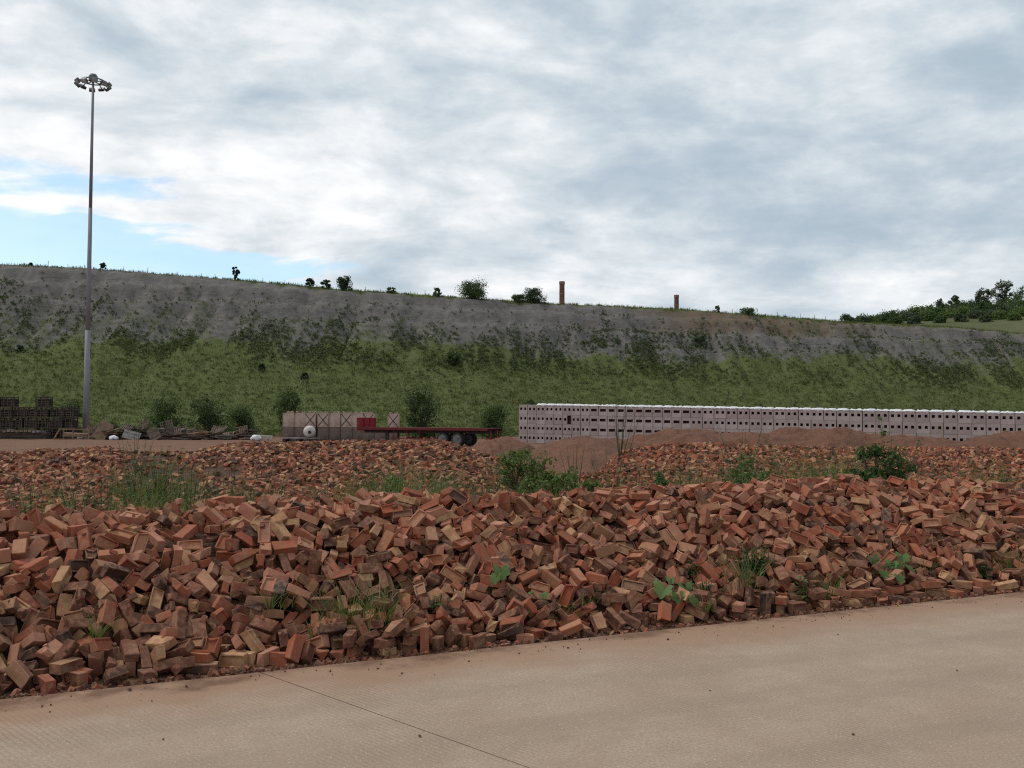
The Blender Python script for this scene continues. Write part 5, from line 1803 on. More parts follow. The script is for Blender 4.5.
3127,2321,922,-22,23,164,3129,3109,539,43,-8,121,3131,2394,872,15,152,59,3138,963,521,-68,10,126,3143,351,96,-36,-149,62,3150,1121,709,7,-30,79,3161,1684,971,13,-170,-55,
3164,1766,884,-11,172,-47,3168,565,218,-65,-5,131,3175,1410,706,48,0,-3,3179,583,310,-11,179,67,3183,313,215,15,40,-68,3187,1075,565,80,-24,-96,3190,2113,912,-37,38,-51,
3190,1180,669,-156,-20,40,3190,3666,79,0,31,81,3192,773,411,51,33,-28,3199,1544,792,-153,17,-39,3200,2034,960,-39,-173,10,3201,413,122,-131,0,100,3204,1266,622,67,172,19,
3217,1429,820,106,23,-58,3220,3110,545,27,36,63,3226,1013,482,-43,-9,-49,3227,2251,867,7,4,61,3228,863,402,44,133,31,3243,1892,916,88,49,-27,3264,804,343,-40,42,-143,
3266,1751,843,4,13,-159,3267,1094,578,-74,8,-87,3293,1976,989,126,18,-4,3294,1575,899,42,157,-15,3297,1794,940,-15,10,-8,3304,2639,811,-8,130,66,3306,408,209,-58,-30,20,
3317,742,270,-153,-19,61,3324,572,275,-14,17,-23,3329,1172,590,108,22,-78,3332,1918,898,90,-23,-28,3336,2210,905,-95,26,-83,3336,357,145,-36,-6,-137,3337,2911,627,-14,-28,-158,
3348,619,328,22,10,90,3349,1477,880,-2,18,180,3357,3193,413,-112,-42,-70,3364,1677,822,-21,-174,27,3367,1010,448,18,-172,-45,3369,3353,289,17,34,92,3376,1219,687,-137,36,-65,
3380,90,80,178,-24,-25,3387,3769,45,175,-4,-80,3392,1490,827,0,162,1,3396,859,473,30,137,36,3401,1066,630,-33,6,-147,3405,1408,764,16,172,67,3414,363,199,125,-8,63,
3417,2196,910,-12,110,88,3428,193,35,0,-180,-45,3428,160,126,51,175,-8,3428,1321,681,55,-15,-31,3437,210,167,131,-24,-23,3439,2016,961,41,22,-96,3456,502,198,-84,25,147,
3457,1191,609,-53,-13,137,3464,2524,809,-58,6,139,3473,606,383,89,3,-46,3477,614,214,121,46,-33,3477,2694,776,-10,114,-74,3487,776,435,-35,15,-122,3487,287,189,68,55,139,
3491,1795,869,-47,-23,-115,3493,728,278,23,19,-11,3497,3454,334,-100,7,-123,3517,1391,727,20,127,76,3517,440,152,18,-163,81,3517,1677,837,-151,9,57,3518,4085,36,180,0,-19,
3518,2007,869,-158,-1,73,3520,1213,736,-21,-26,70,3526,562,298,-7,1,43,3533,939,554,15,-129,-69,3539,271,118,47,146,30,3547,2942,574,165,-30,-56,3552,992,464,-142,-3,49,
3554,648,483,-5,-15,111,3558,1982,934,69,6,-93,3559,1596,795,-154,-12,45,3559,1826,991,59,10,-145,3560,745,375,-165,-26,50,3564,1250,630,-11,-16,-80,3570,2215,889,0,-21,92,
3578,2573,792,-101,16,114,3591,1019,554,-13,136,113,3594,2363,884,8,-143,-93,3602,178,35,0,0,-76,3604,1443,724,-158,29,-62,3608,1131,553,-45,150,22,3619,384,201,32,51,-28,
3632,765,296,137,14,-48,3632,1757,845,-47,-4,-73,3640,452,272,-67,29,-43,3641,2734,740,98,39,77,3653,2997,579,-10,51,48,3654,1739,957,-51,-152,-50,3660,513,220,-36,-4,-179,
3665,1992,934,-28,60,55,3668,1344,770,18,-144,-35,3669,1588,875,-119,-13,31,3680,814,479,-26,-38,109,3680,1495,756,23,18,-67,3694,3729,124,4,162,-102,3697,1334,629,71,-2,11,
3702,258,132,-162,-39,-50,3706,969,460,13,-4,-97,3708,32,35,0,0,84,3713,750,340,60,-35,-108,3716,1259,676,43,24,-152,3731,181,75,0,27,87,3732,2089,918,-42,-178,-3,
3735,1777,862,72,10,-82,3739,3141,530,160,24,24,3752,2175,887,-52,-18,24,3753,359,202,-17,153,-86,3754,2033,820,6,13,-58,3775,1234,631,44,-16,37,3777,3867,36,0,0,124,
3782,2693,807,161,0,-100,3785,326,156,-178,-31,-56,3797,328,80,8,-153,102,3797,1017,533,-116,49,-75,3802,3015,537,-119,27,43,3829,400,239,136,-4,-60,3830,3618,125,47,-26,180,
3838,700,370,-47,-20,6,3858,491,132,41,166,13,3865,2376,843,160,-10,13,3867,1788,898,-142,-6,122,3871,883,403,-3,-50,94,3873,37,70,-5,159,-14,3876,211,151,-62,-14,-110,
3881,1984,867,-168,-9,57,3881,1622,893,149,-6,14,3881,2149,881,-54,152,20,3887,937,568,39,-3,-166,3888,605,291,48,14,-27,3888,1047,564,-1,-134,-72,3897,1765,794,-92,-2,-168,
3900,2530,786,-45,10,147,3905,1226,600,180,-14,39,3912,1309,680,-15,175,-42,3918,1553,790,-31,25,-37,3933,725,292,58,-22,130,3933,227,79,-26,-19,12,3949,857,471,132,-44,86,
3950,316,58,-130,0,1,3950,1404,705,-42,-31,148,3963,1978,839,-79,18,63,3965,2764,672,146,-11,-25,3980,2252,888,11,173,1,3987,2659,771,102,10,-97,3989,489,251,-57,-15,33,
3992,3234,379,61,36,64,3993,1788,868,-5,0,-71,3999,95,35,0,-180,88,4000,2191,823,93,-12,-72,4001,1562,804,25,-149,-24,4008,625,351,81,-32,131,4008,834,351,47,153,23,
4010,3391,247,38,27,122,4013,3827,36,0,0,-166,4021,912,499,-161,-62,7,4031,749,404,57,173,3,4037,1985,909,128,17,63,4042,413,247,-27,117,12,4048,1178,584,77,23,-91,
4054,498,130,162,-3,1,4061,3179,482,-13,33,95,4061,587,160,145,-5,0,4065,2573,729,-11,-173,86,4067,942,462,-67,6,122,4071,1652,917,-4,100,-144,4083,1421,754,53,1,-109,
4088,1720,778,105,4,-9,4101,3243,356,21,-42,-99,4103,2833,659,47,18,-177,4105,265,49,20,0,60,4109,261,151,-6,29,138,4109,1784,854,8,4,120,4111,1380,697,44,146,40,
4119,2386,820,14,48,-128,4119,625,218,-33,-4,0,4125,2126,795,5,-14,111,4127,799,333,-165,-38,52,4130,2633,783,-175,7,50,4133,373,181,151,14,44,4135,1952,901,104,131,-7,
4136,1750,920,8,5,110,4139,80,81,0,32,-99,4156,3862,49,-90,0,-81,4157,2062,841,1,-165,-54,4161,1183,626,-17,-20,-130,4178,439,228,161,27,75,4184,1887,865,-164,-49,-44,
4184,1130,533,59,12,-13,4208,210,70,0,23,-30,4220,2302,842,-89,-126,-51,4224,2656,681,3,-166,58,4224,885,478,-58,134,49,4227,1106,652,34,31,33,4229,2153,837,6,-45,-59,
4232,596,305,-171,-23,76,4234,1822,816,-178,-25,45,4234,562,359,2,-155,-86,4240,805,451,-113,-18,32,4257,509,139,-179,-19,-35,4260,699,269,1,162,92,4262,1197,666,55,-149,34,
4278,87,94,90,33,-74,4280,1717,810,-161,49,-43,4283,1663,873,67,-132,-42,4291,1470,746,-2,-173,2,4294,3838,49,90,0,-163,4307,849,388,28,6,-122,4311,447,76,24,-13,18,
4312,2165,870,85,28,123,4325,847,306,67,-25,10,4330,2350,792,93,-35,-91,4330,522,299,173,4,-89,4331,3336,290,41,4,170,4335,2474,825,12,157,-81,4338,1122,541,-67,132,70,
4345,1704,892,-129,51,77,4353,617,181,-7,61,-99,4371,1568,798,-71,-39,-67,4372,509,357,-4,7,-58,4389,2867,651,-19,-5,-102,4391,1938,857,2,26,-88,4401,772,415,-41,-5,-108,
4405,286,225,0,0,141,4406,2454,780,-74,-9,90,4422,296,99,-169,-90,-8,4425,2260,811,44,-26,-114,4432,454,133,-46,1,-90,4434,103,74,0,-26,147,4435,2020,811,-114,-20,110,
4440,1128,610,33,-32,130,4440,1762,878,91,57,53,4440,1480,735,145,-4,92,4448,2309,880,-20,-17,-61,4460,1266,584,-21,-19,104,4464,2121,765,7,12,-54,4465,763,305,-15,23,-130,
4467,3656,76,0,-152,65,4482,2898,580,-64,-30,-90,4484,1611,868,115,6,-124,4488,427,200,46,39,-45,4498,652,314,24,161,48,4499,640,422,-98,-29,118,4505,1660,772,-36,13,96,
4512,2367,869,100,10,119,4514,1884,831,10,-115,55,4520,826,418,-75,-3,92,4523,1049,495,99,-52,20,4534,1820,769,74,6,152,4554,213,35,-180,0,-67,4562,920,514,63,-167,18,
4564,2839,662,12,22,-85,4567,3375,253,147,7,-1,4571,569,292,-109,-52,0,4575,429,211,125,5,-75,4585,298,202,-87,-37,15,4586,2508,807,-76,31,-1,4598,2438,813,44,-101,39,
4600,949,416,-10,25,-96,4605,3791,35,0,0,-92,4607,799,528,92,-13,0,4610,1061,590,159,31,-16,4611,2006,821,18,-78,81,4614,352,121,-151,3,-86,4615,3734,98,0,0,65,
4622,1878,821,13,-103,149,4624,1682,836,41,-75,-106,4630,699,404,113,17,-74,4644,1118,511,19,-46,78,4649,3582,165,-180,-2,-58,4652,1195,685,-79,138,-10,4670,826,367,-99,-27,70,
4679,3291,363,154,59,41,4682,1593,733,177,-14,59,4682,443,264,-53,-171,-36,4685,629,279,56,-7,100,4688,313,35,0,0,6,4688,1297,593,-30,-167,-6,4704,597,163,-32,31,-136,
4710,1719,831,58,23,110,4713,2002,899,11,-8,93,4722,739,457,54,-11,-109,4730,1048,541,132,-39,45,4745,2160,867,22,-10,-169,4745,2606,751,3,-41,-80,4749,1008,422,-17,167,71,
4764,1514,805,80,13,-78,4765,2412,819,112,16,-3,4765,108,99,-31,36,-129,4766,1540,725,-170,-4,57,4773,1187,591,18,31,-18,4788,2316,858,10,-25,96,4794,2162,784,-3,-22,-64,
4801,991,516,-10,-6,-103,4802,1351,689,25,-142,-87,4803,3222,358,20,-155,52,4804,242,129,178,1,-20,4809,531,178,42,26,60,4813,1826,815,-158,-82,-21,4817,601,327,-87,159,5,
4819,250,49,-90,0,-89,4820,1148,642,114,28,-7,4821,2266,908,-149,17,29,4828,1926,832,-161,-34,-8,4829,698,259,109,8,-40,4832,1554,790,171,5,-77,4833,1728,772,-179,-14,17,
4840,323,234,69,-23,-2,4859,2846,608,-168,28,72,4869,2975,532,43,169,-7,4880,1729,862,165,-14,9,4881,2469,795,-83,42,119,4889,712,308,118,34,-26,4893,1614,900,82,-17,-23,
4897,536,304,78,37,2,4898,3357,307,31,-127,38,4901,1297,607,138,-20,29,4907,2594,701,-84,6,106,4914,429,241,114,7,13,4917,1480,713,-177,-4,-81,4923,1526,822,-138,13,84,
4928,322,182,157,21,85,4937,1116,496,62,-1,-5,4943,206,97,0,-52,-11,4945,914,386,-48,-12,160,4951,622,223,-43,-40,28,4952,810,457,-149,-7,-73,4952,987,477,-60,-21,157,
4957,1054,441,-28,-3,-9,4976,1749,798,-12,152,-85,4982,641,381,-133,4,-106,4987,1965,831,6,-176,-82,4994,2437,805,18,-14,-71,4995,154,35,0,0,79,4996,1979,933,-6,-158,99,
5000,1264,591,53,-16,33,5006,404,94,55,164,45,5018,1636,764,96,-23,-27,5022,1812,867,62,-43,127,5025,197,211,-52,-5,85,5033,3459,267,76,2,86,5035,599,333,-137,-5,73,
5035,2425,755,-5,22,149,5036,1550,800,-84,-50,-24,5052,532,160,-48,-18,40,5073,1452,801,-70,-141,-16,5073,1655,864,32,-16,-145,5085,628,266,138,-22,55,5086,114,75,24,-164,-70,
5091,2574,724,7,-158,85,5099,352,107,-18,-25,-112,5107,2137,854,-32,-68,-96,5107,2773,674,-8,171,-73,5117,886,412,-50,-162,-56,5133,3013,507,32,-28,-133,5136,1182,601,28,2,-106,
5142,2396,879,-4,-15,-169,5152,770,302,48,16,-18,5155,897,502,45,4,-71,5158,1533,731,2,-12,7,5169,209,35,0,0,139,5170,1597,799,-168,-12,-84,5174,3533,233,11,28,-77,
5176,171,112,90,0,-67,5176,1057,478,6,-141,-93,5176,415,196,-30,6,-49,5177,2565,784,142,15,91,5184,208,202,-164,1,-65,5186,585,292,-44,-32,66,5197,435,252,7,-30,-163,
5204,2217,866,-39,-86,111,5207,973,545,36,-29,143,5228,2868,603,25,-6,-152,5229,1398,680,29,35,-50,5231,881,373,29,138,46,5232,810,449,-135,7,-74,5235,2414,794,175,-18,36,
5239,212,129,71,-5,115,5240,2592,746,-41,4,78,5258,1205,593,3,-22,75,5270,2094,797,168,-14,57,5274,3133,430,25,160,-38,5277,1303,732,141,22,-48,5279,3530,226,3,-10,-89,
5289,1993,851,-19,-162,-44,5306,1091,633,22,158,81,5308,1670,766,22,171,46,5317,1035,471,-11,-30,53,5319,184,63,15,11,-87,5325,660,292,-178,13,69,5329,2313,860,55,-173,-27,
5333,1068,565,23,157,80,5342,3369,292,89,35,71,5348,2040,915,-32,-5,128,5350,2626,739,-4,153,-103,5362,735,442,114,-2,71,5364,370,229,-3,2,102,5367,3011,509,-18,39,56,
5374,1871,792,5,0,-136,5374,883,484,-64,-24,42,5375,2727,756,-2,28,81,5384,2429,845,-81,39,-94,5384,1426,735,-37,-18,7,5393,761,337,5,-11,-110,5398,161,105,-42,-139,61,
5404,1695,872,-164,1,6,5415,3663,88,-146,-1,10,5425,456,241,-83,36,-74,5425,1269,621,-37,-3,10,5430,3902,35,0,0,165,5435,2575,772,-116,-18,-103,5443,533,155,36,169,44,
5447,1808,808,-87,-3,35,5448,1194,713,-46,-33,66,5450,1670,796,-3,179,43,5451,1056,564,-53,-50,121,5453,1541,820,-173,-16,32,5455,259,137,49,5,-39,5456,3507,193,46,5,14,
5461,3121,436,30,150,-24,5466,716,283,3,-168,82,5467,1313,693,-126,12,30,5473,1829,887,3,2,-34,5478,331,103,-126,-36,106,5482,3360,273,41,177,-6,5495,743,390,-31,-35,174,
5506,92,98,0,180,40,5512,3783,58,53,0,28,5513,830,487,54,8,-67,5515,1994,885,5,26,40,5516,80,35,0,0,-66,5518,1619,918,-13,-178,-13,5525,2268,888,-65,161,-6,
5528,1037,609,-132,47,-65,5530,661,413,138,-11,42,5538,537,311,-32,-48,129,5542,864,373,8,-49,85,5552,450,144,176,-24,-59,5554,2201,834,160,10,45,5569,709,248,5,-160,-92,
5573,1452,827,8,9,-148,5575,404,247,32,-15,-124,5583,567,244,-15,-126,-73,5592,3700,122,19,37,119,5594,1571,777,-4,168,63,5599,1339,759,-12,-5,96,5601,973,460,51,14,12,
5602,2061,923,-62,4,100,5603,2520,789,-35,12,16,5607,1794,810,175,-4,42,5619,2405,874,16,146,-66,5621,740,339,68,16,-103,5625,360,115,9,13,171,5634,2693,824,42,7,139,
5635,267,207,-46,143,48,5641,997,557,-80,40,100,5667,1301,690,14,-10,60,5667,2106,873,-4,16,107,5670,304,39,0,-178,-26,5680,451,280,36,27,41,5683,1808,896,93,-2,-29,
5684,1692,846,-24,-29,140,5685,726,331,-63,-37,67,5700,558,318,47,6,14,5713,2439,864,-4,36,115,5714,206,151,-73,117,35,5717,641,264,125,-47,54,5727,2213,891,-173,-6,-72,
5736,894,381,-137,-41,33,5739,1196,641,162,3,39,5743,1127,532,-61,-161,-14,5751,3837,36,180,0,-41,5760,1870,870,144,118,4,5770,2640,742,175,3,-2,5771,1054,538,-64,-7,171,
5771,570,204,-165,-25,61,5772,779,449,49,-25,-87,5777,1304,698,-111,12,52,5779,260,109,-80,-8,103,5789,2385,849,145,-7,23,5791,1026,461,26,174,-36,5794,116,102,90,94,-79,
5795,2631,814,-5,13,53,5797,2118,824,-7,-174,-72,5797,357,212,52,159,-8,5815,847,363,41,145,35,5823,752,389,-37,33,-136,5824,1158,649,98,125,45,5827,2077,910,-67,173,14,
5829,568,313,-80,-46,98,5841,439,250,124,-19,10,5849,411,150,-17,-163,-83,5858,2288,908,16,-161,-22,5867,430,93,-20,13,171,5868,1551,818,-10,-148,-83,5871,1834,955,-15,24,-29,
5874,1927,880,112,-81,51,5887,1736,862,-72,-21,140,5903,177,140,-89,2,-119,5909,1099,720,-76,123,42,5909,278,237,81,17,36,5911,242,49,-90,0,126,5924,2079,846,20,-164,76,
5934,646,249,-37,166,59,5936,2557,785,179,15,-55,5948,3000,516,15,162,-40,5953,1162,661,41,-19,-52,5957,106,49,-90,0,-136,5970,1486,821,-44,-172,48,5979,1966,925,142,4,73,
5990,428,207,41,178,15,5997,2387,827,94,7,-114,5997,894,397,-127,-31,20,6007,3570,227,-8,-24,112,6014,3417,275,-155,21,35,6024,1769,878,-78,40,33,6032,1142,641,-24,142,-19,
6035,559,160,56,-167,-25,6037,337,181,37,-40,-53,6037,420,82,1,31,-145,6043,2211,839,-100,15,83,6043,1869,879,48,33,152,6052,2017,877,24,-41,-55,6067,719,326,-114,2,59,
6075,1021,468,31,-175,13,6081,2493,762,3,4,-124,6089,1284,692,-19,8,98,6097,1117,572,-83,25,-102,6098,639,273,-165,-19,-74,6105,277,123,-8,-180,56,6108,939,498,26,42,-19,
6110,56,50,90,0,179,6112,640,351,-18,9,54,6112,416,287,-117,-26,63,6116,2333,855,-81,127,-28,6134,2188,863,-43,26,74,6144,565,213,86,-18,-47,6149,1629,816,1,180,41,
6150,2463,804,-79,-9,-126,6157,344,208,-33,-5,97,6159,1408,774,-51,14,159,6164,321,286,27,158,70,6165,1911,938,48,-166,12,6177,1214,622,-104,0,129,6189,1917,836,-10,176,68,
6200,842,335,38,35,-16,6207,562,374,52,10,-142,6209,1565,869,-6,60,-72,6223,653,250,69,-43,-2,6227,492,128,88,0,177,6235,800,371,-44,154,46,6236,1093,498,-123,22,-25,
6244,214,100,-170,2,-9,6251,2233,906,3,164,85,6252,354,161,-145,-3,-104,6257,2129,822,4,-12,-101,6258,1775,954,19,-5,-84,6263,1452,773,-48,164,-10,6273,1773,814,0,2,-85,
6277,523,270,32,89,77,6278,926,394,-141,36,-15,6282,1049,583,-36,28,-78,6302,851,505,-134,-17,34,6302,3794,104,-90,-132,0,6305,315,245,-55,16,-75,6306,1728,906,7,19,-166,
6308,284,35,0,0,152,6313,896,454,31,39,-28,6313,2587,752,-19,3,-42,6319,1258,622,-2,176,88,6324,1301,692,2,-180,-80,6353,618,368,-26,-166,-55,6358,1543,784,-5,-149,-59,
6361,773,325,-34,-3,18,6367,344,135,132,-9,43,6372,974,416,-137,26,-24,6386,124,142,-20,178,13,6389,492,302,-74,-41,27,6390,2265,828,-15,-153,39,6395,3451,218,13,24,117,
6395,405,221,146,-35,-11,6397,2697,721,64,-2,-11,6410,1490,848,62,-163,-25,6412,2509,839,-98,19,33,6422,1021,563,-54,5,-88,6424,1789,942,119,-25,-91,6425,4296,49,-90,0,39,
6426,527,198,39,31,149,6431,1707,860,-38,18,-153,6445,470,167,-42,-24,-22,6448,2434,773,160,-5,-47,6453,881,470,22,8,66,6457,1217,682,17,41,-168,6471,1961,906,7,9,-61,
6474,1284,630,-70,166,-1,6478,1175,586,12,15,177,6480,1378,785,16,-19,-172,6481,1526,766,-21,-163,-63,6481,860,374,34,-175,26,6494,1100,487,-45,157,4,6500,3784,49,-90,0,165,
6507,2902,593,-26,33,18,6511,790,445,-14,5,-117,6522,3017,505,-42,23,2,6523,2262,833,-93,0,-109,6530,1600,811,-114,-11,121,6535,2188,913,-3,-2,-90,6537,662,263,-17,22,66,
6542,2838,643,-47,-28,-155,6549,3489,191,22,168,-24,6555,2462,891,66,17,-20,6566,848,323,36,6,-169,6601,610,363,-2,-8,-56,6603,570,302,2,-174,67,6605,389,101,0,94,-100,
6616,1753,793,-170,1,46,6619,1198,647,-150,60,-40,6622,534,121,-169,10,-67,6624,959,408,-127,8,-4,6627,1895,887,-56,-33,-106,6628,189,49,90,0,61,6644,1054,536,-22,-18,-90,
6645,831,455,110,-33,-83,6646,3739,100,4,178,56,6647,1314,670,127,17,-38,6653,474,198,-78,-15,10,6662,1109,598,-99,27,17,6668,2494,740,145,1,36,6670,753,352,-45,-30,64,
6681,2265,893,-14,-11,3,6699,1144,714,47,17,-91,6706,183,119,5,11,-5,6721,1552,859,-62,160,25,6728,3761,42,0,4,163,6732,308,35,0,0,-72,6734,654,297,-1,-174,78,
6742,1001,483,-60,24,121,6745,436,126,-53,-2,58,6748,1667,798,0,-169,-26,6762,110,35,-180,0,-89,6777,1205,639,41,11,75,6779,2099,920,113,-16,-107,6787,1520,816,29,162,28,
6809,3849,35,0,-180,-14,6812,835,520,66,21,-34,6820,541,170,100,43,-32,6823,680,324,-122,20,70,6829,2314,900,-74,-19,95,6849,1071,558,149,20,-14,6857,742,406,118,-6,124,
6858,2487,851,74,9,8,6859,329,134,-58,-24,47,6862,1942,868,-144,-28,72,6868,388,58,48,-180,17,6875,1653,919,-83,-21,22,6878,1116,475,-9,34,-87,6880,1173,605,-94,-22,-90,
6881,540,294,-49,-46,68,6886,460,81,47,8,-171,6887,2647,781,92,3,-170,6894,1845,907,-26,174,31,6902,3543,211,0,155,85,6910,1728,867,-2,158,38,6915,595,235,-30,-143,-68,
6919,156,98,0,0,-28,6920,206,35,0,0,-167,6931,3620,174,22,12,-48,6935,3391,281,-1,60,91,6939,430,221,-4,-134,113,6943,2189,881,36,-175,21,6948,1250,697,55,-17,151,
6956,761,283,46,-2,-40,6975,2293,928,109,-4,27,6978,661,315,-33,-145,-70,6980,779,485,33,-142,-77,7010,280,141,-158,-19,-6,7018,546,245,38,24,38,7029,1037,463,141,-26,43,
7036,2068,909,88,-153,-13,7038,1821,886,-88,-33,98,7041,1688,818,-148,36,40,7041,862,489,-73,-23,123,7045,424,185,37,-2,59,7048,2356,837,-114,-19,100,7070,534,120,-28,179,3,
7071,351,98,0,-180,-46,7080,2879,601,0,144,-96,7088,937,555,72,-28,-41,7095,1121,538,-45,-35,-68,7097,190,35,0,0,-138,7101,718,238,-47,-167,-42,7103,2279,880,-50,-136,56,
7106,3758,116,1,11,74,7106,69,35,0,0,-138,7110,1193,578,-122,47,12,7120,846,350,-64,-48,46,7130,1290,611,72,-17,-168,7142,4167,49,-90,0,5,7149,2029,841,133,19,95,
7149,3158,491,-29,-3,-129,7164,394,228,-103,-7,-129,7167,1597,839,-16,-14,98,7169,916,444,15,140,-111,7172,2887,647,32,-23,-86,7177,1268,688,112,12,27,7179,3064,537,66,-17,-158,
7183,1821,847,1,-30,71,7199,731,271,35,-19,139,7202,1242,772,95,-24,133,7205,447,117,54,12,25,7211,3419,295,-24,-27,-100,7229,2938,556,14,154,-64,7230,221,49,90,0,88,
7235,374,166,-71,-16,45,7241,807,317,9,-155,-26,7244,864,497,128,27,-59,7245,1719,790,2,-3,70,7245,2266,837,11,169,-70,7253,263,148,-38,0,50,7262,945,447,45,-15,136,
7267,2002,853,-6,35,160,7272,554,175,-26,-141,89,7274,2228,909,-15,2,-18,7274,781,370,-26,-8,-111,7276,1852,955,-2,5,-100,7282,555,278,45,5,-33,7282,3525,207,-27,167,-4,
7283,1258,752,-85,-20,137,7288,34,35,0,0,103,7289,1368,761,-40,-15,138,7293,1148,593,30,-8,154,7297,903,315,-69,-166,-25,7300,902,542,35,19,-66,7307,2838,628,-35,7,24,
7308,1220,627,23,158,-82,7312,1440,743,-21,-142,-83,7325,3012,589,-14,33,83,7327,2325,858,152,32,-12,7327,629,274,-132,46,-60,7329,2099,865,-119,-14,-7,7338,983,500,76,-10,125,
7349,688,211,-75,57,-81,7353,2717,698,-2,155,-62,7358,186,98,-180,0,-50,7362,347,222,-67,34,-73,7369,753,391,19,-13,-112,7379,366,81,-59,15,-58,7379,2611,805,23,-176,26,
7395,199,203,0,-28,5,7401,460,139,-35,-22,134,7418,638,307,-36,-26,98,7423,2528,839,135,5,25,7431,1934,909,-113,-9,-140,7439,611,176,-52,-5,-90,7439,1583,839,-30,165,40,
7447,1434,710,-29,137,59,7447,864,479,1,-177,71,7448,2305,881,-130,10,-45,7458,448,255,51,12,75,7479,1219,612,-48,1,-149,7484,2415,894,-115,-12,-13,7488,3041,615,96,-6,133,
7494,3435,256,16,-147,81,7501,206,76,0,28,92,7505,1078,439,-85,-8,160,7509,827,354,8,127,79,7515,2332,837,-111,-20,-33,7520,307,133,136,-19,-113,7523,2160,850,68,0,177,
7544,1106,530,-58,1,141,7552,114,35,0,180,2,7552,1606,804,-60,-10,42,7561,393,219,43,159,19,7562,1768,917,61,19,-14,7570,3875,36,180,0,54,7571,846,481,-30,42,-49,
7577,454,309,-28,142,-5,7577,2463,847,85,-140,-35,7589,1839,863,0,37,-166,7592,2191,944,83,-29,-79,7619,1980,874,-163,12,-32,7620,678,297,-46,157,15,7622,349,181,-39,-178,43,
7622,591,268,62,-12,-147,7630,410,108,-29,-38,137,7633,1219,564,-50,161,10,7638,2486,912,-35,-145,71,7639,1165,630,140,38,-40,7659,223,87,-90,-27,-93,7664,1637,895,-115,16,-109,
7669,901,444,44,-36,10,7682,2097,931,-34,-14,54,7691,486,235,-140,28,92,7710,1169,669,64,-14,123,7712,2622,845,35,14,-60,7717,2934,625,-141,3,7,7718,2301,940,24,17,-175,
7718,1096,542,27,-151,77,7722,1335,710,97,-16,-84,7736,325,174,51,3,-141,7738,903,335,-30,9,-172,7749,532,268,50,-28,-88,7750,1614,827,-18,169,-30,7752,2751,750,24,171,-29,
7761,2475,831,-20,-11,27,7762,2218,984,48,14,-23,7762,286,109,113,-47,-79,7766,2387,916,157,-6,0,7767,1781,938,-55,-14,169,7767,497,198,54,19,-123,7785,133,126,0,0,-10,
7799,817,385,49,4,-23,7806,1113,569,155,27,78,7808,1707,845,-84,-10,168,7809,95,49,90,0,129,7812,749,312,58,27,9,7820,1268,641,-18,-126,-78,7823,3243,486,-21,-38,-62,
7828,911,447,4,149,-112,7830,682,323,-57,-165,16,7834,2076,926,76,-57,67,7844,943,532,-92,-21,-116,7849,2978,613,-81,-32,-85,7861,177,49,90,0,152,7861,626,266,8,-35,-109,
7863,1966,917,-66,-71,28,7867,3650,189,16,-135,-84,7876,327,50,-90,0,-41,7881,289,126,0,-180,-46,7891,1554,792,-157,-22,46,7901,1165,629,81,-49,82,7909,2454,865,13,12,-91,
7920,2020,907,51,62,-73,7928,1321,674,-49,33,-53,7932,450,109,65,-46,85,7957,1398,763,51,6,-75,7958,2334,934,-11,4,115,7958,1813,883,-110,26,129,7975,924,487,-153,-47,27,
7992,57,35,0,-180,84,8002,485,161,-108,15,62,8007,399,99,169,22,58,8015,796,293,8,-6,178,8026,233,98,-180,0,63,8031,1053,575,53,171,30,8033,1698,835,3,3,-177,
8040,833,349,-9,3,-17,8047,1489,771,-4,-154,-93,8052,1812,922,-64,-20,-66,8053,672,273,-69,27,168,8062,745,457,-73,30,160,8068,700,374,-57,172,27,8082,889,441,-133,-5,102,
8083,499,153,71,17,62,8090,2853,760,18,-16,9,8096,3975,36,180,0,26,8106,521,250,-30,15,-48,8112,2435,929,82,3,-176,8132,258,159,127,2,61,8133,2914,697,150,12,-59,
8134,999,485,-43,2,119,8141,597,363,-136,-39,74,8151,355,49,90,0,-99,8155,1831,920,-94,77,18,8158,2326,948,-25,-18,-13,8166,2287,882,-118,13,43,8175,125,35,0,-180,78,
8185,1387,782,29,-174,-55,8187,841,522,5,-43,7,8192,118,99,-180,0,-61,8209,1006,545,-133,22,-37,8209,2116,973,3,-176,-27,8215,840,441,-57,30,-113,8218,454,156,-8,26,88,
8223,496,293,27,-153,43,8225,1279,670,-43,-15,-10,8233,2221,875,10,-12,-138,8246,1166,588,-45,179,5,8252,1917,876,-4,1,143,8259,281,157,126,-24,31,8260,1226,638,43,17,168,
8264,1112,655,15,-43,48,8265,1416,770,-41,-51,87,8282,378,110,-57,12,170,8293,2002,889,-105,3,-36,8327,684,294,48,-123,-91,8327,177,58,-121,0,-133,8334,381,242,-27,-22,172,
8338,1575,900,-18,33,-91,8339,1078,616,158,-55,20,8341,1338,654,-161,-37,32,8358,319,274,-146,-9,41,8358,1359,774,7,44,-102,8381,829,447,-104,25,-33,8394,1875,918,9,-176,61,
8398,3338,330,99,34,98,8406,133,35,0,0,47,8409,937,483,34,45,-172,8429,1044,561,-59,29,-151,8430,97,98,0,0,-110,8434,1427,734,-161,31,-41,8465,296,139,-104,-43,85,
8466,605,238,27,-17,-176,8472,1289,674,24,-135,102,8475,1136,575,-119,36,-4,8477,677,286,-121,-4,-33,8483,3375,344,-167,-2,-74,8494,2307,940,-18,32,51,8507,1323,809,-155,31,-41,
8511,1356,754,-155,31,-42,8513,3457,238,-15,146,-98,8522,2243,906,11,145,-78,8546,446,163,120,-44,74,8554,812,416,-20,-20,44,8555,1431,818,-36,-17,132,8556,572,314,-28,121,67,
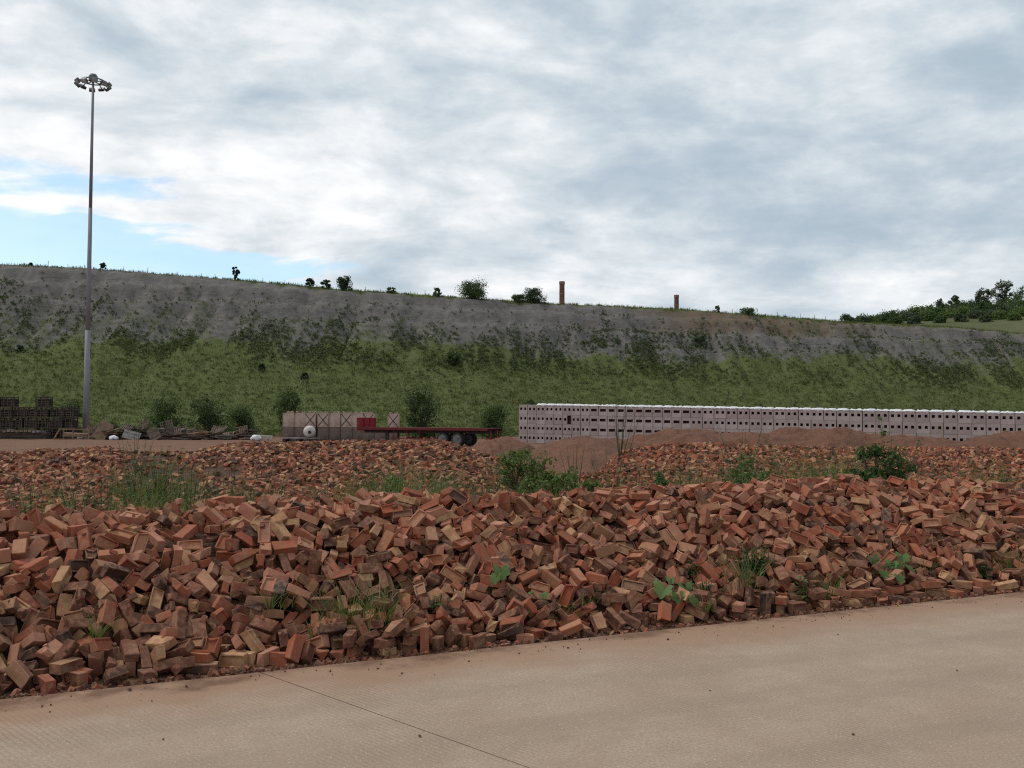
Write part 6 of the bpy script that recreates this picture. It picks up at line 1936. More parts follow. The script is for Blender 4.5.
8570,171,35,0,0,-45,8570,271,105,-73,41,70,8571,1216,598,23,20,-43,8586,2082,960,-74,-6,33,8595,1914,886,-5,-19,170,8610,3040,551,81,-40,-92,8614,2337,942,89,33,82,
8618,1496,804,-139,2,-34,8618,2468,869,169,-1,-7,8621,2057,872,74,165,30,8622,1716,880,152,27,-66,8631,1019,597,29,21,160,8636,398,256,32,46,-135,8641,3708,131,20,35,-87,
8645,1263,646,-42,-151,-35,8650,889,498,151,3,-10,8653,340,109,20,-140,16,8670,1177,692,-32,171,-13,8671,886,585,-61,176,-24,8680,2189,903,29,-6,-27,8686,386,142,44,-179,-44,
8688,1365,767,-17,151,34,8691,221,35,0,0,129,8697,1091,649,-151,-3,-9,8701,3180,418,155,36,36,8701,1150,588,64,151,33,8707,33,68,-10,163,-47,8708,768,411,174,-7,16,
8713,363,227,141,-22,-70,8713,1571,789,9,22,-67,8723,2148,988,118,2,-43,8725,935,547,-29,4,-28,8733,1826,876,-45,-171,30,8737,2345,889,14,-130,42,8743,1746,920,-26,1,-137,
8756,430,324,128,-4,-72,8759,2784,686,-22,-31,-49,8762,3151,474,134,-10,-112,8768,285,100,0,-89,-40,8772,1029,562,31,9,141,8779,885,401,-154,-47,67,8782,1689,831,-2,11,-62,
8783,602,250,9,19,-73,8786,1255,616,63,-9,130,8788,551,354,38,-7,-67,8794,414,165,-20,160,-56,8794,1966,910,-41,5,50,8799,1435,738,-130,-33,41,8823,450,281,30,154,66,
8844,2131,930,-11,117,32,8846,1095,537,67,-61,10,8847,1337,706,150,-26,36,8857,790,348,-10,-41,-80,8859,436,110,-9,-7,74,8868,2805,679,166,-33,-53,8873,690,335,47,159,-37,
8879,195,104,-5,17,-147,8886,230,35,0,0,-40,8898,850,496,-1,-172,-91,8901,1308,674,38,11,-121,8901,1814,871,-26,-8,-74,8921,813,404,-45,2,-19,8932,1001,438,85,3,-160,
8935,1879,941,-116,2,-75,8956,97,100,-180,56,29,8959,1981,873,20,-13,-41,8960,1025,600,86,-4,67,8963,989,522,-5,2,135,8969,441,130,-8,12,63,8977,531,241,-36,41,-12,
8984,876,364,7,-57,73,8988,2690,765,-87,28,74,9004,1853,881,97,-63,2,9013,554,288,37,-140,-14,9027,201,147,-17,175,-76,9028,1413,701,-87,-38,91,9046,384,112,121,-50,52,
9048,675,330,-153,35,-51,9056,1266,696,-33,-173,-12,9061,1587,802,-131,7,72,9073,758,448,-39,-21,114,9075,2115,892,-135,-33,-57,9087,534,170,-51,33,109,9087,2461,837,-18,-33,-148,
9102,2632,760,166,6,40,9108,1972,937,17,-153,9,9112,1833,806,-95,11,37,9119,218,35,0,-180,48,9121,232,98,-180,0,90,9124,568,349,51,3,-21,9137,1490,845,-15,-150,-56,
9147,1016,502,33,-16,126,9157,460,136,158,8,-100,9166,2317,844,-13,-128,36,9178,416,262,4,-15,85,9181,1700,788,-4,-12,99,9198,231,189,21,-21,80,9199,1344,774,70,29,-126,
9203,938,570,-74,-21,142,9209,883,477,-169,18,42,9210,393,176,-23,166,77,9214,770,374,157,31,-74,9221,1173,689,-88,-10,-70,9223,148,70,-45,-8,68,9232,386,88,-24,162,78,
9239,1111,594,-81,19,165,9240,760,458,-149,-2,15,9248,620,230,-89,-60,91,9249,1178,596,-86,8,164,9259,1896,947,-132,13,-84,9274,2156,876,1,-174,72,9274,972,533,110,-13,134,
9275,871,386,19,-6,118,9299,386,153,25,-21,74,9303,1835,829,22,164,36,9305,447,272,-6,-19,-68,9317,2446,809,-107,-15,109,9328,1207,680,-6,-16,-50,9339,368,209,-38,-171,28,
9351,1042,539,-60,17,170,9352,183,102,14,-49,73,9355,1351,760,49,-4,163,9357,1774,768,-160,-6,58,9362,736,396,-39,-18,51,9376,525,210,35,152,-51,9378,1647,813,12,-25,179,
9384,673,325,-88,-42,-12,9392,2134,889,-7,167,61,9398,1780,897,19,-52,53,9399,865,553,-66,-51,1,9407,607,280,58,139,-11,9407,1886,906,-43,16,-25,9414,1284,690,163,-24,-60,
9430,1236,617,-29,-6,41,9434,981,502,-31,-14,-4,9441,1546,797,39,143,14,9448,2628,773,61,178,-4,9461,2389,851,-158,-26,12,9480,272,57,-40,0,-177,9483,281,184,-172,6,78,
9485,132,112,90,0,119,9503,853,501,-15,133,64,9518,3666,140,6,-42,59,9521,1339,702,-139,13,-50,9530,1226,593,27,167,27,9531,1703,855,7,-6,31,9533,1550,728,-27,-173,44,
9535,2167,919,16,-22,-78,9540,1972,887,82,24,-38,9553,1158,706,-112,-37,6,9576,696,403,65,19,146,9581,922,444,49,25,-111,9581,642,345,62,-22,170,9584,1516,779,-43,146,79,
9588,1836,879,131,53,63,9596,443,211,48,9,-2,9601,1735,777,178,-12,-72,9615,1028,572,-58,149,12,9652,328,88,-53,159,-48,9655,2971,600,-19,5,-94,9656,152,35,0,180,-67,
9661,2065,875,-28,176,14,9668,1124,623,-54,-132,-27,9675,425,281,13,-49,83,9676,929,514,-44,22,-126,9680,800,415,117,-23,62,9692,2947,652,-10,-17,-169,9696,3340,340,141,33,23,
9702,1245,718,-160,-46,7,9709,3146,474,84,-8,111,9712,1764,836,0,-2,125,9734,3558,170,-50,153,-21,9752,1933,817,4,-43,-78,9755,2789,686,176,0,68,9757,1994,850,41,15,-178,
9765,755,436,-5,2,-115,9767,688,354,91,-5,115,9771,662,493,-5,177,70,9774,2492,843,-79,-8,127,9797,2172,861,12,167,-67,9802,1440,856,35,-16,11,9803,1261,706,-141,1,124,
9811,873,496,-13,-11,-76,9813,162,77,36,-1,51,9821,1661,861,136,-59,73,9827,482,213,-4,174,-39,9834,780,342,21,-35,-79,9873,178,152,90,-28,141,9886,1338,732,-27,4,-35,
9890,2180,851,-113,15,-83,9893,3481,220,14,-8,93,9894,1082,530,-75,-163,-6,9896,2551,838,168,-15,44,9904,1343,794,153,0,-43,9917,574,302,-83,-20,57,9917,141,35,0,180,52,
9925,1513,839,-10,11,-64,9937,704,352,70,167,29,9943,1194,680,-64,6,126,9959,1628,783,82,24,-153,9974,786,427,142,-34,3,9996,2590,788,2,7,-170,9999,2426,799,-7,62,-31,
10003,424,128,-43,-14,-12,10006,957,474,-4,-5,-103,10015,44,67,0,-21,134,10018,881,387,58,-9,0,10022,228,81,172,29,36,10030,342,102,45,0,3,10034,2128,862,-37,-168,-64,
10039,616,338,-6,-167,73,10044,1320,798,81,-1,97,10045,1562,881,-64,13,-100,10045,932,557,81,0,128,10047,1947,853,-12,-19,156,10069,144,99,5,-90,-149,10101,497,239,29,-48,71,
10112,796,396,-49,39,-115,10113,682,403,-155,10,30,10115,1845,898,13,25,-141,10126,2971,566,-164,24,-6,10131,2007,918,-20,-180,45,10132,3807,49,-90,0,134,10135,1084,543,5,-14,172,
10143,1659,818,-126,8,86,10156,651,301,-115,-27,-63,10163,2768,705,-61,6,54,10168,1863,856,157,-18,64,10174,973,472,97,2,-9,10185,2246,872,-33,29,-163,10192,1286,780,153,-5,-9,
10197,1523,851,34,159,59,10200,1216,716,-133,-3,-13,10213,120,49,90,0,96,10219,661,291,-59,42,127,10223,926,557,83,-178,-7,10224,363,117,-43,1,178,10231,1060,684,151,9,9,
10249,94,153,-132,17,-31,10264,1704,822,-31,17,-41,10273,988,634,-109,-24,-56,10278,2391,787,35,34,-119,10279,1967,877,-173,-22,-47,10289,1422,745,-84,-45,87,10297,350,210,7,155,71,
10329,1133,586,-58,167,8,10339,452,189,-144,17,-54,10339,3716,127,-169,6,-74,10344,623,265,118,-17,-79,10383,248,161,0,1,-97,10383,1334,701,173,-22,72,10421,2335,852,-55,179,-30,
10433,1597,830,-92,-4,136,10441,2085,884,13,-20,70,10446,1027,464,170,2,30,10447,853,331,-148,-29,47,10454,1843,841,-50,41,-84,10457,3854,49,-90,0,92,10463,837,399,-150,32,-33,
10465,1229,701,-96,-22,69,10467,300,185,88,28,83,10468,1744,879,-126,36,44,10484,1679,802,-14,36,146,10491,447,210,-76,-25,-124,10494,2587,782,-147,-15,-92,10500,282,88,17,27,72,
10500,2007,914,-8,-22,125,10534,1472,738,-91,-6,-93,10538,70,36,0,0,178,10542,1531,898,-174,3,10,10559,250,181,16,-144,66,10567,1136,558,132,-46,41,10570,2321,872,68,35,50,
10571,245,49,90,0,-116,10596,1930,858,121,-5,33,10599,1640,907,-163,4,11,10604,644,231,55,0,8,10614,407,211,-57,8,-135,10626,214,49,-90,0,-116,10632,1819,869,70,-2,42,
10633,184,149,-45,0,3,10636,3219,411,40,39,76,10653,2061,874,-33,-126,103,10653,1004,455,-53,-16,163,10659,2474,797,-54,-1,-164,10670,2761,674,-8,-10,-79,10684,743,350,145,20,2,
10685,1303,634,-93,5,0,10687,1369,690,134,5,0,10688,1103,496,-57,-6,167,10699,70,77,-21,19,-81,10707,259,195,-48,-30,-161,10717,353,171,-128,-25,63,10739,1505,740,90,5,-91,
10750,3175,459,-13,-118,103,10753,1891,820,34,7,-91,10757,3923,49,90,0,57,10767,1629,889,1,2,-66,10773,199,79,-14,24,117,10780,773,398,20,8,90,10788,643,166,35,176,10,
10794,2555,751,12,-170,-77,10825,1206,609,41,18,16,10841,942,404,40,-31,159,10849,1098,510,-111,31,-114,10859,269,120,44,-5,-38,10874,820,363,-2,-48,-10,10875,1679,769,-93,10,-97,
10883,463,154,140,18,13,10887,339,99,-19,42,-157,10897,742,314,-46,16,90,10898,2398,830,5,-8,-118,10911,940,502,-13,-147,-80,10916,2665,703,-63,-12,-135,10955,2540,791,169,-25,-15,
10959,1717,794,-1,-154,-96,10959,705,193,-2,-50,86,10960,615,192,31,42,-46,10972,1298,669,19,53,-83,10979,535,194,-130,1,1,10986,1527,760,102,7,0,10992,270,81,126,15,99,
11014,1389,679,-22,-140,-51,11023,1198,564,-36,1,-173,11038,881,342,-79,9,-177,11051,1067,532,7,-161,92,11060,2365,784,1,168,-96,11065,1944,788,174,2,-32,11122,582,134,-1,-19,129,
11156,1053,459,101,-3,15,11187,683,187,-132,28,-22,11241,955,365,-7,142,91,11455,293,36,180,0,50],
[-2902,4194,35,-180,0,-60,-2753,550,106,19,1,9,-2713,398,36,0,0,140,-2281,668,194,-90,43,128,-2240,1273,634,88,-6,86,-2207,711,242,128,44,-60,-2198,175,52,-33,-90,-143,
-2173,1211,658,50,-124,-64,-2137,478,139,-122,28,4,-2129,1478,770,-18,-4,17,-2113,282,35,0,180,12,-2109,1130,534,-17,-124,-64,-2084,688,246,131,40,86,-2014,3754,38,177,0,0,
-2003,2020,880,18,-3,58,-1958,798,304,-88,-1,-149,-1867,3570,165,-96,-26,-70,-1854,328,106,9,131,-89,-1852,195,93,95,46,-67,-1839,2012,963,34,40,-73,-1820,501,226,25,-21,-177,
-1784,3735,51,0,22,131,-1770,3625,141,-112,47,-92,-1748,315,74,41,39,32,-1746,236,58,-60,0,3,-1607,826,337,69,-44,104,-1586,703,264,-142,-51,63,-1582,585,251,-98,36,-93,
-1565,440,60,12,-24,60,-1546,156,35,0,0,71,-1491,562,231,-62,172,5,-1475,1366,687,19,-139,-45,-1444,240,35,0,0,-143,-1416,1005,445,-161,-51,-52,-1343,1535,770,-145,-61,-62,
-1333,223,52,-18,-90,-160,-1331,3445,243,79,-39,-72,-1327,2285,861,-24,-134,37,-1324,445,174,-25,-36,117,-1306,1107,520,-89,-25,-84,-1290,1651,779,-79,1,132,-1249,483,131,-154,-27,19,
-1247,3809,52,-7,90,0,-1235,776,436,31,9,86,-1226,1777,773,-8,1,-137,-1169,1317,813,-64,-110,41,-1156,154,36,0,0,2,-1129,458,65,-137,-11,26,-1065,2284,885,-123,-16,-53,
-1052,862,345,-39,-37,-85,-1015,945,404,112,-7,23,-1008,1261,562,9,-64,-119,-973,1338,618,56,-46,139,-936,1005,409,-161,-7,23,-850,327,50,-91,0,85,-844,757,301,-44,168,6,
-839,1046,418,-20,-5,-71,-837,310,216,43,-2,-90,-810,485,228,45,-154,-37,-777,663,213,43,171,15,-725,1308,614,26,-22,-63,-697,696,235,63,-32,131,-668,1658,776,-66,140,-20,
-565,242,54,-148,0,-99,-544,504,246,-26,-166,54,-540,996,490,-5,-4,-88,-532,1485,752,43,-55,-144,-496,1102,572,121,-36,-54,-467,746,314,28,-152,4,-444,1420,699,-1,-16,38,
-424,1095,512,16,-44,173,-386,162,52,90,-90,64,-374,715,252,18,-45,67,-355,1231,615,-174,-40,-21,-277,4223,36,0,-180,77,-267,799,292,17,156,-50,-257,1763,855,54,77,-10,
-200,717,377,-26,-32,-111,-188,2264,907,-32,-98,7,-180,3709,67,-136,-8,-16,-166,330,58,-67,0,73,-101,1242,615,-45,-11,167,-96,812,434,16,-45,30,-80,1654,820,25,163,-15,
-53,1341,658,112,-34,-95,-42,510,206,-109,-33,119,-26,913,443,19,38,134,-11,744,456,135,8,-50,-3,1240,595,-2,170,75,21,1782,837,-67,-6,-73,27,1010,469,45,-44,92,
33,235,50,-90,0,143,285,1082,474,-12,-142,92,312,373,146,-6,32,-56,388,423,250,-8,-126,-37,427,1086,509,21,-158,80,492,169,50,90,0,-59,512,1072,579,103,-142,-1,
562,2157,864,-141,-39,49,579,1293,689,-4,-44,86,603,1067,477,-26,-33,128,628,660,309,43,-130,-28,673,238,58,-47,0,9,674,1262,610,0,-8,-46,678,448,111,149,-5,100,
683,141,35,-180,0,9,684,777,419,107,-45,-42,721,584,265,58,-17,11,736,2334,873,42,26,-83,765,232,52,176,-90,0,766,1871,807,36,0,-7,790,842,346,-136,-46,67,
805,1221,588,1,157,34,823,924,423,-59,-15,41,835,2057,838,-108,-105,34,918,852,292,-54,-167,-5,970,340,126,0,0,21,991,1361,664,-5,-54,113,1000,1257,610,127,-7,79,
1004,1680,806,-129,15,-115,1015,928,503,-32,-41,-152,1023,1037,508,-36,34,179,1061,2659,766,109,-39,30,1077,1897,821,-83,97,-43,1097,2464,777,-11,37,-38,1104,2318,854,-10,-29,-49,
1114,1000,512,66,35,59,1160,3596,139,172,34,59,1184,888,358,53,31,51,1194,1854,797,38,-15,171,1219,1744,811,24,72,110,1231,211,35,0,0,162,1279,599,225,-58,129,81,
1285,457,104,-6,179,70,1287,3257,365,152,-24,-45,1311,1811,833,-99,-12,-128,1312,496,259,-127,22,87,1321,972,392,-43,-14,-176,1335,457,191,-6,-42,-21,1343,2028,875,-114,51,22,
1357,329,97,0,6,-36,1360,863,298,-4,-27,111,1374,560,291,89,-33,13,1393,1719,905,58,-86,17,1431,1116,527,-74,-45,123,1442,2056,821,13,1,-124,1453,878,497,31,149,-79,
1458,1511,737,15,2,-34,1502,1153,537,-85,44,-60,1521,573,316,24,5,104,1597,611,278,-156,5,104,1598,897,353,-67,-62,59,1646,1105,515,-33,5,62,1692,557,200,63,169,-29,
1700,1562,804,93,23,-134,1755,278,49,-90,0,-75,1799,872,322,9,145,-97,1816,372,59,54,0,-103,1938,393,123,-58,149,-21,1974,1014,444,-174,-31,29,1983,160,35,0,-180,3,
2038,1762,827,-10,-174,5,2060,1767,904,78,2,-135,2081,798,420,-74,-140,-25,2150,555,219,65,88,44,2155,711,205,-58,179,-10,2167,278,36,0,-180,-9,2223,315,140,-90,-1,94,
2298,2071,903,107,-47,28,2313,477,256,15,-133,69,2355,1671,862,-107,-53,38,2357,601,162,96,43,-100,2367,676,223,-77,-44,79,2384,396,67,90,32,92,2387,755,303,31,-33,31,
2411,966,481,-105,-38,-66,2419,59,35,0,0,-172,2430,1197,565,0,166,66,2451,3898,36,0,0,122,2464,1572,802,16,-20,77,2480,1945,879,-94,3,136,2492,723,273,142,32,75,
2512,1055,541,-61,177,-20,2523,1022,439,-15,33,-90,2538,1808,895,-14,-168,-45,2543,682,226,-32,-138,-49,2555,624,255,-129,3,-4,2559,295,49,-90,0,92,2602,78,98,0,0,-145,
2609,3382,307,-66,118,-63,2611,2306,849,-10,-25,-179,2633,2915,625,142,-30,45,2662,3516,171,46,-175,2,2672,1266,646,-111,-6,-88,2743,1119,540,40,-142,-27,2795,612,267,122,-29,106,
2800,886,402,41,23,-176,2813,2221,923,-3,-14,-122,2819,222,60,0,-129,-3,2837,2625,804,40,129,-32,2916,748,383,89,56,-14,2918,1970,934,0,44,57,2924,861,389,152,-24,17,
2938,2192,849,-13,-1,11,2942,1445,717,10,146,82,2944,1211,572,-171,1,-13,2972,1111,543,-108,4,-13,2986,745,304,-23,164,51,3027,2107,879,90,6,58,3048,937,511,-33,-22,-148,
3070,1272,712,104,-52,76,3103,637,335,-129,11,-22,3115,1336,637,-7,-143,94,3124,818,335,-30,42,-19,3184,707,257,33,-20,54,3205,271,71,28,-138,60,3233,621,199,-111,-40,-14,
3262,782,453,38,-33,154,3278,361,41,-7,180,-47,3291,474,124,25,-153,-53,3301,1373,691,89,34,86,3302,233,96,-67,26,58,3347,2486,884,26,-71,82,3389,1010,522,107,10,82,
3414,1832,840,-4,141,-4,3445,343,81,-36,-170,31,3456,2463,848,49,38,-73,3587,338,35,0,0,-73,3601,1288,708,9,-4,14,3643,2860,656,26,13,0,3647,409,73,113,-57,-87,
3648,1814,926,-35,54,-157,3717,2688,734,-35,-67,31,3732,2269,834,-5,170,-82,3736,1615,807,-11,151,-59,3778,549,136,21,-38,-94,3781,1129,637,47,150,51,3791,1533,783,-155,2,42,
3796,1718,933,108,111,-19,3809,1427,771,-101,-40,12,3811,2506,796,-45,10,146,3853,814,456,-61,-150,31,3959,1115,510,-7,122,90,4032,2432,791,-73,49,30,4111,1644,779,-83,-7,-10,
4143,2276,797,26,108,66,4150,1326,626,-29,-21,149,4190,397,71,-96,51,107,4191,2440,830,-130,-5,-52,4247,433,264,1,73,-5,4258,1576,771,37,-163,16,4286,2016,889,-4,3,12,
4321,1477,806,176,6,-50,4329,966,481,48,-37,64,4330,303,60,0,134,-69,4342,459,228,5,7,-5,4353,1938,771,3,13,-29,4360,787,336,-58,140,18,4368,2681,701,-97,25,91,
4413,1715,775,-27,-28,41,4419,548,237,-13,131,-61,4425,975,412,-36,-110,81,4433,1636,822,-25,-128,-11,4446,1261,668,-24,-62,-125,4504,2050,905,-11,-9,146,4524,363,63,5,130,118,
4537,1278,676,-83,-46,-44,4538,1496,754,142,34,66,4565,2370,759,139,82,40,4653,841,455,4,-28,43,4658,229,52,-27,-90,124,4673,2354,755,174,-3,63,4674,2241,824,179,25,14,
4677,1568,888,-157,38,9,4731,1866,852,-14,178,1,4731,176,49,90,0,8,4775,2918,580,46,-16,148,4779,782,366,36,21,78,4828,973,416,-26,69,139,4834,1538,866,180,28,-13,
4927,792,367,18,-4,-115,4938,1820,849,-60,20,-163,4998,2826,595,-10,-6,2,5009,1178,619,170,-26,-71,5023,295,58,115,0,79,5032,796,403,-165,15,-77,5082,1124,493,-2,49,-99,
5319,209,153,-76,71,38,5329,1817,876,-31,2,-155,5367,1348,655,106,-39,106,5407,995,438,-24,19,-25,5439,2000,832,45,-172,-44,5448,882,387,17,-62,79,5454,1086,465,-48,-154,-17,
5474,1188,589,10,172,4,5500,473,219,55,-120,-47,5576,1626,854,7,11,-68,5577,2678,779,39,19,124,5582,1099,587,-130,-11,9,5697,1959,901,-156,1,102,5714,1474,851,38,108,-102,
5786,1772,807,2,1,5,5831,1666,872,47,148,-19,5851,261,143,-24,-93,36,5931,53,126,0,0,-151,5935,3467,245,122,51,-96,5936,913,445,15,-45,-57,5992,797,294,-11,12,-177,
6015,1053,538,-105,-59,96,6022,2257,903,17,175,14,6036,1257,619,172,2,0,6042,1709,831,-45,86,69,6181,1071,574,-53,156,-2,6197,1362,697,42,-23,-176,6204,2972,565,7,-30,95,
6212,1008,509,55,-45,120,6217,1265,666,-120,31,119,6242,2296,832,-128,-12,116,6245,126,35,-180,0,-9,6276,2886,596,-34,15,21,6296,765,407,-56,-2,-155,6330,1330,755,-1,2,-21,
6351,2105,876,16,-46,1,6382,44,49,-90,0,-90,6406,230,98,180,0,7,6429,183,35,0,0,126,6497,3883,35,0,-180,48,6567,2492,807,-156,-5,30,6591,293,35,0,0,50,
6633,1021,472,24,167,-60,6713,1926,885,-152,3,-84,6740,1680,865,10,2,53,6802,1765,806,95,3,46,6818,416,187,-66,29,7,6828,2939,579,-35,-1,-168,6839,1476,755,-7,10,-24,
6841,881,391,33,-47,52,6913,107,35,0,0,8,7059,2552,790,-37,43,-32,7092,1597,780,-7,-82,-161,7095,668,280,-32,-141,-74,7132,1370,690,83,-71,95,7163,579,204,-174,7,16,
7235,2729,689,65,-20,-36,7320,3425,255,-10,46,78,7369,1113,481,-65,55,-76,7382,2204,829,-6,180,-3,7401,819,279,-10,-80,-40,7409,1311,689,32,-31,163,7423,1822,878,-162,11,14,
7424,885,389,-2,-60,71,7436,1023,512,138,-62,9,7443,1378,775,-112,37,88,7448,2949,591,80,44,-59,7505,355,60,0,-47,176,7531,998,515,-117,-1,-29,7532,2071,913,59,-62,-93,
7537,1712,822,-13,106,-35,7573,1274,710,-125,41,79,7573,1475,779,-5,-23,-85,7589,1426,731,24,178,-12,7598,269,52,50,-90,128,7616,731,364,145,35,77,7622,804,321,-55,-152,-36,
7630,1138,499,41,-25,5,7670,1051,450,-11,-137,-89,7700,1827,840,-157,4,-64,7762,1463,743,120,27,-50,7772,2120,889,-125,-6,56,7834,1095,491,-23,-51,122,7850,490,204,-125,19,-123,
7921,4006,35,0,0,-18,7956,576,292,-94,62,-74,7971,1077,492,60,25,-126,7984,713,459,39,109,102,8030,1338,668,-37,-21,14,8082,127,49,90,0,98,8104,2743,756,-10,37,106,
8126,419,143,163,-97,-8,8134,1371,694,1,53,-93,8173,1769,886,-89,-4,-157,8187,553,177,22,-28,-119,8188,1688,866,13,108,-145,8296,1567,810,9,23,-61,8301,2370,913,10,60,-166,
8302,543,199,14,-40,6,8303,1661,862,28,-66,-70,8323,450,188,-7,14,-75,8369,644,327,-64,-9,-132,8435,1615,882,-167,3,14,8445,2359,862,-100,-58,63,8453,2009,908,168,36,-41,
8468,606,331,82,-58,64,8519,1707,858,-75,-14,18,8659,1894,947,-81,110,-24,8666,566,280,-72,13,170,8686,874,400,126,-52,46,8710,1998,882,101,21,-123,8728,704,338,-103,42,95,
8752,2038,955,119,-39,-52,8829,1675,887,-3,-169,-37,8863,4019,49,90,0,172,8930,1237,599,21,-173,16,8963,1142,527,-30,-50,129,8989,2067,873,-90,-58,-41,9037,2264,919,-91,-14,30,
9040,1291,594,28,18,-29,9056,1027,454,61,83,82,9098,1161,651,-83,6,160,9109,1466,734,-11,-54,-86,9148,1314,624,94,36,-105,9158,1388,685,89,-53,-99,9173,624,281,-49,-66,48,
9186,1782,872,3,-10,-72,9202,1469,725,6,-143,-100,9510,2496,827,-6,1,-35,9511,156,36,0,180,70,9552,1241,750,61,147,9,9563,1122,589,32,63,-143,9588,597,249,-20,-12,-52,
9646,132,115,73,90,-40,9709,1548,803,-21,162,72,9729,1755,898,-2,-180,23,9754,1180,651,-102,13,-132,9756,1440,748,26,-42,67,9767,509,283,-84,-4,-56,9840,1499,798,93,-32,115,
9845,613,230,113,45,84,9964,494,185,36,58,-109,9998,535,267,-136,-58,71,10009,1221,587,168,-2,-84,10035,1757,815,-113,-12,113,10161,273,177,17,-141,95,10190,2325,812,52,-153,45,
10238,200,162,23,40,-65,10281,3899,35,180,0,23,10305,838,323,40,-23,30,10328,2123,863,12,126,63,10366,1533,820,-17,101,-72,10389,705,300,144,30,92,10407,2236,869,-91,-3,-16,
10507,730,282,150,0,-20,10735,1612,825,-2,179,16,10865,1320,623,5,27,92,10908,1004,450,-76,33,-80,10947,1896,801,-30,-166,46,11041,949,401,10,-36,-91,11096,274,52,25,-90,45,
11138,1646,777,96,-17,49],
[-2618,867,311,-3,37,-92,-2602,635,139,-141,-14,38,-2578,396,35,0,180,-3,-2434,444,135,12,-131,-110,-2431,372,53,-30,0,-24,-2412,1309,633,14,170,13,-2219,775,309,29,-136,100,
-2139,1776,822,88,-11,141,-2105,254,116,-27,0,70,-2092,824,325,-31,-14,154,-2057,1989,954,-17,8,-104,-2040,421,94,-1,-153,48,-2030,3170,418,-149,3,18,-2022,1258,622,-79,13,-42,
-1979,3587,152,95,31,114,-1975,1548,913,-89,-147,23,-1920,149,35,0,-180,-70,-1842,623,209,-22,163,-75,-1771,2997,520,-12,148,-102,-1767,3101,461,24,12,173,-1735,792,382,-4,-50,101,
-1720,1608,818,-21,-43,-163,-1710,1681,856,56,-138,17,-1657,406,231,-65,7,-99,-1576,1760,810,-4,-7,-175,-1521,485,179,119,-20,-2,-1480,1027,483,-37,-2,-116,-1472,1619,760,-18,177,57,
-1448,369,212,23,5,-57,-1442,220,182,-111,-19,106,-1441,1816,908,93,-14,11,-1405,1944,905,97,14,105,-1394,3448,292,116,-12,80,-1363,572,340,122,70,-52,-1363,675,369,72,124,-2,
-1283,78,35,0,0,78,-1267,3097,464,153,-26,-45,-1215,1661,851,-2,16,65,-1103,1340,749,4,18,-114,-1007,198,50,90,0,44,-996,465,357,152,-66,-11,-954,1166,648,-120,13,-81,
-951,817,312,-17,-143,90,-915,171,71,43,90,26,-915,430,262,-38,-177,-26,-913,1219,559,14,167,83,-753,1037,542,-77,-164,-8,-722,789,403,46,-19,-177,-720,927,422,-26,-161,72,
-697,489,156,160,38,-15,-694,3727,51,0,-15,-137,-686,592,169,-58,0,169,-650,863,460,-136,-4,97,-588,2090,844,15,49,-24,-572,903,519,6,133,3,-559,363,186,-43,62,20,
-484,869,321,0,38,-77,-474,604,295,-145,45,-72,-468,1497,812,61,-35,92,-423,781,350,146,21,-10,-399,641,193,-49,26,-22,-351,902,426,-75,-14,-118,-350,422,161,-98,-17,119,
-347,1693,832,24,167,26,-330,272,35,0,-180,-58,-325,464,317,177,27,-9,-295,702,340,151,5,-15,-295,494,201,11,-14,-74,-257,1884,788,1,120,-38,-209,1302,729,50,-31,157,
-208,2020,866,2,8,25,-203,1592,835,-31,-19,-13,-155,1338,625,-116,-7,2,-40,1471,789,-143,-52,5,-18,92,130,89,17,8,21,1381,691,-19,-127,-51,33,801,308,-63,-1,-169,
38,725,332,27,-179,10,121,3590,159,-95,27,95,156,1039,453,-31,171,8,204,1106,549,84,36,119,258,3257,352,-155,9,51,262,874,448,32,-42,147,281,3440,229,94,28,95,
285,1649,859,23,-137,-10,291,977,446,3,-4,167,333,2726,718,-15,-153,-85,346,1526,803,121,-39,-80,368,3349,280,45,-173,16,443,2608,760,-25,179,-46,448,114,49,-90,0,-54,
516,1905,877,-109,-22,-70,594,1361,668,-4,-44,86,668,38,73,40,8,-164,668,1793,804,40,-59,-77,707,2951,575,-43,-14,-30,716,2574,771,-5,59,-155,755,1356,640,-125,19,-6,
796,656,205,41,159,32,808,1104,634,58,-35,-146,814,1959,879,58,-133,-44,834,1009,523,123,132,13,853,69,35,0,0,-79,862,824,415,-18,-20,-116,862,537,218,45,43,-33,
896,1471,753,-163,-16,52,904,603,267,138,41,-32,965,2333,793,91,2,-149,965,929,393,46,-6,13,1139,476,211,84,-41,94,1156,2143,840,-148,31,46,1167,2239,857,126,-35,5,
1184,1932,824,22,-35,-152,1202,611,365,90,-20,-105,1239,1999,834,-27,32,19,1275,279,136,0,136,61,1285,2213,822,0,178,32,1336,2114,818,166,-19,50,1385,3217,440,-33,7,94,
1393,1932,855,-39,31,-85,1393,714,386,8,13,11,1400,991,476,-19,-157,-49,1433,1844,916,-20,165,15,1490,1858,839,18,139,90,1515,3121,456,10,155,-62,1517,834,308,-19,13,-5,
1522,1091,461,-38,165,19,1523,2098,856,28,98,-115,1563,2195,871,-39,92,-109,1568,1725,821,-164,-27,-59,1617,317,64,-64,-6,146,1617,583,344,22,-11,142,1667,370,58,60,0,-31,
1690,110,49,90,0,131,1696,3654,163,148,-3,-90,1725,3851,35,-180,0,5,1755,908,416,-130,-2,2,1795,810,391,-147,2,5,1855,63,84,-90,-59,43,1874,2696,717,5,27,74,
1878,1054,487,55,9,90,1910,462,73,0,-48,95,1914,1332,627,-20,40,-126,1932,3402,274,154,21,31,1947,834,387,61,-52,3,1992,1575,870,-40,159,4,2028,372,49,90,0,80,
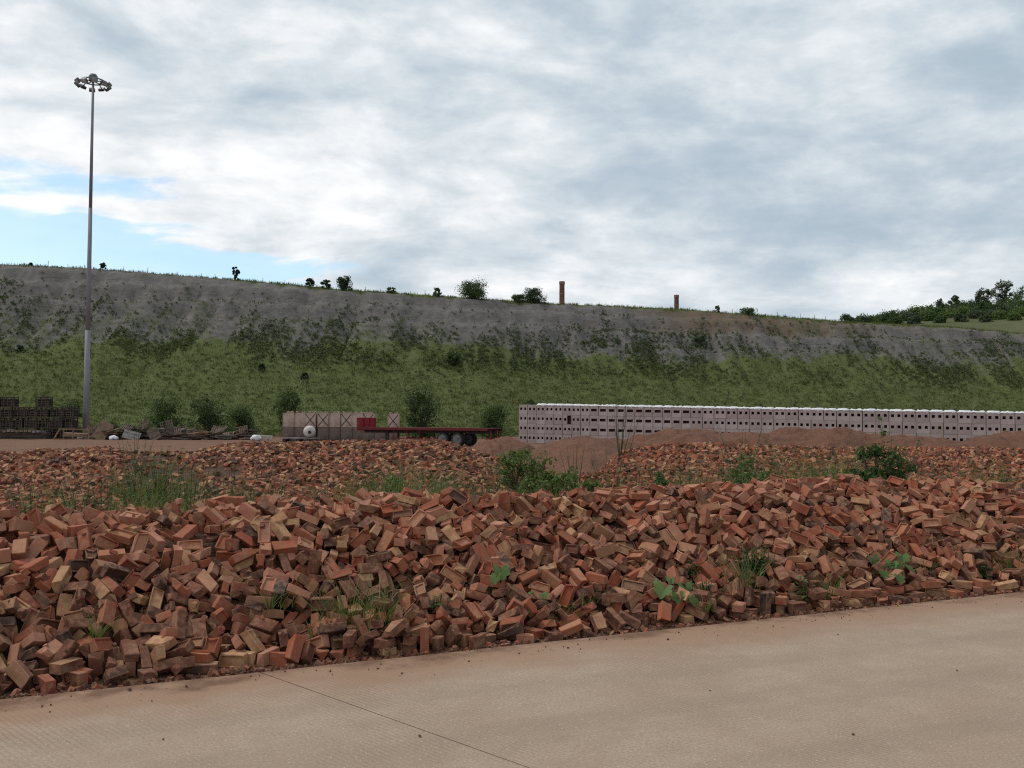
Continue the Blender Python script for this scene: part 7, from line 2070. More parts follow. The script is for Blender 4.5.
2033,337,184,24,-49,-24,2053,3548,168,16,-38,-114,2060,2087,879,-37,13,70,2067,2294,892,42,18,3,2139,1252,680,-142,20,-12,2182,414,217,147,8,-29,2226,918,469,-102,-40,108,
2245,1530,768,-25,-154,-37,2297,1729,878,-4,-98,128,2304,1853,935,38,-157,-56,2305,3808,36,0,0,-92,2329,1950,931,-55,11,149,2334,2777,701,-36,22,39,2337,2174,862,-19,13,-3,
2370,1467,759,-10,148,54,2384,237,187,0,-25,-95,2389,1088,479,-13,-143,-46,2400,55,98,0,-180,-57,2402,2258,922,73,60,-117,2421,1753,876,96,-72,-61,2493,879,364,140,-2,-10,
2511,254,149,-44,0,-123,2518,387,194,64,31,43,2554,1160,592,-135,-31,11,2569,168,164,17,7,-121,2619,1924,854,-83,6,-54,2631,1579,871,-13,21,-83,2664,2050,885,90,20,-76,
2679,1408,803,-33,33,-178,2708,445,117,31,28,157,2736,2542,788,-67,-161,29,2779,3533,155,46,-179,5,2800,86,49,-90,0,-132,2818,1080,587,-115,11,97,2830,1014,446,25,170,54,
2836,802,352,52,47,-57,2852,1308,737,32,-69,21,2859,1409,738,-37,30,156,2871,1906,874,-57,-46,58,2893,2433,841,-11,166,57,2901,2919,628,-27,-169,14,2924,3561,137,146,32,38,
2937,134,83,90,-50,-75,2976,922,476,-34,-161,36,3012,177,150,53,180,-11,3156,2739,738,-9,-11,-113,3164,1935,880,135,-20,84,3225,168,35,0,0,-80,3242,2457,819,3,21,84,
3258,2527,873,97,20,96,3292,565,163,-45,-26,6,3335,2068,896,-12,-107,116,3347,2441,816,4,-161,70,3368,402,64,-179,30,-44,3377,1661,888,-169,27,-29,3377,2858,674,-10,-30,-165,
3384,2319,904,88,17,111,3396,801,365,-117,2,-95,3466,1016,539,112,-40,71,3478,32,35,0,0,151,3487,2897,651,105,-59,-3,3499,844,342,59,-34,28,3519,3888,49,90,0,-163,
3533,430,65,-142,-9,17,3537,1742,928,42,-20,-112,3573,672,407,-7,29,-114,3621,624,195,58,-35,12,3636,954,564,14,-44,112,3641,290,202,139,48,-23,3673,1911,920,67,6,166,
3704,1076,528,73,1,49,3704,2390,874,4,-39,103,3724,611,273,61,-36,88,3777,857,445,121,63,-73,3782,1962,928,56,22,98,3798,750,395,33,-40,-111,3823,696,253,27,-7,3,
3841,1681,809,19,101,121,3848,566,218,-49,-160,-20,3859,1318,734,15,-1,-55,3902,822,527,30,-173,-65,3913,389,153,-130,17,-32,3980,1660,783,85,13,-22,4023,727,277,-121,-15,125,
4042,417,91,45,7,-177,4068,1210,680,-26,174,40,4099,489,241,23,129,-10,4152,961,441,2,8,123,4162,713,301,47,-108,102,4182,1069,476,-32,11,-15,4252,1291,659,-34,-33,-145,
4275,1010,423,-165,-23,66,4352,1328,656,67,57,-88,4362,179,35,-180,0,57,4422,641,351,-18,167,-72,4434,1031,512,128,-1,120,4516,3531,168,-48,13,167,4525,2028,820,89,-14,98,
4534,1185,624,-26,-42,-152,4540,172,98,0,0,-118,4544,2266,788,108,12,41,4572,3048,510,-35,36,41,4573,1407,694,-151,31,-28,4579,1604,758,8,-37,-25,4591,2185,824,-32,-62,72,
4619,588,194,40,129,22,4632,1307,735,-47,29,139,4655,1566,819,140,18,-97,4673,2861,584,151,36,81,4685,1368,699,-117,-58,62,4690,470,176,-15,-15,103,4698,324,171,-41,15,84,
4702,1890,776,-87,13,-88,4707,801,282,14,-25,19,4775,470,117,-136,-15,104,4832,853,414,-136,36,-28,4835,508,241,-32,-38,-139,4839,408,141,-46,-8,-104,4898,2233,800,-101,29,114,
4937,2340,799,-40,-117,59,4952,546,154,133,9,62,4972,1136,571,28,-5,-174,4975,794,298,78,-14,6,4987,2699,672,1,39,88,4995,2123,789,-162,-3,36,5009,2255,805,12,9,-160,
5015,2958,580,151,8,98,5021,1434,748,39,-19,126,5073,1992,859,-129,13,85,5076,811,479,12,-164,-73,5082,1828,880,-38,-64,-122,5103,120,138,24,-16,111,5127,2287,825,83,-24,-91,
5160,416,130,24,20,82,5164,1975,812,4,24,-143,5181,2107,819,63,130,39,5193,567,159,-140,-20,45,5200,1772,824,-42,9,58,5219,1108,660,-153,-41,-24,5224,1252,685,41,-2,-75,
5244,1723,799,5,-43,-49,5247,599,245,-142,-4,92,5253,1894,818,-6,134,-49,5297,1483,786,-55,-130,-60,5298,800,350,-29,42,-135,5323,355,131,-4,-144,-120,5335,578,203,13,36,-119,
5377,363,69,0,-142,-109,5407,2184,922,11,4,-128,5407,598,331,-103,61,-29,5552,1186,665,12,-25,120,5567,268,89,-131,51,-54,5578,324,201,-55,173,23,5605,1929,865,27,-107,76,
5647,146,35,0,-180,-55,5654,1369,837,3,168,40,5674,887,440,29,39,-143,5691,1350,778,12,4,-81,5734,2154,959,4,172,6,5745,1564,842,57,-22,151,5791,1413,778,-23,66,-68,
5890,1099,578,-20,-153,81,5905,3169,453,-1,170,99,5921,2453,865,-32,154,-71,5939,1037,511,-78,22,79,5939,728,353,-170,-5,-31,5947,1346,680,16,-133,-119,5963,736,436,-80,3,-73,
6017,551,249,6,147,98,6046,331,49,-90,0,36,6068,833,419,-60,143,25,6114,3185,426,-83,-34,-105,6119,134,49,90,0,-168,6148,1774,896,123,25,-111,6150,284,36,0,0,125,
6152,1681,921,-58,19,-115,6209,3071,490,-87,-38,-101,6228,409,234,-123,5,90,6314,1998,897,23,-171,0,6351,2953,581,98,-38,-70,6370,1054,522,131,20,-72,6374,3100,487,-116,33,81,
6441,1378,677,-55,17,176,6446,2111,848,-178,-6,-62,6481,326,99,0,-138,-40,6515,514,143,-3,129,42,6528,752,327,-8,-62,106,6529,79,36,0,-180,-45,6558,761,496,6,-163,-63,
6585,1596,859,49,49,82,6587,584,222,-28,1,0,6611,2827,690,27,-156,-69,6619,1444,758,148,17,-78,6656,2048,905,-123,-15,1,6659,2133,874,177,-12,-4,6687,602,216,-93,-1,92,
6698,881,459,71,-31,119,6707,2373,872,5,167,-13,6720,1812,860,-163,0,28,6744,685,379,143,4,45,6759,1316,688,-147,-28,-82,6784,675,206,42,180,0,6810,1029,476,22,59,-131,
6815,1912,945,-1,142,3,6892,1172,687,-17,-15,-51,6919,2061,834,8,49,-46,6923,864,461,-6,-140,-69,6923,2362,858,-43,-17,-156,6925,1608,772,-7,166,-11,6933,992,476,143,-31,35,
6944,1772,806,-109,-11,101,6950,3789,71,159,-90,0,6955,1315,622,151,0,-7,6965,785,390,-37,-2,-158,6986,2961,595,-12,-5,-119,6992,1083,599,-6,-51,41,7060,1367,717,-80,14,90,
7061,343,35,0,180,79,7103,172,98,180,0,-87,7149,1772,887,-151,-10,2,7205,1133,503,-92,24,-128,7252,368,58,-53,0,178,7257,1093,514,-84,17,54,7268,1576,837,40,-136,-71,
7273,1744,869,-90,-4,104,7340,220,35,0,0,51,7344,1674,808,29,-76,-69,7370,1308,634,-44,1,-56,7390,1550,745,-12,164,46,7413,3747,106,97,-21,105,7415,384,166,-147,24,-52,
7437,1725,802,72,-12,99,7496,1301,709,122,48,-57,7512,732,353,-38,-145,-54,7527,1922,858,-7,116,-71,7593,2913,671,72,19,-79,7604,960,452,46,36,-170,7710,3016,557,13,158,-89,
7719,3857,35,179,-1,14,7744,1907,915,-153,29,37,7746,1038,488,105,-30,-99,7890,876,340,112,-27,38,7891,848,474,91,-53,62,7910,3883,66,-17,-161,-64,7926,780,407,-89,-78,62,
7932,894,552,37,-180,-28,7976,531,228,-16,23,68,7986,1964,903,-164,67,-13,7991,1169,547,-45,-175,-26,8037,2180,897,-9,-170,-80,8070,1984,910,-115,24,65,8086,1250,609,15,158,84,
8147,2083,896,94,-5,106,8225,695,323,5,-52,85,8250,1866,951,94,-1,-41,8255,617,325,0,-52,91,8276,1736,900,-4,-75,-45,8292,237,98,-33,18,-145,8293,776,427,26,123,88,
8315,2855,646,-24,24,44,8363,2140,932,163,44,-60,8397,1646,828,13,-4,46,8418,4122,35,1,-1,-88,8427,550,205,157,-23,-70,8445,1760,907,-132,26,57,8467,819,488,0,-151,-3,
8468,696,373,-28,-20,-53,8473,421,190,156,-44,-63,8521,1847,863,-86,-17,-19,8598,722,297,-6,35,162,8675,513,204,70,-10,-2,8690,1013,459,89,-7,99,8826,1361,765,30,27,-145,
8846,71,49,90,0,-180,8857,1546,822,-33,-37,167,8866,2540,822,74,-9,179,8925,2265,916,-171,-23,-70,8931,434,195,12,-7,-145,9001,268,51,88,0,165,9001,1699,837,-28,-149,72,
9095,815,359,73,-46,-51,9101,1170,572,5,-172,75,9118,1895,872,-1,-20,-83,9128,906,416,-29,-162,26,9161,1558,808,4,-38,80,9163,2908,606,6,-25,-153,9186,2554,811,-104,25,-70,
9222,2357,862,-53,-9,-77,9248,1946,827,13,-106,63,9262,1296,726,37,-49,-100,9262,650,399,61,60,-89,9300,1526,799,-136,-34,38,9331,2328,869,-107,-19,111,9376,2508,805,107,25,-61,
9401,703,459,-129,-15,49,9483,517,295,-120,32,25,9535,558,187,-64,18,115,9575,347,148,101,-40,81,9600,1358,672,11,135,68,9623,521,294,-49,-41,-179,9658,1420,781,105,-45,68,
9692,354,157,-41,-2,-24,9711,3928,49,-90,0,59,9757,237,122,61,0,52,9782,258,35,0,0,-130,9838,1196,588,10,163,30,9866,3794,49,90,0,-101,9873,1688,815,-120,-58,-44,
9880,299,85,49,-147,-33,9892,920,467,-80,-5,-78,9894,1859,817,-155,9,-65,9943,1350,865,63,-1,-45,9978,1101,596,-89,23,39,10041,1253,688,-21,-157,-92,10047,256,133,156,17,-5,
10096,1211,600,-104,-2,97,10122,2399,824,0,24,44,10190,1155,629,-4,150,-80,10191,513,197,-24,36,-108,10212,422,220,-76,-43,85,10217,2489,832,-14,-156,76,10242,1302,664,104,43,115,
10292,1819,816,-177,-11,-23,10298,1213,616,93,1,7,10302,134,76,-33,-157,-80,10309,1078,502,59,-15,4,10404,1466,780,-70,-149,42,10414,764,368,45,-32,145,10453,567,236,21,-120,-113,
10477,1984,793,-47,114,-95,10542,736,390,-20,65,-98,10543,923,426,5,-130,92,10576,647,318,162,15,48,10585,1535,821,4,7,-142,10658,820,410,-180,11,-11,10696,699,297,-33,-22,-55,
10753,515,229,-159,-21,67,10789,730,243,-43,39,-132,10880,194,35,-180,0,56,11186,326,70,-105,-90,0],
[-2451,3191,379,-4,-34,-82,-2219,1747,786,-86,163,14,-2081,2979,498,170,28,60,-1848,3674,58,-8,-43,-80,-1781,1036,415,-9,-21,163,-1580,1738,931,-83,3,46,-1530,1044,446,-2,158,100,
-1525,1351,633,6,-134,-74,-1497,3269,328,146,4,19,-1268,1179,622,-6,4,-89,-1261,1208,705,33,24,-107,-1074,1485,686,-20,7,-177,-986,1621,733,6,15,51,-878,246,161,41,-13,-81,
-578,1052,418,82,172,5,-451,249,24,180,0,-44,143,1482,853,85,172,6,419,1616,845,-38,-93,74,505,930,388,8,25,-30,612,464,179,42,-10,-160,915,1198,592,-169,2,29,
945,1715,763,-177,-10,58,960,1577,816,-179,8,-36,1087,1606,753,-177,24,-51,1097,2110,758,0,162,90,1254,1504,708,3,166,94,1449,1597,751,69,-161,-25,1494,1646,759,-15,-25,147,
1743,1059,423,-13,-67,126,1794,1062,424,101,0,-81,1844,1057,423,-173,6,-80,1844,1360,638,-37,47,-130,1892,353,36,-43,-90,-108,1960,978,491,-73,-26,5,2077,1460,732,82,-27,116,
2121,809,263,-26,180,-8,2151,1140,524,31,-16,176,2164,1366,630,-48,-8,9,2179,1302,615,-80,-15,-85,2417,1389,704,11,160,-89,2456,1001,445,-51,80,136,2493,1765,821,23,-161,-72,
2531,1993,852,107,8,45,2579,1475,749,-168,-3,-16,2604,1294,641,-83,57,83,2608,985,409,72,-17,114,2615,2408,837,-95,4,23,2617,689,224,62,-36,126,2620,2219,847,26,-169,-18,
2622,1531,769,-11,16,-160,2631,601,163,8,-176,3,2781,1865,834,178,2,6,2817,445,50,132,-32,48,2928,990,445,13,-3,26,3039,985,417,16,49,165,3071,786,301,20,-88,3,
3316,1314,602,11,103,-150,3336,1027,517,107,10,82,3432,595,160,-23,-43,140,3566,1620,880,-93,115,-56,3603,567,103,97,-7,22,3620,953,435,175,-10,43,3717,673,226,33,16,-18,
3809,221,36,-18,90,83,3862,1163,635,-13,-6,103,3982,1023,500,-100,8,-112,4072,2254,789,102,11,128,4215,1711,735,90,-10,168,4228,1660,739,-83,-6,158,4253,1057,534,68,123,58,
4268,354,80,-11,-136,-69,4270,520,195,-163,-8,-95,4326,387,45,-22,60,86,4400,1064,421,15,113,-78,4408,1216,541,-28,-73,-143,4517,1363,652,167,19,-26,4537,286,87,0,-180,-86,
4659,1451,694,100,-19,56,4724,2251,871,91,-65,18,4733,1216,540,-177,-4,71,4761,689,235,108,70,67,4775,588,220,-23,-142,-51,4881,777,412,14,11,-163,4882,377,48,55,37,-139,
4977,2091,849,72,-71,-64,5159,1786,866,48,8,57,5303,1560,777,-108,17,59,5303,2272,778,-20,-14,18,5359,960,388,-14,-154,-61,5400,1343,743,-48,28,44,5836,225,24,0,0,18,
5973,1412,762,60,39,84,6324,1325,807,2,-180,-77,6444,2265,863,-94,31,2,6498,2438,830,-38,69,-124,6648,1583,766,-10,8,173,6777,1829,782,104,-2,39,6992,1463,715,-9,-155,-13,
7128,326,156,-90,0,-84,7160,1715,772,38,-115,76,7172,1620,772,94,19,154,7201,537,130,91,52,107,7210,1244,559,87,-125,56,7356,3949,30,90,0,-118,7542,619,297,-32,-42,127,
7594,1282,606,42,58,-45,7622,1567,768,0,163,71,7989,720,299,27,158,2,8020,392,173,-67,65,-95,8234,492,216,-30,-128,-88,8421,2069,936,4,127,-35,8541,1646,828,98,-12,79,
9005,1560,759,-6,160,101,9033,1191,566,9,121,83,9283,2258,917,177,5,53,10701,567,195,-48,-9,-177,10744,1193,567,39,-34,63,11224,1314,597,-76,6,-80]
]
cls = np.repeat(np.arange(4), [len(r_) // 6 for r_ in REST])
REST = np.array([q for r_ in REST for q in r_], float).reshape(-1, 6)
NB = len(REST)
pos = REST[:, :3] / 1000
pos[:, 2] *= [.92 + .08 * sstep(0, 6, q) for q in pos[:, 0]]
H0 = ROAD_A + N_ * .15 + Vector((0, 0, -.035))


def heap_w(s, t, z):
    return H0 + U * s + N_ * t + Vector((0, 0, z))


def core(s, t):
    n_1 = noise.noise(Vector((s * .7, t * .7, 3.1))) * .5 + noise.noise(Vector((s * 2.1, t * 2.1, 7.7))) * .3
    off = noise.noise(Vector((s * .45, 11.3, 0))) * .18
    tt = t - off * .4
    h = .78 + .12 * noise.noise(Vector((s * .55, 2.2, 0)))
    pts = [(.42, -.03), (.45, .06), (.66, .10), (.69, .22), (.90, .26), (.93, .38), (1.14, .42), (1.17, .54), (1.36, .58), (1.40, .68), (1.62, .94 * h), (2.2, 1.0 * h), (2.7, .85 * h), (3.7, .0)]
    if tt <= pts[0][0] or tt >= pts[-1][0]:
        z = -.03
    else:
        z = lerp_tab(pts, tt)
    z = max(z + n_1 * .13 * min(1, max(0, z) * 3) * .7, -.03)
    return z


cvs, cfs = [], []
ns, nt = 220, 70
for i in range(ns + 1):
    for j in range(nt + 1):
        s = -3.4 + 15.8 * i / ns
        t = .1 + 3.9 * j / nt
        z = core(s, t)
        cvs.append(heap_w(s, t, z + (.06 * noise.noise(Vector((s * 6, t * 6, 1))) if z > .02 else -.02) - .012))
for i in range(ns):
    for j in range(nt):
        a = i * (nt + 1) + j
        cfs.append((a, a + nt + 1, a + nt + 2, a + 1))
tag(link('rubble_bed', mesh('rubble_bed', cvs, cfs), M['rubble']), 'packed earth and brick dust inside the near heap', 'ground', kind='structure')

rn = random.Random(12)
hrot = Quaternion((0, 0, 1), ANG)
items = []
zone_w = []
for i in range(NB):
    q = Euler([R(a_) for a_ in REST[i, 3:6]]).to_quaternion()
    # which bed the frog is on is a toss-up
    if rn.random() < .5:
        q = q @ Quaternion((1, 0, 0), math.pi)
    if rn.random() < .5:
        q = q @ Quaternion((0, 0, 1), math.pi)
    rot = (hrot @ q).to_matrix()
    loc = heap_w(*pos[i])
    k = int(cls[i])
    vi = rn.randrange(len(VAR[k]))
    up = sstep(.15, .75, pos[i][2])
    # dirt and painted shade turn tones browner low down, painted sun redder on top
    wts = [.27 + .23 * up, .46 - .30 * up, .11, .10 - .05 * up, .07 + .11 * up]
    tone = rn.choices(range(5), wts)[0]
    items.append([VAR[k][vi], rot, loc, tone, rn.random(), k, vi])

# what can be seen from the road, brick by brick
VV, PF, own = [], [], []
base = 0
for i, it in enumerate(items):
    vs, fs, ed = it[0]
    w = vs @ np.array(it[1]).T + np.array(it[2])
    VV.append(w)
    PF += [tuple(base + a for a in f) for f in fs]
    own += [i] * len(fs)
    base += len(vs)
bvh = BVHTree.FromPolygons(np.concatenate(VV).tolist(), PF)
cnt = {}
rays = {}
o_ = Vector((0, 0, EYE))
c3 = CAM_M.to_3x3()
for py in range(462, 704, 2):
    for px in range(0, 1024, 2):
        d = (c3 @ Vector(((px + .5 - 512) / F, (384 - py - .5) / F, -1))).normalized()
        h = bvh.ray_cast(o_, d)
        if h[0] is not None:
            k = own[h[2]]
            if k in cnt:
                c = cnt[k]
                c[0] += 1
                c[1] += px
                c[2] += py
            else:
                cnt[k] = [1, px, py, h[1]]
order = sorted(cnt, key=lambda k: -cnt[k][0])
LIMIT = 300
pick = order[:LIMIT]
print('bricks', NB, 'visible', len(cnt), 'smallest picked', cnt[pick[-1]][0] * 4)

# the one pale perforated brick near the crest
best = min((k for k in pick), key=lambda k: (cnt[k][1] / cnt[k][0] - 303) ** 2 + (cnt[k][2] / cnt[k][0] - 525) ** 2 if items[k][5] == 0 else 1e9)
items[best][3] = 4


def hit(px, py):
    d = (c3 @ Vector(((px - 512) / F, (384 - py) / F, -1))).normalized()
    h = bvh.ray_cast(o_, d)
    return h[0] if h[0] is not None else P(px, py, 9.)


PLANTS = [(100, 612, 'the small grass tuft by the road end'), (268, 580, 'the thin grass between the tufts'), (352, 592, 'the big grass tuft'), (497, 571, 'the single broad leaf'),
          (560, 600, 'the drooping grass in mid heap'), (680, 588, 'the pair of broad leaves'), (757, 562, 'the feathery weed'), (802, 580, 'the bright leafy sprig'), (828, 582, 'the upright grass'), (888, 563, 'the lobed leaves')]
descr = {}
for k in pick:
    n0, sx, sy, nrm = cnt[k]
    px, py = sx / n0, sy / n0
    s_, t_ = road_st(items[k][2].x, items[k][2].y)
    z = pos[k][2]
    zone = 'at the foot of the heap' if z < .16 else ('low on the heap' if z < .36 else ('halfway up the heap' if z < .6 else ('high on the heap' if z < .8 else 'on the heap crest')))
    near, dist = None, 1e9
    for qx, qy, nm in PLANTS:
        d = math.hypot(px - qx, py - qy)
        if d < dist:
            dist, near = d, nm
    side = ''
    if dist < 90:
        q = [w_ for w_ in PLANTS if w_[2] == near][0]
        dx, dy = px - q[0], py - q[1]
        side = ('above ' if dy < 0 else 'below ') if abs(dy) > abs(dx) else 'beside '
        side += near
    size = ['brick', 'half brick', 'broken three-quarter brick', 'brick chunk'][items[k][5]]
    axu = abs((items[k][1] @ Vector((1, 0, 0))).z)
    fz = (items[k][1] @ Vector((0, 0, 1)))
    if items[k][5] == 3:
        pose = 'lying'
    elif axu > .75:
        pose = 'up-ended'
    elif abs(fz.z) > .8:
        pose = 'flat'
    elif abs(fz.z) < .4:
        pose = 'on edge'
    else:
        pose = 'tilted'
    descr[k] = [TONE[items[k][3]], size, pose, '' if side else zone, side, px]
keyed = {}
for k in pick:
    keyed.setdefault(tuple(descr[k][:5]), []).append(k)
for key, ks in keyed.items():
    ks.sort(key=lambda k: descr[k][5])
    for j, k in enumerate(ks):
        _, _, loc, tone, rd, kd, vi = items[k]
        rot = items[k][1]
        pf = k == best
        o = bpy.data.objects.new('brick', shared_brick(-1, 0) if pf else shared_brick(kd, vi))
        COL.objects.link(o)
        M4 = rot.to_4x4()
        if pf:      # its cored bed is turned to the road, as the photograph shows it
            pass
        M4.translation = loc
        o.matrix_world = M4
        o.material_slots[0].link = 'OBJECT'
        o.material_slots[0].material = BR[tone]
        if pf:
            lab = 'pale perforated brick with three cores near the heap crest'
        else:
            tone_s, size, pose, zone, side = key
            lab = '%s %s %s, %s' % (pose, tone_s, size, side or zone) if pose != 'on edge' else '%s %s on edge, %s' % (tone_s, size, side or zone)
            if len(ks) > 1:
                lab += ', %s such' % ordinal(j)
        tag(o, lab, 'brick', 'loose bricks of the near heap')
rest = [items[i][:5] for i in range(NB) if i not in set(pick)]
for _ in range(900):        # spalls and small lumps along the foot
    s_ = rn.uniform(-2.8, 11.8)
    t_ = abs(rn.gauss(.06, .12)) - .06
    vs_, fs_, ed_ = VAR[3][rn.randrange(8)]
    k_ = rn.uniform(.18, .75)
    rest.append(((vs_ * k_, fs_, ed_), Euler((rn.uniform(0, 6), rn.uniform(0, 6), rn.uniform(0, 6))).to_matrix(), heap_w(s_, t_, .018 * k_), rn.choice([0, 1, 1, 3]), rn.random()))
for _ in range(900):       # shards lodged in the gaps all over the heap
    s_ = rn.uniform(-2.4, 11.2)
    t_ = rn.uniform(.15, 2.3)
    p_ = heap_w(s_, t_, 2.)
    h_ = bvh.ray_cast(p_, Vector((0, 0, -1)))
    if h_[0] is None:
        continue
    vs_, fs_, ed_ = VAR[3][rn.randrange(8)] if rn.random() < .75 else VAR[1][rn.randrange(7)]
    k_ = rn.uniform(.3, 1.05)
    if rn.random() < .3:
        k_ *= .5
    rest.append(((vs_ * k_, fs_, ed_), Euler((rn.uniform(0, 6), rn.uniform(0, 6), rn.uniform(0, 6))).to_matrix(), h_[0] + Vector((0, 0, .002 * k_)), rn.choice([0, 0, 1, 1, 3, 4]), rn.random()))
o = joined('brick_heap', rest, BR)
tag(o, 'smaller showing and buried bricks filling the near heap', 'brick heap', kind='stuff')

# ------------------------------------------------------------------ far brick heaps
def far_heap_z(x, y):
    """the two long low heaps across the verge; None outside"""
    a = x / y
    px = 512 + F * a
    d0 = 16.6 + .8 * fbm(x, 0, .3, 2.)
    if px < 545:
        d1 = 30.
        crest = lerp_tab([(-200, 455), (0, 455), (15, 457), (45, 453), (100, 450), (135, 455), (190, 455), (225, 447), (300, 445), (380, 444), (440, 443), (480, 455), (515, 466), (545, 480)], px)
    elif px > 596:
        d1 = 31.
        crest = lerp_tab([(596, 482), (620, 455), (660, 447), (740, 447), (800, 449), (860, 451), (930, 450), (1024, 451), (1300, 450)], px)
    else:
        d1 = 29.
        crest = 480
    ym = d0 + (d1 - d0) * .72
    zc = P(px, crest, ym).z
    g = ground_z(x, y)
    if y < d0 or y > d1 + 3:
        return None
    f = sstep(0, 1, (y - d0) / (ym - d0)) * .55 + .45 * min(1, (y - d0) / (ym - d0)) if y < ym else 1 - sstep(0, 1, (y - ym) / (d1 + 3 - ym))
    z = g - .05 + (zc - g + .05) * f
    z += (.10 * fbm(x, y, .8, 5., 3)) * min(1, f * 3)
    return z


def plain_brick(kind, seed):
    rn_ = random.Random(seed)
    L_, W_, H_ = [(.190, .091, .063), (.10, .091, .063), (.085, .065, .045)][kind]
    vs = []
    for a in (-1, 1):
        for b_ in (-1, 1):
            for c_ in (-1, 1):
                vs.append((a * L_ / 2 * rn_.uniform(.9, 1.03), b_ * W_ / 2 * rn_.uniform(.9, 1.03), c_ * H_ / 2 * rn_.uniform(.88, 1.03)))
    return np.array(vs, np.float32), [(0, 1, 3, 2), (4, 6, 7, 5), (0, 4, 5, 1), (2, 3, 7, 6), (0, 2, 6, 4), (1, 5, 7, 3)], np.zeros(8, np.float32)
FARV = [plain_brick(0, i) for i in range(6)] + [plain_brick(1, i) for i in range(4)] + [plain_brick(2, i) for i in range(4)]

for nm, x0, x1, cond, n_b, lab in [
        ('far_brick_heap', -21, 2, lambda px: px < 570, 14500, 'long low heap of small broken bricks across the verge towards the mast'),
        ('far_brick_heap', 1.5, 21, lambda px: px >= 570, 13500, 'low heap of broken bricks before the dirt mounds')]:
    # bed
    vs, fs, idx = [], [], {}
    xs_ = np.arange(x0, x1, .28)
    ys_ = np.arange(15.4, 34.5, .3)
    for i, x in enumerate(xs_):
        for j, y in enumerate(ys_):
            z = far_heap_z(x, y) if cond(512 + F * x / y) else None
            idx[(i, j)] = len(vs)
            vs.append((x, y, z if z is not None else ground_z(x, y) - .3))
    for i in range(len(xs_) - 1):
        for j in range(len(ys_) - 1):
            fs.append((idx[(i, j)], idx[(i + 1, j)], idx[(i + 1, j + 1)], idx[(i, j + 1)]))
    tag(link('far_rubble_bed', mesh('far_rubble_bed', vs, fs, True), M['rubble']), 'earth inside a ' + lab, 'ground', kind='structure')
    its = []
    rn = random.Random(int(x0 * 7) + 400)
    tries = 0
    while len(its) < n_b and tries < n_b * 4:
        tries += 1
        y = 16 + 15.5 * rn.random()
        x = rn.uniform(max(x0, -.62 * y), min(x1, .62 * y))
        px = 512 + F * x / y
        if not cond(px):
            continue
        z = far_heap_z(x, y)
        if z is None:
            continue
        soil = fbm(x, y, .42, 41., 3)
        if px < 300 and 120 < px and rn.random() < .75 * sstep(.0, .2, soil + .35 * (1 - abs(px - 165) / 70)):
            continue
        if soil > .30 and rn.random() < .6:
            continue
        e = Euler((rn.uniform(0, 6.28), rn.gauss(0, .6), rn.uniform(0, 6.28)))
        if rn.random() < .45:
            e = Euler((rn.gauss(0, .35), rn.gauss(0, .35), rn.uniform(0, 6.28)))
        tone = rn.choices(range(5), [.26, .36, .13, .15, .10] if px < 560 else [.36, .34, .06, .14, .10])[0]
        its.append((FARV[rn.choices(range(14), [3] * 6 + [3] * 4 + [2.5] * 4)[0]], e.to_matrix(), (x, y, z + rn.uniform(-.01, .06)), tone, rn.random()))
    tag(joined(nm, its, BR), lab, 'brick heap', kind='stuff')

# ------------------------------------------------------------------ plants
def blade_mesh(n_b, h, spread, wid, seed, droop=.5, up=.8):
    """grass tuft of curved three-segment blades"""
    rn_ = random.Random(seed)
    V, Fa = [], []
    for _ in range(n_b):
        a = rn_.uniform(0, 6.283)
        r = abs(rn_.gauss(0, spread))
        b0 = Vector((math.cos(a) * r, math.sin(a) * r, -.04))
        a2 = a + rn_.gauss(0, .9)
        d = Vector((math.cos(a2), math.sin(a2), 0))
        hh = h * rn_.uniform(.45, 1.1)
        lean = rn_.uniform(.05, 1 - up + .25)
        dr = rn_.uniform(0, droop)
        side = Vector((-d.y, d.x, 0)) * wid * rn_.uniform(.6, 1.3)
        side.rotate(Euler((0, 0, rn_.uniform(-1, 1))))
        pts = []
        for k in range(5):
            f = k / 4
            pts.append(b0 + d * hh * (lean * f + dr * f * f * .9) + Vector((0, 0, hh * (f - dr * .55 * f * f * f))))
        base_ = len(V)
        for k in range(5):
            w_ = [1, .95, .75, .45, .05][k]
            V += [pts[k] - side * w_, pts[k] + side * w_]
        for k in range(4):
            i = base_ + 2 * k
            Fa.append((i, i + 1, i + 3, i + 2))
    return V, Fa


def grass(name, loc, n_b, h, spread, wid, seed, lab, mat='grass', droop=.5, up=.8, dry=.2, group=None, cat='grass tuft'):
    V, Fa = blade_mesh(n_b, h, spread, wid, seed, droop, up)
    me = mesh(name, V, Fa, True)
    me.materials.append(M[mat])
    me.materials.append(M['grass_dry'])
    rn_ = random.Random(seed + 1)
    mi = []
    for _ in range(n_b):
        mi += [1 if rn_.random() < dry else 0] * 4
    me.polygons.foreach_set('material_index', mi)
    o = link(name, me)
    o.location = loc
    return tag(o, lab, cat, group)


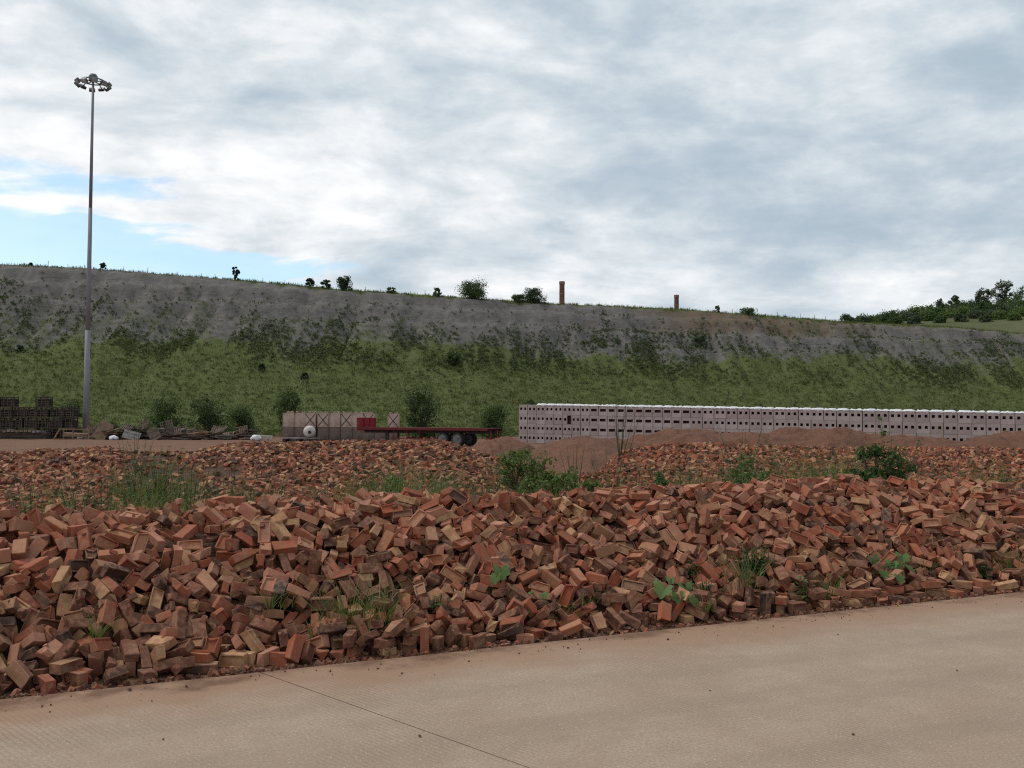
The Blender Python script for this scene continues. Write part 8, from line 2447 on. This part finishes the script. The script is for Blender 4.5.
def weed(name, loc, n_stem, h, spread, leaf_s, seed, lab, mat='leaf_mid', n_leaf=14, group=None, cat='weed'):
    """bushy weed: arching stems set with small leaves"""
    rn_ = random.Random(seed)
    WK = 1.25 if loc[1] > 12 else 1.
    root = empty(name, loc)
    st = MB()
    V, Fa = [], []
    if WK > 1:
        n_stem, leaf_s, n_leaf = int(n_stem * 1.5), leaf_s * 1.35, int(n_leaf * 1.6)
    for _ in range(n_stem):
        a = rn_.uniform(0, 6.283)
        r = abs(rn_.gauss(0, spread * .5))
        hh = h * rn_.uniform(.6, 1.05) * WK
        lean = rn_.uniform(.05, .4)
        d = Vector((math.cos(a), math.sin(a), 0))
        b0 = d * r - Vector((0, 0, .05))
        pts = [b0, b0 + d * hh * lean * .4 + Vector((0, 0, hh * .5)), b0 + d * hh * lean + Vector((0, 0, hh))]
        st.tube(pts, [.005 + h * .003, .004, .002], 4, False)
        for k in range(n_leaf):
            f = rn_.uniform(.12, 1.0)
            c_ = pts[0].lerp(pts[1], f * 2) if f < .5 else pts[1].lerp(pts[2], f * 2 - 1)
            ang = rn_.uniform(0, 6.283)
            ld = Vector((math.cos(ang), math.sin(ang), rn_.uniform(-.3, .6))).normalized()
            s_ = leaf_s * rn_.uniform(.6, 1.3) * (1.15 - .5 * f)
            sd_ = ld.cross(Vector((0, 0, 1))).normalized() * s_ * .38
            dn_ = Vector((0, 0, -1)) * s_ * .18
            b_ = len(V)
            V += [c_, c_ + ld * s_ * .5 + sd_, c_ + ld * s_ + dn_, c_ + ld * s_ * .5 - sd_, c_ + ld * s_ * .5 + Vector((0, 0, -.06 * s_))]
            Fa += [(b_, b_ + 1, b_ + 4), (b_ + 1, b_ + 2, b_ + 4), (b_ + 2, b_ + 3, b_ + 4), (b_ + 3, b_, b_ + 4)]
    st.build('stems', M['leaf_mid'], root)
    me = mesh('foliage', V, Fa, True)
    me.materials.append(M[mat])
    link('foliage', me, None, root)
    return tag(root, lab, cat, group)


def lobed_leaf(size, lobes, seed, fold=.2):
    rn_ = random.Random(seed)
    V = [Vector((0, 0, 0))]
    k = lobes * 8
    for i in range(k + 1):
        f = i / k
        a = (f - .5) * 5.3
        r = (.58 + .26 * abs(math.cos((f - .5) * lobes * math.pi)) ** .6 + .16 * math.cos((f - .5) * 3)) * (1 + rn_.uniform(-.08, .08)) * size
        x, y = math.cos(a) * r + .25 * size, math.sin(a) * r
        V.append(Vector((x, y, (fold + .5) * (abs(y) ** 1.2) * .5 - .25 * (max(0, x) ** 2) / size + rn_.uniform(-.02, .02) * size)))
    V[0] = Vector((.22 * size, 0, -.06 * size))
    F_ = [(0, i, i + 1) for i in range(1, k + 1)]
    return V, F_


def broadleaf(name, spots, lab, lobes, seed, cat='plant'):
    """spots: (px, py, size, yaw, pitch)"""
    rn_ = random.Random(seed)
    h0 = hit(spots[0][0], spots[0][1] + 6)
    root = empty(name, h0)
    base_ = Vector((0, 0, -.05))
    stm = MB()
    for (px, py, sz, yaw, pit) in spots:
        c_ = hit(px, py)
        toward = (Vector((0, 0, EYE)) - c_).normalized()
        c_ = c_ + toward * .07 - h0 + Vector((0, 0, .01))
        V, F_ = lobed_leaf(sz, lobes, seed + int(px))
        rot = Euler((rn_.uniform(-.25, .25), R(pit), R(yaw))).to_matrix()
        me = mesh('leaf', [rot @ (w - Vector((.25 * sz, 0, 0))) + c_ for w in V], F_, True)
        me.materials.append(M['leaf_big'])
        link('leaf', me, None, root)
        at_ = rot @ Vector((-.05 * sz, 0, 0)) + c_
        stm.tube([base_, (base_ + at_) / 2 + Vector((0, 0, .02)), at_], [.005, .004, .003], 5, False)
    stm.build('stalk', M['leaf_mid'], root)
    return tag(root, lab, cat)


# on the near heap
def low(px, py):
    return hit(px, py) - Vector((0, 0, .02)) + Vector((0, -.03, 0))
HG = 'grass growing in the near heap'
grass('grass_tuft', low(100, 628), 34, .22, .05, .0032, 1, 'small grass tuft low in the heap towards the road end', 'grass', .9, .75, .15, HG)
grass('grass_tuft', low(92, 606), 16, .18, .05, .003, 21, 'wispy grass sprig just above the small tuft', 'grass', .9, .7, .3, HG)
grass('grass_tuft', low(270, 600), 38, .24, .09, .0030, 2, 'thin loose grass between the small tuft and the big tuft', 'grass', .9, .75, .3, HG)
grass('grass_tuft', low(350, 617), 95, .50, .13, .0030, 3, 'big tall grass tuft in the middle of the heap face', 'grass', 1.0, .72, .25, HG)
grass('grass_tuft', low(381, 616), 50, .48, .08, .0030, 4, 'tall grass clump touching the big tuft', 'grass', 1.1, .72, .3, HG)
grass('grass_tuft', low(314, 632), 14, .30, .03, .003, 24, 'few long pale blades below the big tuft', 'grass', .7, .85, .5, HG)
grass('grass_tuft', low(556, 606), 70, .20, .11, .0030, 5, 'low drooping grass in mid heap past the single broad leaf', 'grass', 1.1, .65, .4, HG)
grass('grass_tuft', low(590, 596), 30, .20, .08, .0028, 25, 'thin drooping grass beside the low drooping tuft', 'grass', 1.1, .7, .5, HG)
grass('grass_tuft', low(704, 604), 22, .20, .05, .003, 6, 'few blades of grass below the feathery weed', 'grass', .9, .75, .35, HG)
grass('grass_tuft', low(745, 580), 90, .40, .11, .0034, 7, 'rank grass clump around the feathery weed', 'grass', .9, .75, .25, HG)
grass('grass_tuft', low(828, 598), 46, .40, .04, .0034, 8, 'upright narrow grass clump beside the bright leafy sprig', 'grass', .5, .9, .2, HG)
grass('grass_tuft', low(922, 566), 26, .26, .06, .003, 9, 'thin dry grass just past the lobed leaves', 'grass', .9, .8, .6, HG)
grass('grass_tuft', low(1012, 566), 50, .34, .08, .0034, 10, 'grass clump in the heap near the far road end', 'grass', .8, .8, .25, HG)
weed('weed', low(757, 575), 26, .36, .16, .05, 11, 'feathery dark weed growing out of the heap', 'leaf_mid', 18)
weed('weed', low(706, 590), 14, .20, .12, .04, 12, 'small weed with fine leaves beside the pair of broad leaves', 'leaf_mid', 12)
weed('weed', low(690, 566), 10, .12, .06, .045, 13, 'tiny dark weed above the pair of broad leaves', 'leaf_mid', 10)
weed('weed', low(803, 594), 7, .24, .05, .085, 14, 'bright green leafy sprig beside the upright grass', 'leaf_big', 5)
weed('weed', low(980, 570), 9, .16, .07, .05, 15, 'small weed low in the heap near the far road end', 'leaf_mid', 9)
weed('weed', low(440, 600), 7, .13, .06, .05, 16, 'tiny weed low in the heap just past the big tuft', 'leaf_mid', 8)
broadleaf('broadleaf_plant', [(501, 571, .085, -70, 35), (496, 578, .06, -120, 50), (489, 588, .04, -100, 30)], 'single broad green leaf showing between the bricks', 5, 1)
broadleaf('broadleaf_plant', [(543, 596, .04, -60, 25), (531, 594, .035, -140, 25)], 'two small round leaves beside the low drooping grass', 3, 2)
broadleaf('broadleaf_plant', [(664, 590, .085, -120, 35), (686, 589, .09, -60, 40), (692, 600, .06, -50, 45), (671, 580, .055, -90, 20), (678, 597, .06, -100, 55), (657, 583, .04, -150, 30)], 'clump of grey-green broad leaves low on the heap', 5, 3)
broadleaf('broadleaf_plant', [(874, 562, .12, -60, 50), (902, 557, .085, -100, 25), (908, 569, .09, -40, 30), (892, 564, .065, -120, 30), (899, 578, .06, -80, 40), (884, 574, .05, -90, 50), (897, 566, .06, -70, 60)], 'plant with big lobed leaves low on the heap', 7, 4)

# behind the near heap
def clump(px0, px1, d0, d1, n_t, h, lab, seed, mat='grass', n_b=26, dry=.25, wid=.0045, spread=.16, heap=True, z_off=0.):
    """one patch of grass standing on the verge"""
    rn_ = random.Random(seed)
    VV, FF, MI = [], [], []
    cx, cy = P((px0 + px1) / 2, 480, (d0 + d1) / 2).x, (d0 + d1) / 2
    for _ in range(n_t):
        u_ = rn_.uniform(-.08, 1.08)
        px = px0 + (px1 - px0) * u_
        y = rn_.uniform(d0, d1)
        x = P(px, 480, y).x
        z = far_heap_z(x, y)
        z = max(ground_z(x, y), z if z is not None else -9)
        env = max(.4, 1 - .9 * abs(u_ - .5)) * (.75 + .5 * rn_.random())
        V, Fa = blade_mesh(n_b, h * env * rn_.uniform(.6, 1.1), spread, wid, seed * 100 + _, .9, .70)
        b_ = len(VV)
        VV += [w + Vector((x - cx, y - cy, z)) for w in V]
        FF += [tuple(b_ + q for q in f) for f in Fa]
        for _k in range(n_b):
            MI += [1 if rn_.random() < dry else 0] * 4
    me = mesh('grass_patch', VV, FF, True)
    me.materials.append(M[mat])
    me.materials.append(M['grass_dry'])
    me.polygons.foreach_set('material_index', MI)
    o = link('grass_patch', me)
    o.location = (cx, cy, 0)
    return tag(o, lab, 'grass', kind='stuff')


clump(118, 200, 14.5, 19.5, 32, 1.35, 'tall green grass standing behind the heap crest towards the mast side', 1, dry=.38)
clump(20, 110, 14, 19, 16, .85, 'sparse short grass behind the heap crest at the road end', 2, dry=.4, n_b=20)
clump(350, 470, 14, 19, 60, 1.4, 'yellow-green grass behind the heap crest below the red trailer', 3, dry=.35)
clump(505, 620, 14, 22, 34, .9, 'rank green grass in the gap between the two far heaps', 4, dry=.25)
clump(620, 740, 15, 19, 50, 1.35, 'short grass behind the heap crest past the gap', 5, dry=.3)
clump(735, 890, 14, 19, 130, 1.75, 'bright green grass behind the crest below the peaked mound', 6, dry=.25)
clump(900, 1030, 14, 18.5, 60, 1.4, 'short grass behind the heap crest at the far road end', 7, dry=.3)
clump(200, 350, 14, 18.5, 22, .95, 'thin grass behind the heap crest before the far heap', 8, dry=.4, n_b=18)
def verge(px, y):
    x = P(px, 480, y).x
    z = far_heap_z(x, y)
    return (x, y, max(ground_z(x, y), z if z is not None else -9))
WG = 'weeds behind the near heap'
tree('bushy_plant', 'bushy green plant behind the heap crest under the pack wall', 'bush', verge(873, 15.5), 1.2, 1.45, 3000, .040, 'leaf_mid', 37, lobes=18, trunk=.04, sparse=1.0)
tree('bushy_plant', 'smaller light green plant at the side of the bushy one', 'bush', verge(846, 15.8), .9, 1.15, 1500, .04, 'leaf_weed', 38, lobes=12, trunk=.04, sparse=1.0)
weed('weed', verge(894, 15.6), 5, 1.42, .06, .10, 38, 'tall single leafy shoot beside the bushy plant', 'leaf_weed', 22, WG)
weed('weed', verge(740, 19), 10, 1.25, .3, .06, 39, 'tall thin weed leaning over the far heap', 'leaf_weed', 12, WG)
weed('weed', verge(972, 16), 9, .9, .2, .06, 40, 'thin weed rising behind the crest at the far road end', 'leaf_weed', 14, WG)
weed('weed', verge(620, 26), 8, 1.7, .15, .06, 41, 'thin bare sapling before the pack wall', 'leaf_grey', 6, WG)
weed('weed', verge(160, 18.5), 20, .95, .5, .06, 42, 'grey-green weed standing in the tall grass towards the mast side', 'leaf_weed', 16, WG)
weed('weed', verge(134, 19), 9, 1.25, .2, .05, 43, 'tall thin stalks rising above the tall grass', 'leaf_grey', 8, WG)
for i, (px, y, hgt) in enumerate([(30, 15, .45), (80, 16, .5), (105, 15.5, .5), (190, 16, .6), (275, 16, .45), (375, 16, .6), (400, 15.5, .55), (430, 16.5, .6), (480, 16, .55), (500, 18, .7), (575, 19, .8), (610, 18, .7), (635, 16, .6), (720, 16, .7), (735, 17, .8), (805, 17, .7), (820, 16, .6), (835, 16, .6), (905, 15.5, .6), (950, 15.5, .6), (990, 15.5, .65), (225, 15, .45), (240, 16, .42), (330, 16, .45), (460, 16, .5), (660, 16, .55), (690, 17, .6), (930, 15, .5), (1010, 15.5, .6)]):
    i = sorted([30, 80, 105, 190, 275, 375, 400, 430, 480, 500, 575, 610, 635, 720, 735, 805, 820, 835, 905, 950, 990, 225, 240, 330, 460, 660, 690, 930, 1010]).index(px)
    weed('weed', verge(px, y), 8, hgt + .25, .25, .05, 60 + i, 'small scattered weed on the verge behind the crest, %s from the road end' % ordinal(i), 'leaf_weed', 12, WG)

# leafy weeds sprawling over the verge
for i, (px, y, w, h, lab) in enumerate([
        (515, 21, 1.0, 1.15, 'leafy weed at the near end of the gap between the far heaps'),
        (536, 19, 1.1, 1.05, 'broad leafy weed in the middle of the gap between the far heaps'),
        (557, 17.5, 1.0, .85, 'light green leafy weed before the broad one in the gap'),
        (588, 17, .8, .72, 'low leafy weed at the far edge of the gap'),
        (742, 18, .8, 1.05, 'leggy leafy weed behind the crest under the high mound'),
        (765, 16.5, .9, .95, 'fuller leafy weed beside the leggy one'),
        (792, 16, .8, .85, 'low leafy weed between the full one and the bushy plant'),
        (912, 16, .6, .85, 'small leafy weed just past the bushy plant'),
        (660, 18, .6, .80, 'small leafy weed behind the crest before the rubble'),
        (395, 17, .7, .75, 'small leafy weed behind the crest below the red trailer'),
        ]):
    tree('leafy_weed', lab, 'weed', verge(px, y), w, h, 900, .042, 'leaf_weed', 700 + i, lobes=9, trunk=.02, group=WG, sparse=.95)
